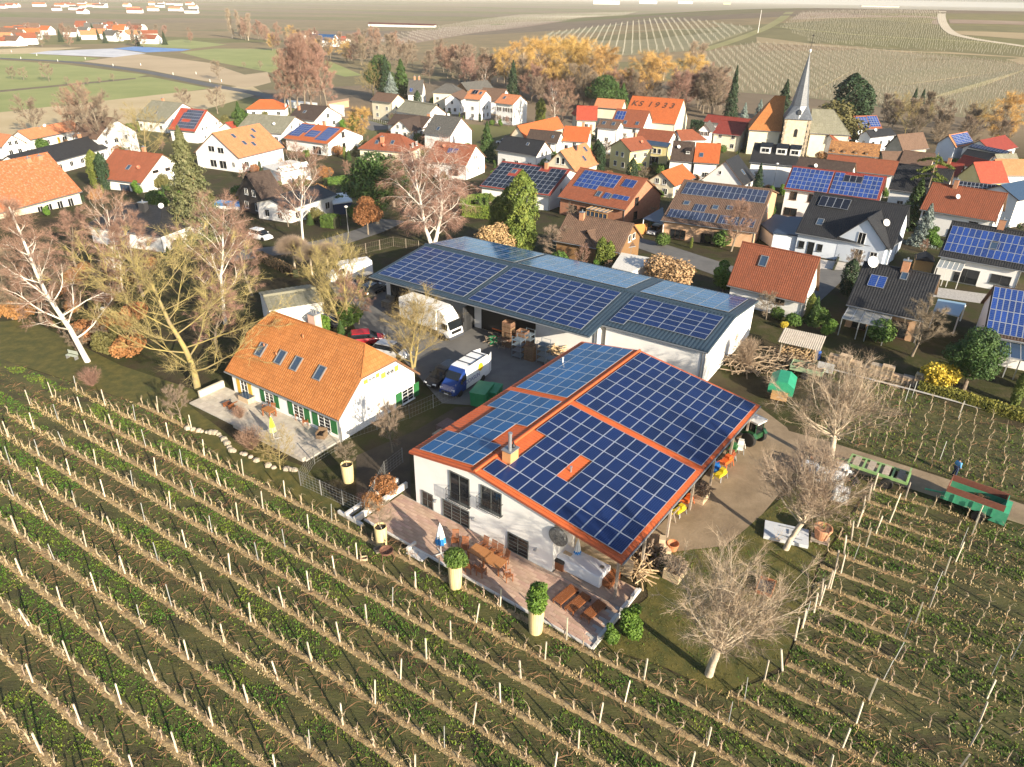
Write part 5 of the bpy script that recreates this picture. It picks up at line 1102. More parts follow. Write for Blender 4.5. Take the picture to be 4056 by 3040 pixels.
def ball_mesh():
    R=np.random.default_rng(4); N=5000; D=R.normal(0,1,(N,3)); D[:,2]=np.abs(D[:,2])*.9-.15; D/=np.linalg.norm(D,axis=1,keepdims=True); L=R.uniform(1.1,1.6,N)*np.where(D[:,2]>0,.95,1.05); Q=D*.25+R.normal(0,.05,(N,3))+np.array([0,0,2.6]); S=np.cross(D,R.normal(0,1,(N,3))); S/=np.linalg.norm(S,axis=1,keepdims=True)
    V,F=twig_tris((Q,D*np.array([1.25,1.25,.85]),L,S),.012); tb=MB(); tb.tube([(0,0,-.1),(.04,0,1.2),(0,.03,2.65)],[.13,.1,.14],8); return dict(trunk=tb.mesh('trunk',barkl,True),crown=fast_mesh('crown',V,F,twg),H=4.1)
PR['globe']=ball_mesh()
def bush_mesh(seed,n,twm,ww=.012,Ht=2.,spread=.9,L=.9):
    R=np.random.default_rng(seed); a=R.uniform(0,2*PI,n); s=R.uniform(0,spread,n); D=np.stack([np.cos(a)*s,np.sin(a)*s,np.ones(n)],1); D/=np.linalg.norm(D,axis=1,keepdims=True); t=R.uniform(0,.75,n)[:,None]; Q=D*Ht*t+R.normal(0,.06,(n,3)); Q[:,2]=np.maximum(Q[:,2],0); D=D+R.normal(0,.3,(n,3)); D/=np.linalg.norm(D,axis=1,keepdims=True); S=np.cross(D,R.normal(0,1,(n,3))); S/=np.linalg.norm(S,axis=1,keepdims=True)
    V,F=twig_tris((Q,D,Ht*.5*L*R.uniform(.5,1.2,n),S),ww); return fast_mesh('bush',V,F,twm)
def leaf_cloud(seed,n,shape,size,m,jit=.3,up_=.3):
    "n small leaf-sized faces spread through a volume; shape(R,n)->(points, outward)"
    R=np.random.default_rng(seed); P,O=shape(R,n); nn=O*.7+R.normal(0,.6,(n,3))+np.array([0,0,up_]); nn/=np.linalg.norm(nn,axis=1,keepdims=True); a=np.cross(nn,R.normal(0,1,(n,3))); a/=np.linalg.norm(a,axis=1,keepdims=True); b=np.cross(nn,a); s=(size*R.uniform(.5,1.4,n))[:,None]
    V=np.stack([P-a*s,P+b*s*.6,P+a*s,P-b*s*.6],1).reshape(-1,3); return fast_mesh('crown',V,np.arange(len(V)).reshape(-1,4),m)
def cone_shape(H_,R0,rag=.18,layers=None,droop=.0):
    def f(R,n):
        t=R.uniform(0,1,n)**1.5; a=R.uniform(0,2*PI,n); z=H_*(.04+.96*t); prof=R0*(1-t)**.85
        lump=1+rag*np.sin(a*5+z*2.1)+rag*np.sin(a*3-z*1.3+1)+rag*.8*np.sin(a*9+z*5)
        if layers: lump*= .78+.32*np.abs(np.sin(z*layers))
        rr=prof*lump*np.sqrt(R.uniform(.35,1,n)); P=np.stack([rr*np.cos(a),rr*np.sin(a),z-droop*rr],1); O=np.stack([np.cos(a),np.sin(a),np.full(n,.3)],1); return P,O
    return f
def col_shape(H_,R0,rag=.12):
    def f(R,n):
        t=R.uniform(0,1,n); a=R.uniform(0,2*PI,n); prof=R0*np.minimum(1,3.2*(1-t)**.8)*(.75+.25*np.minimum(1,t*6)); rr=prof*(1+rag*np.sin(a*4+t*14)+rag*np.sin(a*7-t*23))*np.sqrt(R.uniform(.4,1,n)); return np.stack([rr*np.cos(a),rr*np.sin(a),.05+H_*t],1),np.stack([np.cos(a),np.sin(a),np.full(n,.4)],1)
    return f
def blob_shape(cs):
    def f(R,n):
        w=np.array([c[3]**2.2 for c in cs]); k=R.choice(len(cs),n,p=w/w.sum()); C=np.array(cs)[k]; d=R.normal(0,1,(n,3)); d/=np.linalg.norm(d,axis=1,keepdims=True); r=C[:,3]*(R.uniform(.55,1.,n)**.5)*(1+.12*np.sin(d[:,0]*9+C[:,0])*np.sin(d[:,1]*8)); P=C[:,:3]+d*r[:,None]*np.array([1,1,.85]); return P,d
    return f
def leafmat(name,a,b,c3=None,rand=.12): return mat(name,a,b,scale=1.2,rough=.7,c3=c3,rand=rand)
lspr=leafmat('spruce_needles',(.085,.095,.035),(.20,.19,.085),(.13,.14,.055)); lthu=leafmat('thuja_green',(.075,.11,.015),(.20,.22,.035),(.12,.155,.02)); lpin=leafmat('pine_needles',(.025,.060,.012),(.075,.13,.022),(.045,.09,.015)); ldk=leafmat('dark_conifer',(.012,.035,.014),(.035,.07,.022)); lblu=leafmat('blue_spruce',(.15,.20,.18),(.28,.33,.29)); lgrn=leafmat('laurel_green',(.055,.13,.010),(.13,.23,.022)); lyel=leafmat('yellow_leaves',(.42,.32,.02),(.55,.44,.05)); lrust=leafmat('rust_leaves',(.25,.11,.035),(.42,.20,.07)); ltan=leafmat('tan_leaves',(.38,.25,.11),(.52,.36,.18)); lhed=leafmat('hedge_green',(.045,.10,.012),(.11,.18,.025)); lolv=leafmat('olive_shrub',(.10,.10,.025),(.18,.16,.05))
def trunk_m(h,r,m=None): return cached(('tr',h,r,(m or bark).name),lambda:MB().tube([(0,0,-.1),(0,0,h*.5),(0,0,h)],[r,r*.75,r*.25],7).mesh('trunk',m or bark,True))
PR['spruce']=dict(trunk=trunk_m(15.5,.3),crown=leaf_cloud(1,26000,cone_shape(16.5,4.3,.17,1.9,.18),.16,lspr),H=16.5)
PR['conifer']=dict(trunk=trunk_m(11.5,.22),crown=leaf_cloud(2,9000,cone_shape(12,2.6,.16,2.2,.2),.17,ldk),H=12)
PR['green_conifer']=dict(trunk=trunk_m(8.5,.2),crown=leaf_cloud(3,9000,cone_shape(9,2.4,.16,2.4,.15),.15,lpin),H=9)
PR['blue_conifer']=dict(trunk=trunk_m(7.5,.16),crown=leaf_cloud(4,7000,cone_shape(8,2.2,.16,2.6,.15),.14,lblu),H=8)
PR['thuja']=dict(trunk=trunk_m(7.,.15),crown=leaf_cloud(5,11000,col_shape(7.5,1.35,.15),.12,lthu),H=7.5)
PR['thuja_slim']=dict(trunk=trunk_m(4.,.08),crown=leaf_cloud(6,3500,col_shape(4.4,.55,.1),.09,lthu),H=4.4)
PR['dark_thuja']=dict(trunk=trunk_m(5.,.1),crown=leaf_cloud(7,4500,col_shape(5.5,.85,.12),.11,ldk),H=5.5)
PR['pine']=dict(trunk=trunk_m(6.,.25),crown=leaf_cloud(8,16000,blob_shape([(0,0,5,2.4),(1.8,.3,4.2,1.7),(-1.7,.6,4.4,1.8),(.3,1.6,5.6,1.6),(-.4,-1.6,4.6,1.7),(0,0,7,1.7),(.9,-.8,6.2,1.5),(-1.1,.4,6.3,1.3),(0,0,2.9,1.5)]),.13,lpin),H=8.6)
PR['laurel']=dict(trunk=trunk_m(2.,.08),crown=leaf_cloud(9,3500,blob_shape([(0,0,1.6,1.1),(.4,.2,2.4,.8),(-.4,-.2,1.1,.9),(.2,-.4,3.1,.55)]),.13,lgrn),H=3.6)
PR['tan_bush']=dict(trunk=trunk_m(2.,.08),crown=leaf_cloud(10,6000,blob_shape([(0,0,1.5,1.5),(1.2,.2,1.3,1.1),(-1.2,-.1,1.2,1.1),(.3,.6,2.2,1.),(-.5,-.6,2.,1.)]),.10,ltan),H=3.2)
PR['round_shrub']=dict(trunk=trunk_m(1.,.06),crown=leaf_cloud(12,2600,blob_shape([(0,0,.9,.9),(.5,.1,.7,.6),(-.4,.2,.8,.6)]),.09,lhed),H=1.8)
PR['yellow_bush']=dict(trunk=trunk_m(1.5,.06),crown=leaf_cloud(13,3000,blob_shape([(0,0,1.2,1.1),(.6,.2,1.7,.7),(-.6,.1,1.5,.7)]),.11,lyel),H=2.5)
PR['rust_bush']=dict(trunk=trunk_m(1.2,.06),crown=leaf_cloud(14,2600,blob_shape([(0,0,1.,1.),(.7,.2,1.,.7),(-.7,0,.9,.7)]),.08,lrust),H=2.)
PR['olive_bush']=dict(trunk=trunk_m(2,.08),crown=leaf_cloud(15,4500,blob_shape([(0,0,2,1.8),(1.4,.2,1.6,1.3),(-1.3,.3,1.7,1.3),(.2,.4,3,1.3)]),.13,lolv),H=4.2)
PR['rust_tree']=dict(trunk=trunk_m(5,.16),crown=leaf_cloud(16,6500,blob_shape([(0,0,4,2),(1.1,.4,3.2,1.5),(-1.2,.2,3.4,1.5),(.1,.3,5.5,1.3)]),.13,lrust),H=6.8)
NTREE=[0]
def tree(kind,name,label,px,py,top=None,h=None,group=None,wid=1.,b=None,rz=None,cat='tree',lift=0.):
    p=PR[kind]; g=gat(px,py) if b is None else np.array(b)
    hh=h if h else up(px,top,g); s=hh/p['H']
    o=thing(name,label,cat,g,rz if rz is not None else rng.uniform(0,6.28),group,(s*wid,s*wid,s)); inst('trunk',p['trunk'],o); inst('crown',p['crown'],o); NTREE[0]+=1; return o
# hero trees
tree('pollard','bare_tree','bare round crowned tree with pale trunk on the lawn, lowest on the right',1531,1458,1215,wid=1.05,rz=1.)
tree('pollard2','bare_tree','bare tree with pale trunk standing on a grey slab near the terracotta tub',1697,1187,985,wid=1.0,rz=2.)
tree('pollard','bare_tree','bare spreading tree beside the dirt path and the white liquid tanks',1790,1010,812,wid=1.2,rz=4.)
tree('birch','leaning_birch','tall pale leaning tree at the left edge of the garden above a green bench',190,782,395,rz=.6)
tree('lichen','lichen_tree','wide bare tree with yellow lichen covered limbs left of the garden house',427,840,575,wid=1.35,rz=.3)
tree('birch2','white_birch','white barked birch behind the garden house, between lichen tree and garage',487,700,462,wid=1.25,rz=1.5)
tree('birch2','white_birch','slim white birch with two stems between the leaning tree and the dark pool house',258,632,440,wid=1.)
tree('birch','white_birch','slender second birch stem close to the slim one',264,628,480,wid=.8)
tree('weeping','weeping_birch','large weeping birch with pink brown twigs behind the barn',935,527,335,wid=1.15,rz=.5)
tree('birch2','white_birch','tall white birch in front of the low white house with dark eaves',655,525,340,wid=1.05,rz=2.2)
tree('smalllichen','yellow_twig_tree','small many stemmed tree with yellow twigs between garden house and truck',892,795,672,wid=1.3)
tree('smalllichen','yellow_twig_tree','many stemmed bare tree behind the chimney of the garden house',742,712,560,wid=1.)
tree('round2','garden_tree','reddish bare bushy tree right of the chimney tree',775,700,600)
for x,y,t,l in ((710,592,520,'nearest to the white van'),(675,595,525,'middle of the three'),(638,585,505,'farthest left')): tree('globe','globe_tree','ball headed pollarded tree beside the lane, '+l,x,y,t,group='ball headed trees by the lane')
for x,y,t,l in ((90,700,560,'grey bare bushy tree at the left edge of the garden'),(30,690,570,'grey bare bush at the far left edge of the garden'),(310,640,500,'reddish bare tree in front of the dark pool house'),(170,590,480,'reddish bare tree behind the leaning pale tree'),(545,640,520,'reddish bare tree behind the white birch'),(470,760,640,'reddish bush by the left end of the garden house')): tree('round2' if 'red' in l else 'round','bare_tree',l,x,y,t,wid=1.2)
tree('spruce','spruce','tall olive green spruce covered with cones among the dark houses',430,512,272)
tree('pine','pine_tree','big dark green pine left of the weeping birch',815,470,325,wid=1.2); tree('rust_tree','rust_tree','rust leaved tree below the dark pine',795,500,420); tree('pine','pine_tree','second dark pine close to the orange collector house',850,420,335)
for x,y,t,l in ((1095,527,405,'shorter column of a pair of yellow green conifers'),(1125,540,370,'taller column of a pair of yellow green conifers'),(1075,520,425,'low yellow green conifer left of the tall pair')): tree('thuja','thuja',l+' behind the barn',x,y,t)
for x,y,t,l in ((1297,583,513,'left'),(1314,585,522,'right')): tree('thuja_slim','thuja',l+' one of two slim bright thujas behind the barn roof',x,y,t,wid=1.4)
tree('round','bare_shrub','grey bare shrub behind the barn left of the brown clad house',1205,560,500,wid=1.5,cat='shrub'); tree('tan_bush','tan_bush','large tan leaved bush behind the barn',1440,625,550,wid=1.3,cat='shrub'); tree('tan_bush','tan_bush','smaller tan bush beside the two yellow green conifers',1068,545,480,cat='shrub')
tree('laurel','laurel','bright green laurel between tan bush and cottage',1560,632,565,wid=1.05,cat='shrub'); tree('laurel','laurel','low green shrub below the two slim thujas',1285,590,560,cat='shrub')
tree('pine','pine_tree','round bushy pine in the right hand garden',2082,842,705,wid=1.05); tree('yellow_bush','yellow_bush','bush with bright yellow leaves left of the round pine',2020,838,778,cat='shrub',wid=1.2)
tree('green_conifer','conifer','dark green spruce behind the new white house',1968,478,385,wid=1.2); tree('blue_conifer','blue_spruce','grey blue spruce right of the new white house',1990,522,440,wid=1.1)
tree('dark_thuja','thuja','dark column in the passage between cottage and dish house',1827,635,560,wid=1.3); tree('green_conifer','conifer','small spruce beside the ladder at the cottage',1755,700,640); tree('thuja_slim','thuja','yellowish slim thuja left of that small spruce',1745,690,635,wid=1.3)
tree('round_shrub','shrub','small yellow green shrub below the cottage',1710,705,675,cat='shrub'); tree('yellow_bush','shrub','low bright shrub near the wood shelter',1692,710,693,cat='shrub')
tree('round','fruit_tree','crooked bare fruit tree in front of the dish house',1970,770,672,wid=1.2); tree('round2','bare_tree','bare tree in front of the slim panel house',1580,540,445); tree('round','bare_tree','bare bush at the right end of the barn',1655,690,640,wid=1.2); tree('thuja_slim','thuja','small thuja at the right edge below the pine',2190,875,800)
tree('round','sapling','thin bare sapling inside a wooden frame beside the garden house',848,978,880,wid=.7); tree('lichen','gnarled_tree','small gnarled pale tree on the bank below the patio',606,1015,945,wid=1.1); tree('round','small_tree','small bare tree at the left end of the patio',392,908,845,wid=.9)
for x,y,l,k in ((1320,1395,'leafy green laurel bush at the corner of the terrace',1.8),(1360,1378,'taller green laurel by the terrace corner',2.6)): tree('laurel','laurel',l,x,y,h=k,cat='shrub',wid=.85)
pb=bush_mesh(3,900,twp,.012,2.2,.8)
for x,y,s,l in ((545,972,1.,'pinkish twiggy bush on the bank below the patio'),(200,835,.9,'reddish dry bush below the leaning tree'),(790,1090,.5,'thin twiggy bush at the end of the wire fence'),(520,905,.6,'rust brown low bush beside the patio wall')): tag(inst('twig_bush',pb,None,gat(x,y),rng.uniform(0,6),s),l,'shrub')
for x,y,h,w_,l in ((833,1065,1.7,1.,'nearer part of a rusty beech hedge by the workshop'),(805,1100,1.5,.9,'far end of a rusty beech hedge by the wire fence')): tree('rust_bush','beech_hedge',l,x,y,h=h,cat='hedge',wid=1.1)
bsh=bush_mesh(5,1500,twl,.014,3.2,.35)
for x,y,s,l in ((1605,800,1.1,'tall dry stalks against the white end wall of the barn'),(1575,760,.8,'dry stalks at the far corner of the barn')): tag(inst('dry_stalks',bsh,None,gat(x,y),0,s),l,'shrub')
cl=bush_mesh(7,700,twp,.02,2.4,1.6); tag(inst('climber',cl,None,bp_(35.5,7.6,0),0,1.),'bare climbing shrub against the white annex behind the workshop roof','shrub')
# village greenery, second row
L_=[('thuja','dark_green conifer behind the long black bungalow',205,368,325),('dark_thuja','dark cypress at the end of the black bungalow',222,372,330),('round','bare birch in front of the tall gable house',215,300,215),('round2','reddish bare tree behind the dormer house',190,290,205),('round','bare tree left of the row house',65,262,222),('round','second bare tree by the fence of the field',150,255,212),('lichen','yellowish bare tree right of the gable house',310,318,255),('green_conifer','small green conifer by the low red roof',518,262,220),('willow','golden shrub beside the dark hip house',768,275,240),('thuja','yellow cypress beside the hip house drive',765,272,243),('green_conifer','pointed green conifer behind the grey gable house',1052,305,262),('dark_thuja','dark cypress by the cream A frame',1290,335,302),('dark_thuja','dark cypress left of the yellow house',1297,338,310),('dark_thuja','dark cypress in front of the yellow annex',1365,375,342),('conifer','broad dark conifer right of the twin dormer house',1640,382,352),('dark_thuja','dark cypress in the courtyard by the cream block',902,222,196),('lichen','bare yellowish tree at the cemetery',805,190,150),('thuja','bright yellow thuja beside the shutter house',1168,240,212),('birch2','white birch behind the shutter house',1200,240,185),('birch2','pale birch at the edge of the wood',1045,185,138),('round2','red brown bare tree behind the orange barn',1215,255,190)]
for k,l,x,y,t in L_: tree(k,'garden_tree',l.replace('_',' '),x,y,t)
# cemetery trees
for i,(x,y,t) in enumerate(((625,213,110),(640,215,100),(655,212,105),(672,210,98),(690,205,104),(705,210,120),(612,214,128))): tree('round2','lime_tree',('tall bare lime tree in the cemetery row, number %d from the left'%0).replace(', number 0 from the left','') ,x,y,t,group='bare limes in the cemetery',wid=.8)
tree('pine','pine_tree','dark pine left of the pale blue spruce near the cemetery',822,188,116,wid=.9); tree('conifer','spruce','dark spruce in the clump behind the blue spruce',835,192,118); tree('green_conifer','spruce','green spruce right of the blue spruce in the clump',868,195,128,wid=1.2); tree('blue_conifer','blue_spruce','pale blue spruce near the cemetery wall',845,200,156,wid=1.2)
tree('conifer','spruce','tall dark spruce beside the narrow gables at the wood',1108,195,130); tree('pine','pine_tree','wide dark pine left of the lettered barn',1305,215,160,wid=1.4); tree('green_conifer','pine_tree','low dark pine touching the lettered barn',1345,215,180,wid=1.3)
tree('conifer','conifer','tall slim dark conifer behind the red hall',1580,232,142,wid=.7); tree('conifer','spruce','dark spruce left of the church spire',1690,240,172,wid=1.2); tree('dark_thuja','sequoia','big dark conifer right of the church spire',1830,250,160,wid=1.9); tree('dark_thuja','conifer','smaller brownish dark conifer right of the big one',1862,250,184,wid=1.4); tree('olive_bush','willow_shrub','round olive gold tree beside the church nave',1790,280,215,wid=1.3)
for x,y,t,l in ((1608,245,222,'left'),(1640,246,215,'right')): tree('blue_conifer','blue_spruce',l+' one of two pale spruces beside the red hall',x,y,t)
tree('willow','golden_tree','orange tinged bare tree at the right edge of the wood',2165,285,212,wid=.9); 
for x,y,t in ((1975,215,190),(1992,215,192),(2012,214,194)): tree('conifer','pine_tree','small dark pine at the foot of the vineyard hill',x,y,t,group='small pines below the hill')
# the wood along the stream
R5=random.Random(5)
WOODS=[('willow','golden bare willow in the wood',[(1185,195,93),(1215,190,95),(1238,195,93),(1268,190,96),(1290,200,108),(1380,200,122),(1395,205,128),(1470,200,126),(1150,160,95),(1100,170,112),(1130,150,96)]),('poplar','slender pale poplar in the wood',[(1485,175,92),(1500,180,96),(1130,160,82),(1434,160,105),(500,70,20),(520,72,24),(535,75,30)])]
for k,l,ps in WOODS:
    for x,y,t in ps: tree(k,'willow' if k=='willow' else 'poplar',l,x,y,t,group=l+'s')
bandpts=[(770,120),(830,135),(900,150),(980,165),(1060,180),(1140,195),(1220,205),(1300,210),(1400,215),(1500,225),(1570,235)]
for i in range(95):
    f=R5.uniform(0,len(bandpts)-1.01); j=int(f); x=bandpts[j][0]+(bandpts[j+1][0]-bandpts[j][0])*(f-j); y=bandpts[j][1]+(bandpts[j+1][1]-bandpts[j][1])*(f-j)-R5.uniform(-4,32)
    tree(R5.choice(('wood','wood','wood2','round')),'wood_tree','bare brown tree in the wood along the stream',x+R5.uniform(-15,15),y,h=R5.uniform(9,15),group='bare trees of the stream wood')
for i in range(30):
    x=R5.uniform(1870,2212); y=R5.uniform(232,285)+ (x-1870)*.03
    tree(R5.choice(('wood','round','wood','lichen')),'wood_tree','grey bare tree in the copse below the vineyard hill',x,y,h=R5.uniform(6,10),group='bare trees of the right hand copse')
for i in range(34):
    x=R5.uniform(520,800); y=70+(x-520)*.16+R5.uniform(-12,14)
    tree(R5.choice(('wood','wood2','willow')),'wood_tree','distant bare tree in the belt beyond the meadow',x,y,h=R5.uniform(8,14),group='bare trees beyond the meadow')
for i in range(26):
    x=R5.uniform(60,420); y=R5.uniform(60,88)
    tree(R5.choice(('wood','wood2','conifer')),'far_tree','distant tree among the houses of the next village',x,y,h=R5.uniform(6,11),group='trees of the next village')
for x,y,h in ((100,152,7),(45,150,5),(20,148,5),(140,158,3),(185,160,3.),(210,157,2.5),(240,152,3),(470,150,8),(560,130,4),(590,125,4),(525,128,3),(395,210,7),(465,215,8)): tree('round','field_tree','lone bare tree standing in the fields',x,y,h=h,group='lone trees in the fields')
for i in range(60):
    x=R5.uniform(330,1100);y=R5.uniform(235,480)
    tree(R5.choice(('round','round2','round_shrub','olive_bush','rust_bush','laurel')),'garden_plant','shrub or small tree in the village gardens',x,y,h=R5.uniform(1.2,4),group='small plants of the village gardens',cat='shrub')
for i in range(45):
    x=R5.uniform(1050,2190);y=R5.uniform(300,560)
    tree(R5.choice(('round','round2','round_shrub','olive_bush','laurel')),'garden_plant','shrub or small tree among the houses',x,y,h=R5.uniform(1.2,3.6),group='small plants among the houses',cat='shrub')
# monkey puzzle tree
def araucaria():
    g=gat(2000,425); o=thing('monkey_puzzle','monkey puzzle tree with drooping dark star shaped branches among the roofs','tree',g); h=up(2010,330,g)
    b=MB(); b.tube([(0,0,0),(0,0,h)],[.22,.08],7); b.obj('trunk',bark,o); R=np.random.default_rng(3); V=[];n=0
    for k in range(16):
        a=k*2.4; z=h*(.55+.45*(k%8)/8); L=h*.30
        for t in np.linspace(.1,1,26):
            p=np.array([math.cos(a)*L*t,math.sin(a)*L*t,z-.25*L*t*t])
            for q in range(6):
                d=R.normal(0,1,3); d/=np.linalg.norm(d); s=np.cross(d,R.normal(0,1,3)); s/=np.linalg.norm(s); V+=[p-s*.1,p+s*.1,p+d*.45]
    inst('crown',fast_mesh('crown',np.array(V),np.arange(len(V)).reshape(-1,3),lthu),o)
araucaria()

def near_shrubs():
    R=random.Random(77)
    for h in HS:
        if h.root is None: continue
        X0,Y0=h.root.location.x,h.root.location.y
        if h.wallo.parent!=h.root: continue
        nm=h.root.name.split('.')[0].replace('_',' '); k=R.choice((3,4,5,6)); ca,sa=math.cos(h.yaw),math.sin(h.yaw)
        for i in range(k):
            sd=R.choice('NNNAB'); 
            if sd=='N': x,y=R.uniform(h.xa-2,h.xb+2),-h.hw-R.uniform(.8,5)
            elif sd=='A': x,y=h.xa-R.uniform(1,3.5),R.uniform(-h.hw-3,h.hw2)
            else: x,y=h.xb+R.uniform(1,3.5),R.uniform(-h.hw-3,h.hw2)
            P=np.array([X0+x*ca-y*sa,Y0+x*sa+y*ca,0.]); P[2]=float(terr(P[0],P[1])); kd=R.choice(('round_shrub','round_shrub','laurel','olive_bush','thuja_slim','round','round2','dark_thuja','rust_bush','green_conifer'))
            tree(kd,'garden_shrub',{'round_shrub':'rounded green shrub','laurel':'bright leafy laurel','olive_bush':'olive coloured bush','thuja_slim':'slim thuja','round':'small bare tree','round2':'small reddish bare tree','dark_thuja':'dark narrow conifer','rust_bush':'rust leaved bush','green_conifer':'small green conifer'}[kd]+' in the garden beside the '+h.root['label'].split(' ')[0]+' '+nm,0,0,h=R.uniform(1.1,3.4),b=P,group='garden plants round the '+nm,cat='shrub')
near_shrubs()

for i in range(46):
    x,y=R5.uniform(-20,330),R5.uniform(575,790)
    if y>640+x*.45+60: continue
    k=R5.choice(('round2','round2','round','rust_bush','olive_bush')); tree(k,'garden_bush','dry brown bush in the thicket left of the garden house',x,y,h=R5.uniform(1.2,3.2),group='brown bushes of the left thicket',cat='shrub')
# ---------------------------------------------------------------- church
def church():
    g=hat(1706,338,0.); rz=R_(-14)
    o=thing('church','village church with a cream stone tower, slender grey slate spire and cross','church',g,rz)
    te=up(1700,254,g); tip=up(1735,113,g); cr=up(1739,74,g); s=3.3
    b=MB(); b.box((0,0,te/2),(2*s,2*s,te)); b.obj('tower',stone,o)
    b=MB()
    for sx in (-1,1):
        for sy in (-1,1):
            for k in range(int(te/.8)): b.box((sx*(s-.15),sy*(s-.15),k*.8+.4),(.5 if k%2 else .8,.8 if k%2 else .5,.7))
    b.obj('corner_stone',mat('quoin_stone',(.36,.29,.20),(.46,.38,.28),scale=2),o)
    # flared skirt and octagonal spire
    sk=3.2; b=MB(); e=s+.45
    sq=[(-e,-e),(e,-e),(e,e),(-e,e)]
    P0=[]; 
    for i in range(4):
        a,c=sq[i],sq[(i+1)%4]; P0+=[a,((a[0]+c[0])/2,(a[1]+c[1])/2)]
    r1=s*.72; P1=[(r1*math.cos(R_(-135+45*i)),r1*math.sin(R_(-135+45*i))) for i in range(8)]
    for i in range(8):
        j=(i+1)%8; b.face([(*P0[i],te-.1),(*P0[j],te-.1),(*P1[j],te+sk),(*P1[i],te+sk)],0,[(0,0),(3,0),(2.5,3),(.5,3)])
        b.face([(*P1[i],te+sk),(*P1[j],te+sk),(0,0,tip)],0,[(0,0),(2,0),(1,14)])
    b.face([(*p,te-.12) for p in P0]); b.obj('spire',slate,o)
    b=MB(); b.lathe([(.05,tip-.3),(.3,tip+.1),(.36,tip+.35),(.28,tip+.65),(.05,tip+.8)],10); b.obj('ball',vergew,o)
    b=MB(); b.tube([(0,0,tip+.6),(0,0,cr)],.06,5); b.box((0,0,tip+(cr-tip)*.55),(1.6,.1,.12)); b.box((0,0,cr-.3),(.5,.1,.3)); b.obj('cross',black,o)
    for (x,y,r) in ((0,-s,0),(s,0,PI/2),(-s,0,-PI/2)):
        zz=te-4.8
        wb=MB(); pts=[(-.45,0),(.45,0),(.45,1.7)]+[(.45*math.cos(R_(a)),1.7+.45*math.sin(R_(a))) for a in range(30,180,30)]+[(-.45,1.7)]
        wb.prism(pts,-.06,.06,0,'y'); wb.obj('belfry_window',black,o,(x,y,zz),r)
    b=MB(); b.prism([(-.5,0),(.5,0),(.5,.9),(0,1.4),(-.5,.9)],-.9,.2,0,'y'); b.obj('spire_dormer',slate,o,(0,-s*.78,te+1.1))
    return o
chu=church()
class _R: pass
cr_=_R(); cr_.root=chu; cr_.yaw=R_(-14)
def chl(x,y): return (chu.location.x+x*math.cos(cr_.yaw)-y*math.sin(cr_.yaw),chu.location.y+x*math.sin(cr_.yaw)+y*math.cos(cr_.yaw))
nv=block('nave','x',chl(7.2,6.5),cr_.yaw,6.,6.,6.,12.4,6.6,mossr,cream,hipB=(5.,6.6),base=chu.location.z,wins=[('N',.55,1.5,1.,3.6,2,3),('N',.8,1.5,1.,3.6,2,3)])
co=block('choir','x',chl(-5.2,5.),cr_.yaw,3.,6.,6.,15.6,6.8,orange,cream,hipA=(6.,6.8),base=chu.location.z,corr=.0)
merge(cr_,nv); merge(cr_,co)
def tinst(name,c,parent,loc,rot):
    "lettering as a mesh"
    t=bpy.data.objects.new('tmp',c); me=bpy.data.meshes.new_from_object(t); bpy.data.objects.remove(t); return inst(name,me,parent,loc,rot=rot)
# letters on the barn roof
def letters(h,items,side,size,m,v):
    for ch,u in items:
        c=bpy.data.curves.new('letter','FONT'); c.body=ch; c.size=size; c.extrude=.03; c.align_x='CENTER'; c.align_y='CENTER'; c.offset=.06; c.shear=.2; c.materials.append(m)
        Lx=h.xb-h.xa; o=tinst('letter',c,h.root,h.rp(side,h.xa+Lx*u if side=='N' else h.xb-Lx*u,v*h.slope(side),.06),rot=h.roofmat(side))
letters(kbarn,[('K',.10),('S',.22),('1',.40),('9',.53),('3',.68),('3',.82)],'N',3.0,mat('dark_tile_letters',(.09,.035,.02)),.30)
# ---------------------------------------------------------------- vehicles
def paint(name,c): return mat('paint_'+name,c,rough=.25,spec=.6)
def wheel_mesh(r,w_):
    def t(): return MB().lathe([(r*.55,-w_/2),(r*.93,-w_/2),(r,-w_*.35),(r,w_*.35),(r*.93,w_/2),(r*.55,w_/2)],18).mesh('tyre',rubber)
    def q(): 
        b=MB(); b.lathe([(.04,w_*.42),(r*.2,w_*.45),(r*.5,w_*.30),(r*.56,w_*.44),(r*.58,w_*.44),(r*.58,-w_*.3),(.05,-w_*.3)],14); return b.mesh('rim',alu)
    return cached(('ty',r,w_),t),cached(('ri',r,w_),q)
def wheels(o,pos,r,w_):
    t,q=wheel_mesh(r,w_)
    for x,y in pos:
        sd=1 if y>0 else -1
        a=inst('wheel',t,o,(x,y,r),rot=(-sd*PI/2,0,0)); inst('rim',q,a)
def loft(sections,m,name,parent,smooth=False,mats=None):
    "sections: (x, half width low, half width top, z low, z top)"
    b=MB(); V=[]
    for x,wl,wt,z0,z1 in sections:
        zm=(z0+z1)/2; V+=[(x,-wl*.94,z0),(x,-wl,z0+(z1-z0)*.25),(x,-(wl*.5+wt*.5),z0+(z1-z0)*.7),(x,-wt*.93,z1),(x,wt*.93,z1),(x,(wl*.5+wt*.5),z0+(z1-z0)*.7),(x,wl,z0+(z1-z0)*.25),(x,wl*.94,z0)]
    n=len(sections); F=[]
    for i in range(n-1):
        for j in range(8): F.append((i*8+j,i*8+(j+1)%8,(i+1)*8+(j+1)%8,(i+1)*8+j))
    F+=[tuple(range(8)),tuple(range(n*8-1,n*8-9,-1))]
    b.mesh_add(V,F); return b.obj(name,m,parent,smooth=smooth)
lampm=mat('headlight_glass',(.75,.78,.80),rough=.1); tail=mat('tail_light',(.35,.01,.01),rough=.2); carglass=mat('car_glass',(.012,.015,.018),rough=.05,spec=.8); platem=mat('number_plate',(.75,.75,.72))
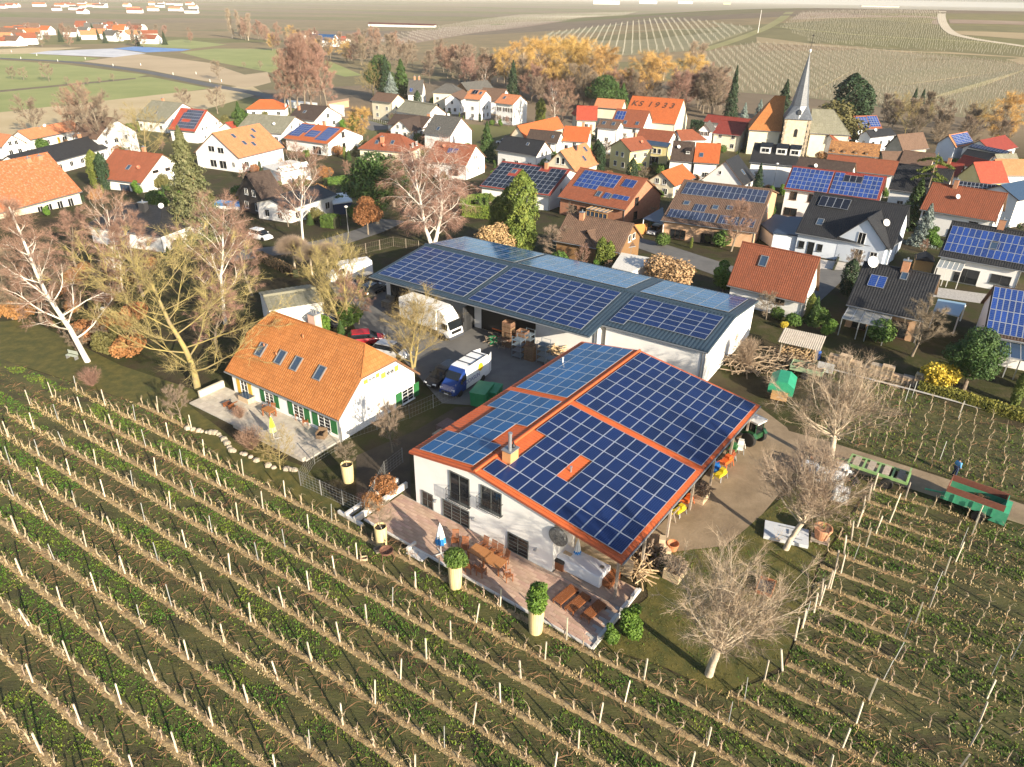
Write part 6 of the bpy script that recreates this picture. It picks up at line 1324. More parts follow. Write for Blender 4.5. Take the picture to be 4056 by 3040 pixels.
def car(label,pos,az,col,L=4.3,W=1.78,Ht=1.5,kind='hatch',group=None):
    "x forward"
    o=thing('parked_car',label,'car',pos,az,group); f=L/2; w_=W/2; m=paint(*col)
    suv=kind=='suv'; zb=.95 if suv else .85
    loft([(-f,w_*.86,w_*.8,.35,zb*.9),(-f+.25,w_,w_*.93,.25,zb+.06),(-.2,w_,w_*.95,.22,zb+.05),(f*.42,w_,w_*.93,.22,zb),(f-.35,w_*.97,w_*.85,.25,zb*.82),(f,w_*.8,w_*.7,.35,zb*.62)],m,'body',o)
    t=w_*.74; loft([(-f+.12,w_*.86,t*.8,zb-.02,zb+.1),(-f+.55,w_*.9,t,zb-.02,Ht-.06),(-.1,w_*.9,t,zb-.02,Ht-.03),(f*.22,w_*.9,t*.95,zb-.02,Ht-.12),(f*.58,w_*.86,t*.8,zb-.05,zb+.03)],carglass,'windows',o)
    b=MB(); b.prism([(-f+.52,Ht-.09),(f*.2,Ht-.13),(f*.14,Ht),(-.2,Ht+.03),(-f+.62,Ht-.02)],-t,t,0,'y'); b.obj('roof',m,o)
    for y in (-1,1):
        inst('headlight',box_mesh(.1,.36,.16,lampm),o,(f-.12,y*w_*.62,.55),y*.25); inst('tail_light',box_mesh(.08,.26,.24,tail),o,(-f+.02,y*w_*.66,.68)); inst('mirror',box_mesh(.14,.2,.13,m),o,(f*.33,y*(w_+.08),zb+.02))
    inst('number_plate',box_mesh(.03,.5,.11,platem),o,(f+.0,0,.42))
    wheels(o,[(f*.62,w_-.1),(f*.62,-w_+.1),(-f*.6,w_-.1),(-f*.6,-w_+.1)],.33 if not suv else .36,.22); return o
def side_place(front,rear,W,side):
    "ground position and heading from the two ends of the visible lower side"
    a,b=gat(*front),gat(*rear); d=(a-b)[:2]; d/=np.hypot(*d); n=np.array([-d[1],d[0]])*(1 if side=='R' else -1)*W/2
    c=((a+b)/2)[:2]+n; return (c[0],c[1],float(terr(*c))),math.atan2(d[1],d[0])
def text(body,size,m,parent,loc,rot,name='lettering',shear=0):
    c=bpy.data.curves.new(name,'FONT'); c.body=body; c.size=size; c.extrude=.004; c.align_x='CENTER'; c.align_y='CENTER'; c.shear=shear; c.materials.append(m); return tinst(name,c,parent,loc,rot)
def van(label,pos,az,front,L=6.0,W=2.05,Ht=2.6,logo=False,rack=False):
    o=thing('van',label,'van',pos,az); f=L/2; w_=W/2; wm=paint('white',(.80,.80,.79))
    loft([(-f,w_*.97,w_*.90,.42,Ht-.08),(-f+.1,w_,w_*.93,.38,Ht),(.6,w_,w_*.93,.38,Ht),(f-2.0,w_,w_*.92,.38,Ht-.04)],wm,'cargo_body',o)
    loft([(f-1.99,w_,w_*.92,.36,Ht-.05),(f-1.55,w_,w_*.88,.36,Ht-.3),(f-.95,w_,w_*.84,.36,1.62),(f-.3,w_*.97,w_*.8,.36,1.25),(f,w_*.88,w_*.72,.42,.85)],paint(*front),'cab',o)
    b=MB(); b.face([(f-1.52,-w_*.8,Ht-.36),(f-.93,-w_*.78,1.66),(f-.93,w_*.78,1.66),(f-1.52,w_*.8,Ht-.36)]); b.obj('windscreen',carglass,o,(.05,0,.03))
    for y in (-1,1):
        b=MB(); b.prism([(f-2.0,1.45),(f-1.05,1.38),(f-1.5,2.05),(f-2.0,2.1)],-.02,.02,0,'y'); b.obj('side_window',carglass,o,(0,y*(w_*.965),0))
        inst('headlight',box_mesh(.12,.34,.24,lampm),o,(f-.16,y*w_*.68,.78)); inst('mirror',box_mesh(.12,.18,.32,black),o,(f-1.05,y*(w_+.12),1.4)); inst('tail_light',box_mesh(.05,.14,.4,tail),o,(-f,y*w_*.88,.95))
    b=MB(); b.box((f-.02,0,.62),(.12,W*.6,.22)); b.obj('grille',black,o); inst('number_plate',box_mesh(.03,.5,.11,platem),o,(f+.05,0,.42))
    wheels(o,[(f-1.0,w_-.12),(f-1.0,-w_+.12),(-f+1.1,w_-.12),(-f+1.1,-w_+.12)],.35,.24)
    if rack:
        b=MB()
        for x in (-2.4,-1.2,0.,): b.box((x,0,Ht+.12),(.07,W*.86,.06))
        for y in (-1,1): b.box((-1.2,y*w_*.82,Ht+.09),(2.9,.05,.05))
        b.obj('roof_rack',black,o)
        for y in (-1,1): inst('rear_door',MB().box((-.42,0,1.45),(.85,.06,2.1)).mesh('rear_door',wm),o,(-f,y*w_*.94,0),y*.35)
    if logo:
        ty=-w_-.012
        text('VODASUN',.52,mat('logo_blue',(.05,.06,.22)),o,(-.75,ty,1.12),(R_(86),0,0)); b=MB(); b.lathe([(.01,-.012),(.36,-.012),(.36,.006),(.01,.006)],26); s=b.obj('sun_logo',mat('logo_yellow',(.80,.48,.01)),o,(-1.35,ty+.05,1.78)); s.rotation_euler=(R_(84),0,0)
        for k in range(9): a=R_(-70+k*24); inst('sun_ray',box_mesh(.1,.01,.03,mat('logo_yellow',(.8,.48,.01))),o,(-1.35-.0+.48*math.cos(a+PI),ty+.05,1.78+.48*math.sin(a+PI)),rot=(0,-(a+PI),0))
    return o
p,a=side_place((983,866),(1057,815),2.05,'L'); a_van=a
b_=np.array(p); van('white van with a blue front, roof bars and VODASUN lettering beside the green containers',p,a,('blue',(.015,.045,.20)),logo=False,rack=True)
V_=bpy.data.objects[-1] if False else [o for o in COL.objects if o.name.startswith('van') and o.parent is None][-1]
# lettering on the van's left side, which faces the camera
lb=mat('logo_blue',(.05,.06,.22)); ly=mat('logo_yellow',(.80,.48,.01))
text('VODASUN',.60,lb,V_,(.15,1.035,1.15),(R_(90-3),0,PI)); b=MB(); b.lathe([(.01,-.012),(.42,-.012),(.42,.006),(.01,.006)],26); s=b.obj('sun_logo',ly,V_,(-1.45,1.005,1.85)); s.rotation_euler=(R_(-88),0,0)
for k in range(8):
    t=R_(150+k*30); inst('sun_ray',box_mesh(.11,.012,.035,ly),V_,(-1.45+.56*math.cos(t),1.0,1.85+.56*math.sin(t)),rot=(0,-t,0))
text('www',.2,lb,V_,(1.2,1.04,.85),(R_(88),0,PI)) if False else None
car('black estate car parked beside the white van with the blue front',b_+np.array([*(np.array([math.cos(a+PI/2),math.sin(a+PI/2)])*-2.45),0])+np.array([math.cos(a),math.sin(a),0])*.3,a,('black',(.012,.013,.016)),L=4.7,W=1.85,Ht=1.6,kind='suv')
def truck():
    p,a=side_place((966,741),(868,702),2.45,'R'); 
    o=thing('box_truck','white box truck parked along the barn, seen from its right side','truck',p,a); f=4.1; wm=paint('white',(.80,.80,.79)); w_=1.22
    b=MB(); b.box((-1.0,0,2.25),(6.1,2.45,2.45)); b.obj('cargo_box',mat('truck_box',(.74,.72,.68),(.80,.78,.74),scale=.8,rough=.6),o)
    for k in range(6): inst('roof_rib',box_mesh(.05,2.4,.03,dishg),o,(-3.7+k*1.05,0,3.475))
    b=MB(); b.box((-1.0,0,.86),(6.0,.9,.28)); b.obj('chassis',black,o)
    loft([(2.2,w_*.93,w_*.9,.55,2.5),(2.6,w_*.96,w_*.9,.5,2.62),(3.6,w_*.96,w_*.86,.5,2.45),(4.05,w_*.95,w_*.84,.5,1.5),(4.1,w_*.93,w_*.9,.5,1.0)],wm,'cab',o)
    b=MB(); b.face([(3.66,-w_*.8,2.36),(4.06,-w_*.82,1.5),(4.06,w_*.82,1.5),(3.66,w_*.8,2.36)]); b.obj('windscreen',carglass,o,(.04,0,0))
    for y in (-1,1):
        b=MB(); b.prism([(2.9,1.5),(3.85,1.45),(3.55,2.15),(2.9,2.2)],-.02,.02,0,'y'); b.obj('side_window',carglass,o,(0,y*w_*.95,0)); inst('headlight',box_mesh(.08,.3,.2,lampm),o,(4.1,y*.85,.72)); inst('mirror',box_mesh(.1,.2,.5,black),o,(3.9,y*(w_+.14),1.75))
    b=MB(); b.prism([(2.3,2.6),(3.5,2.55),(2.55,3.5),(2.3,3.5)],-1.,1.,0,'y'); b.obj('wind_deflector',wm,o); b=MB(); b.box((4.12,0,1.12),(.06,1.5,.35)); b.obj('grille',black,o); b=MB(); b.box((4.14,0,.5),(.1,2.3,.3)); b.obj('bumper',mat('dark_bumper',(.05,.055,.07)),o)
    wheels(o,[(3.1,1.05),(3.1,-1.05),(-2.4,1.05),(-2.4,-1.05)],.45,.3)
    text('VODASUN',.5,mat('logo_grey_blue',(.16,.2,.3)),o,(-2.9,-1.236,2.85),(R_(90),0,0)); text('VODASUN',.16,lb,o,(2.95,-1.19,.95),(R_(90),0,0))
truck()
van('white high roofed van parked under the ball headed trees',gat(757,604),R_(-150),('white',(.80,.80,.79)))
car('dark blue car beside the white high roofed van',gat(786,618),R_(-130),('navy',(.012,.02,.05)),kind='suv',Ht=1.6); car('black hatchback at the corner of the barn, rear towards us',gat(807,634),R_(60),('black',(.012,.013,.016)))
car('red hatchback behind the roof of the garden house',gat(792,741),R_(15),('red',(.42,.012,.025))); car('silver car half hidden by the small yellow tree',gat(846,768),R_(-20),('silver',(.45,.46,.48)))
car('silver car in the carport of the slim panel house',gat(1417,494),R_(-125),('silver',(.45,.46,.48))); car('white estate car parked in the lane near the dark houses',gat(563,512),R_(-30),('white',(.80,.80,.79)),kind='suv',Ht=1.65)
car('silver car parked on the street by the shutter house',gat(1087,274),R_(170),('silver',(.45,.46,.48))); car('small silver car on the drive of the collector house',gat(1062,396),R_(170),('silver',(.45,.46,.48))); car('white van far right behind the brown barn roof',gat(2022,312),R_(20),('white',(.80,.80,.79)),L=5,Ht=2.2,kind='suv')
car('dark car in the shade beside the garden house chimney',gat(715,708),R_(10),('black',(.012,.013,.016)))
def trailer_frame():
    a,b=gat(1905,1032),gat(1838,1010); d=(a-b)[:2]; az=math.atan2(d[1],d[0]); o=thing('flat_trailer','light green flat trailer of open frames on the edge of the dirt path','trailer',(a+b)/2+np.array([.4,-.9,0]),az); gm=mat('pale_green_paint',(.20,.34,.12),(.27,.42,.17),scale=3,rough=.5)
    bb=MB()
    for y in (-.85,.85): bb.box((0,y,1.0),(4.6,.14,.22))
    for x in (-2.25,-1.1,0,1.1,2.25): bb.box((x,0,1.0),(.16,1.6,.16))
    bb.box((2.2,0,1.3),(.1,1.7,.5)); bb.obj('frame',gm,o); bb=MB(); bb.tube([(-2.3,0,.9),(-3.9,0,.6)],.07,6); bb.obj('drawbar',gm,o)
    for x in (-1.7,-.55,.6,1.7): bb=MB(); bb.box((x,0,1.12),(.5,1.5,.05)); bb.obj('deck_board',greyw,o)
    wheels(o,[(.9,1.0),(.9,-1.0)],.48,.36)
trailer_frame()
def dump_trailer():
    a,b=gat(2135,1126),gat(2060,1098); d=(a-b)[:2]; az=math.atan2(d[1],d[0]); o=thing('dump_trailer','turquoise green tipping trailer with rust brown side boards on the dirt path','trailer',(a+b)/2+np.array([.2,.4,0]),az); gm=mat('turquoise_paint',(.05,.30,.17),(.08,.36,.21),scale=3,rough=.5); rm=mat('rust_boards',(.16,.055,.035),(.22,.08,.05),scale=4,rough=.8)
    for y in (-1,1): 
        bb=MB(); bb.box((0,y*.95,1.15),(3.9,.08,.75)); bb.obj('lower_side',gm,o); bb=MB(); bb.box((0,y*.95,1.8),(3.9,.05,.54)); bb.obj('side_board',rm,o)
        for x in (-1.3,0,1.3): inst('rib',box_mesh(.08,.06,.7,gm),o,(x,y*1.02,.8))
    for x in (-1.93,1.93): bb=MB(); bb.box((x,0,1.4),(.06,1.8,1.2)); bb.obj('end_board',gm if x>0 else rm,o)
    bb=MB(); bb.box((0,0,.8),(3.8,1.8,.08)); bb.obj('floor_plate',gm,o); bb=MB(); bb.tube([(-2,0,.75),(-3.4,0,.5)],.08,6); bb.box((-1.2,0,.55),(2.,.8,.25)); bb.obj('drawbar',gm,o); bb=MB(); bb.prism([(1.2,.4),(2.3,.4),(2.3,1.5),(1.9,1.5)],-.98,.98,0,'y'); bb.obj('tailgate',gm,o)
    wheels(o,[(.6,1.05),(.6,-1.05)],.46,.36)
    q=bush_mesh(17,240,brownm,.03,1.,1.2); inst('branches',q,o,(.2,0,.95),0,.8)
dump_trailer()
def tractor():
    g=gat(1608,948); o=thing('tractor','dark green tractor with a white cab roof at the corner of the workshop','tractor',g,R_(128)); gm=paint('dark_green',(.02,.075,.03))
    loft([(-.2,.5,.45,.75,1.35),(.8,.48,.42,.75,1.4),(2.0,.42,.36,.75,1.28),(2.15,.36,.3,.8,1.15)],gm,'bonnet',o)
    b=MB(); b.box((-.75,0,.95),(1.2,1.3,.5)); b.obj('rear_body',gm,o)
    b=MB()
    for x in (-1.3,-.15):
        for y in (-.6,.6): b.tube([(x,y,1.1),(x*.95,y*.92,2.35)],.045,5)
    b.obj('cab_frame',gm,o); b=MB(); b.box((-.72,0,1.75),(1.08,1.12,1.05)); b.obj('cab_glass',carglass,o); b=MB(); b.box((-.72,0,2.42),(1.5,1.4,.16)); b.box((-.5,.3,2.53),(.4,.3,.08)); b.box((-.5,-.3,2.53),(.4,.3,.08)); b.obj('cab_roof',vergew,o)
    for y in (-.72,.72): b=MB(); b.prism([(-1.6,1.1),(-1.3,1.45),(-.5,1.45),(-.2,1.1)],y-.18,y+.18,0,'y'); b.obj('mudguard',gm,o)
    wheels(o,[(-.9,.78),(-.9,-.78)],.68,.40); wheels(o,[(1.45,.66),(1.45,-.66)],.42,.28); b=MB(); b.tube([(.9,.3,1.3),(.9,.3,2.1)],.04,6); b.obj('exhaust_pipe',black,o)
tractor()
# ---------------------------------------------------------------- terrace by the workshop
paver=mat('pinkish_paver',(.40,.26,.19),(.52,.36,.27),scale=.9,rough=.85,rand=.14,bump=.15,bscale=20)
tr=thing('terrace','terrace of pinkish pavers with a pale stone edge in front of the workshop','terrace',mp(0,0,0),YM)
b=MB(); b.prism([(-4.1,-11.8),(1.9,-11.8),(1.9,-6.45),(-.25,-6.45),(-.25,8.),(-4.1,8.)],-.35,.09); b.obj('slab',concrete,tr)
k=0
for i in range(int(3.85/.27)):
    y=-11.75+(i%3)*.4
    for j in range(18):
        L_p=1.13; y0=max(y+j*L_p,-11.78); y1=min(y+(j+1)*L_p,7.98)
        if y1-y0<.1 or k>=299: continue
        inst('paver',box_mesh(.255,round(y1-y0-.02,2),.05,paver),tr,(-3.97+i*.27,(y0+y1)/2,.085+.004*((i*7+j*3)%3))); k+=1
rest_p=MB()
for i in range(8):
    for j in range(5): rest_p.box((-.12+i*.27,-11.72+1.08*(j+.5)-.05+.0,.11),(.255,1.06,.05))
o=rest_p.obj('more_pavers',paver,tr); o['kind']='stuff'
edge=mat('pale_kerb',(.55,.53,.50),(.64,.62,.58),scale=2)
b=MB(); b.box((-4.18,-1.9,.02),(.14,19.9,.24)); b.box((-1.1,-11.9,.05),(6.2,.16,.3)); b.obj('kerb',edge,tr)
b=MB(); b.box((-4.6,2.35,-.02),(.7,1.3,.16)); b.box((-4.3,3.1,.15),(.9,.16,.4)); b.box((-4.4,1.6,.0),(1.0,.16,.2)); b.obj('step',edge,tr)
for i,(x,w_) in enumerate(((-3.0,1.0),(-1.6,.9),(-.2,.9),(1.2,.8))): inst('edge_stone',box_mesh(w_,.22,.34,edge),tr,(x,-11.9,.15))
for w_,z,l in ((8.35,.55,'inner'),(9.3,.45,'outer')):
    b=MB(); b.box((-1.9,0,.2),(5.6,.2,z+.2)); tag(b.obj('retaining_wall',edge,None,mp(-.2,-w_),YM),('inner one of two pale low walls left of the terrace' if l=='inner' else 'outer one of two pale low walls left of the terrace'),'wall')
b=MB(); b.box((-4.8,0,.15),(.2,2.6,.3)); tag(b.obj('kerb_wall',edge,None,mp(0,-8.9),YM),'short pale end wall joining the two low walls by the lawn','wall')
def slats(b,x0,x1,y0,y1,z,n,ax='x',th=.025):
    "n slats lying side by side"
    for i in range(n):
        if ax=='x': w_=(y1-y0)/n; b.box(((x0+x1)/2,y0+w_*(i+.5),z),(x1-x0,w_*.8,th))
        else: w_=(x1-x0)/n; b.box((x0+w_*(i+.5),(y0+y1)/2,z),(w_*.8,y1-y0,th))
_leg=lambda h,s=.05: box_mesh(s,s,h,teak)
def lounger(px,az,label):
    o=thing('sun_lounger',label,'sun lounger',gat(*px,.14),az); L=1.9
    for i in range(14): inst('slat',box_mesh(.11,.62,.025,teak),o,(-.95+L*(i+.5)/14,0,.36))
    b=MB(); 
    for y in (-.33,.33): b.box((0,y,.33),(L,.045,.09))
    b.obj('frame',teak,o)
    for x in (-.85,.8):
        for y in (-.31,.31): inst('leg',_leg(.32),o,(x,y,0))
    for y in (-.36,.36): inst('wheel',cached('lw',lambda:MB().lathe([(.03,-.02),(.11,-.02),(.11,.02),(.03,.02)],12).mesh('wheel',black)),o,(.88,y,.11),rot=(PI/2,0,0))
pa,pb_=gat(1209,1320),gat(1252,1283); AZL=math.atan2(pb_[1]-pa[1],pb_[0]-pa[0])
for q,l in (((1221,1296),'brown slatted sun lounger farthest from the terrace corner'),((1247,1313),'middle one of three brown slatted sun loungers'),((1281,1330),'brown slatted sun lounger nearest the terrace corner')): lounger(q,AZL,l)
def table(px,az,label,L=1.5,W=1.0):
    o=thing('garden_table',label,'table',gat(*px,.14),az)
    for i in range(9): inst('slat',box_mesh(L,W/9*.88,.03,mat('light_teak',(.36,.15,.05),(.46,.21,.08),scale=6,stretch=(6,1,1),rough=.5)),o,(0,-W/2+W*(i+.5)/9,.72))
    for x in (-L/2+.08,L/2-.08):
        for y in (-W/2+.08,W/2-.08): inst('leg',_leg(.71,.08),o,(x,y,0))
    b=MB(); b.box((0,0,.67),(L-.1,W-.1,.07)); b.obj('apron',teak,o)
AZT=math.atan2(*(mp(0,1)[i]-mp(0,0)[i] for i in (1,0)))
table((1037,1212),AZT,'slatted teak table, the left one of two pushed together'); table((1068,1232),AZT,'slatted teak table, the right one of two pushed together')
def chair_part(o):
    for i in range(5): inst('slat',box_mesh(.46,.08,.02,teak),o,(0,-.2+.1*i,.42))
    for i in range(6): inst('back_slat',box_mesh(.05,.02,.62,teak),o,(-.2+.08*i,.25+.0,.45),rot=(-.22,0,0))
    for x in (-.24,.24):
        inst('leg',_leg(.64),o,(x,-.22,0)); inst('leg',_leg(.45),o,(x,.24,0)); inst('armrest',box_mesh(.05,.5,.03,teak),o,(x,-.02,.63))
    b=MB(); b.box((0,.4,1.06),(.5,.03,.06)); b.box((0,-.23,.39),(.48,.03,.06)); b.obj('rail',teak,o)
def chair(px,az,label,fold=0):
    o=thing('garden_chair',label,'chair',gat(*px,.14),az,'teak garden chairs of the terrace'); chair_part(o); return o
FW=YM-PI/2
for q,rz,l in (((1044,1194),0,'teak chair first from the left between table and house wall'),((1062,1203),0,'teak chair second from the left between table and house wall'),((1075,1211),0,'teak chair third from the left between table and house wall'),((1088,1222),-.3,'teak chair at the wall side of the right table end'),((984,1180),.6,'teak chair right behind the closed parasol'),((1004,1196),.5,'teak chair between parasol and left table'),((1000,1225),2.0,'teak chair at the left table end by the planter'),((1016,1238),PI,'teak chair on the lawn side of the left table'),((1040,1246),PI,'teak chair on the lawn side between both tables'),((1098,1256),2.6,'teak chair standing apart at the right table end')): chair(q,FW+rz,l)
def parasol(px,label,cols,h=2.7,r=.30):
    o=thing('parasol',label,'parasol',gat(*px,.14)); b=MB(); b.tube([(0,0,0),(0,0,h+.1)],.025,6); b.obj('pole',dishm,o)
    for k in range(4): inst('foot',box_mesh(.7,.07,.06,dishg),o,(.3*math.cos(k*PI/2+.5),.3*math.sin(k*PI/2+.5),0),k*PI/2+.5)
    V=[];n=16
    prof=[(h,.03),(h*.9,r*.35),(h*.72,r*.62),(h*.55,r*.85),(h*.36,r),(h*.33,r*.8)]
    b=MB()
    for i in range(len(prof)-1):
        for j in range(n):
            f=lambda i,j:(prof[i][1]*(1+.3*math.cos(j*PI))*math.cos(2*PI*j/n),prof[i][1]*(1+.3*math.cos(j*PI))*math.sin(2*PI*j/n),prof[i][0])
            b.face([f(i,j),f(i,j+1),f(i+1,j+1),f(i+1,j)],0 if i<3 else (1 if j%4<2 or i==3 else 0))
    b.obj('canopy',cols,o)
parasol((953,1200),'closed white parasol with a blue band at the terrace edge',[mat('parasol_white',(.78,.78,.76)),mat('parasol_blue',(.03,.25,.62))]); parasol((593,952),'closed lime green parasol on the patio of the garden house',[mat('parasol_lime',(.42,.60,.06)),mat('parasol_lime_pale',(.62,.72,.30))],2.3,.24)
parasol((1245,1222),'closed white parasol with blue hem behind the white chest',[mat('parasol_white',(.78,.78,.76)),mat('parasol_blue',(.03,.25,.62))],2.2,.22)
cane=mat('cane_wrap',(.60,.45,.20),(.74,.60,.32),scale=14,stretch=(1,1,.05),rough=.8)
def planter(px,h,label,plant,r=.42,ps=1.):
    g=gat(*px); o=thing('planter',label,'planter',g); prof=[(r*.82,0),(r*.9,h*.25),(r*.97,h*.7),(r,h),(r*.93,h),(r*.9,h-.15),(.05,h-.17)]; b=MB(); b.lathe(prof,20); b.obj('cane_wrap',cane,o)
    b=MB(); b.lathe([(.02,h-.14),(r*.9,h-.15),(r*.9,h-.2)],16); b.obj('soil',dirtd,o)
    if plant: 
        p=PR[plant]; q=thing('potted_shrub',{'laurel':'leafy shrub growing out of the tall cane wrapped planter near the loungers','round_shrub':'small olive bush growing out of the planter beside the parasol','round':'bare twig tree growing out of a cane wrapped planter'}[plant]+('' if px[0]!=753 else ' inside the wire fence'),'shrub',(g[0],g[1],g[2]+h-.2),rng.uniform(0,6),None,ps); inst('trunk',p['trunk'],q); inst('crown',p['crown'],q)
planter((1157,1364),2.0,'tall cane wrapped planter at the terrace edge near the loungers','laurel',.5,.62); planter((984,1268),2.0,'tall cane wrapped planter at the terrace edge beside the parasol','round_shrub',.48,.85); planter((825,1178),1.75,'cane wrapped planter at the left end of the terrace',"round",.45,.22); planter((753,1040),1.7,'cane wrapped planter in a wire frame inside the garden fence','round',.5,.2)
fb=thing('fire_bowl','round rusty fire bowl on three legs beside the left planter','fire bowl',gat(836,1207)); b=MB(); b.lathe([(.05,.45),(.35,.5),(.48,.65),(.5,.8),(.46,.8),(.43,.66),(.05,.52)],18); b.obj('bowl',mat('rusty_iron',(.10,.045,.03),(.17,.08,.05),scale=6),fb)
for k in range(3): b=MB(); b.tube([(.42*math.cos(k*2.1),.42*math.sin(k*2.1),.6),(.55*math.cos(k*2.1),.55*math.sin(k*2.1),0)],.03,5); b.obj('leg',mat('rusty_iron',(.10,.045,.03)),fb)
def crate(pos,az,label,L=.6,W=.4,Ht=.3,m=None,fill=None,name='crate',cat='crate',n=3):
    o=thing(name,label,cat,pos,az); m=m or palew
    for k in range(n):
        z=Ht*(k+.5)/n-Ht/n*.4
        for y in (-1,1): inst('slat',box_mesh(L,.02,Ht/n*.8,m),o,(0,y*W/2,z))
        for x in (-1,1): inst('slat',box_mesh(.02,W-.04,Ht/n*.8,m),o,(x*L/2,0,z))
    b=MB(); b.box((0,0,.02),(L-.03,W-.03,.03))
    for x in (-1,1):
        for y in (-1,1): b.box((x*(L/2-.04),y*(W/2-.04),Ht/2),(.06,.06,Ht))
    b.obj('frame',m,o)
    if fill: fill(o)
    return o
crate(gat(818,1192),.6,'grey crate beside the fire bowl',.55,.4,.35,greyw); crate(gat(786,1210),.2,'small pale crate on the lawn near the vines',.5,.35,.22,palew)
def logs(seed,n,L,W,Ht,m,r=.05,ln=1.2):
    R=random.Random(seed); b=MB()
    for i in range(n):
        x,y,z=R.uniform(-W/2,W/2),R.uniform(-L/2,L/2),R.uniform(0,Ht); a=R.uniform(0,6.28) if r<.09 else R.gauss(0,.15); l=ln*R.uniform(.5,1.1); e=R.uniform(-.3,.3)
        b.tube([(x-math.cos(a)*l/2,y-math.sin(a)*l/2,z+.05-e*l*.3),(x+R.uniform(-.08,.08),y+R.uniform(-.08,.08),z+.08+R.uniform(0,.1)),(x+math.cos(a)*l/2,y+math.sin(a)*l/2,z+.05+e*l*.3)],[r,r*.9,r*.7],5)
    return b.mesh('sticks',m)
rootm=mat('old_vine_wood',(.13,.09,.06),(.24,.18,.13),scale=5,rough=.95); splitm=mat('split_logs',(.40,.27,.14),(.60,.45,.27),scale=5,rough=.9)
for q,l in (((1510,1078),'large wooden crate heaped with old vine stocks under the roof edge'),((1456,1245),'wooden crate heaped with old vine stocks, nearest the bare tree')):
    o=crate(gat(*q),YM,l,1.35,1.15,.8,palew,n=4); tag(inst('vine_stocks',logs(int(q[0]),55,1.2,1.3,.5,rootm,.045,.9),None,gat(*q,.75),YM),'gnarled vine stocks heaped in the '+('crate under the roof edge' if q[0]==1510 else 'crate nearest the bare tree'),'firewood')
# white tarp covered chest, cushion box and brown chest
def by(px,az,z,label,name,cat): return thing(name,label,cat,gat(*px,z),az)
o=by((1258,1238),YM+PI/2,.14,'long white tarpaulin covered chest at the right end of the terrace','covered_chest','chest'); b=MB(); b.prism([(-1.75,-.75),(1.75,-.75),(1.75,.75),(-1.75,.75)],0,1.0); me=b.obj('cover',mat('white_tarp',(.78,.78,.80),(.84,.84,.85),scale=1.5,rough=.5,bump=.5,bscale=2),o); mo=me.modifiers.new('b','BEVEL'); mo.width=.1; mo.segments=3
inst('plank',box_mesh(.6,.3,.05,palew),o,(1.2,.1,1.0)); b=MB(); b.lathe([(.03,0),(.17,0),(.17,.03),(.03,.04)],14); b.obj('lid',greyw,o,(-1.35,-.2,1.0))
o=by((1214,1224),YM,.14,'wooden box with a dark cushion beside the white covered chest','cushion_box','box'); inst('box',MB().box((0,0,.3),(1.2,.8,.6)).mesh('box',teak),o); c=inst('cushion',MB().box((0,0,.74),(1.3,.9,.25)).mesh('cushion',mat('dark_cushion',(.03,.025,.022),(.05,.04,.035),scale=6)),o); mo=c.modifiers.new('b','BEVEL'); mo.width=.1; mo.segments=3
o=by((1319,1262),YM-.05,.14,'reddish brown slatted chest in front of the white covered chest','garden_chest','chest')
for i in range(8): inst('slat',box_mesh(.14,.66,.03,teak),o,(-.6+.172*i,0,.58))
for y in (-.3,.3):
    for k in range(4): inst('side_slat',box_mesh(1.35,.03,.11,teak),o,(0,y,.08+.13*k))
for x in (-.66,.66):
    for k in range(4): inst('side_slat',box_mesh(.03,.56,.11,teak),o,(x,0,.08+.13*k))
# heaps and tools under the roof edge
def pile(px,label,seed,n,L,W,Ht,m,r,ln,az=0,name='wood_pile',cat='wood pile',z=0): return tag(inst(name,logs(seed,n,L,W,Ht,m,r,ln),None,gat(*px,z),az),label,cat)
pile((1372,1232),'pile of split planks and boards at the corner of the lean-to',3,60,2.2,2.2,.7,splitm,.055,2.0,YM); pile((1400,1205),'dark heap of split logs in the shade of the lean-to',4,90,2.5,2.,.8,rootm,.09,.5,YM); pile((1650,790),'long heap of cut branches behind the barn end',6,220,4.5,9.,1.1,mat('grey_branches',(.26,.19,.12),(.42,.32,.22),scale=3),.05,2.6,.2,'branch_heap','branches')
blm=mat('carton',(.52,.40,.26),(.60,.48,.33),scale=3)
for i,(x,y,z,s) in enumerate(((1425,1190,0,.7),(1437,1186,0,.6),(1428,1188,.7,.55),(1442,1196,0,.5))): tag(MB().box((0,0,s*.4),(s,s*.8,s*.8)).obj('carton',blm,None,gat(x,y,z),YM+.2*i),('lowest left','second','topmost','smallest')[i]+' beige carton in the heap beside the lean-to','box')
tag(MB().lathe([(.05,0),(.3,.02),(.42,.5),(.44,.62),(.40,.62),(.36,.5),(.05,.06)],16).obj('clay_pot',mat('terracotta',(.48,.17,.07),(.55,.22,.1),scale=5),None,gat(1452,1188)),'round clay pot right of the beige cartons','pot')
def machine(px,label,name,cat,col,seed,s=1.):
    R=random.Random(seed); o=thing(name,label,cat,gat(*px),YM+R.uniform(-.4,.4)); m=mat('machine_'+col[0],col[1],rough=.5)
    b=MB(); b.box((0,0,.55*s),(1.1*s,.5*s,.28*s)); b.box((.2*s,0,.8*s),(.4*s,.4*s,.3*s)); b.obj('body',m,o)
    for x in (-.4,.45):
        for y in (-.3,.3): b=MB(); b.tube([(x*s,y*s,.5*s),(x*1.2*s,y*1.3*s,0)],.035,5); b.obj('leg',m if R.random()<.5 else steel,o)
    b=MB(); b.tube([(-.5*s,0,.6*s),(-.9*s,.1,.9*s),(-1.2*s,.15,.85*s)],.03,5); b.obj('handle',m,o)
    b=MB(); b.lathe([(.04,-.04),(.26*s,-.04),(.26*s,.04),(.04,.04)],12); w_=b.obj('wheel',black,o,(.55*s,.35*s,.26*s)); w_.rotation_euler=(PI/2,0,0)
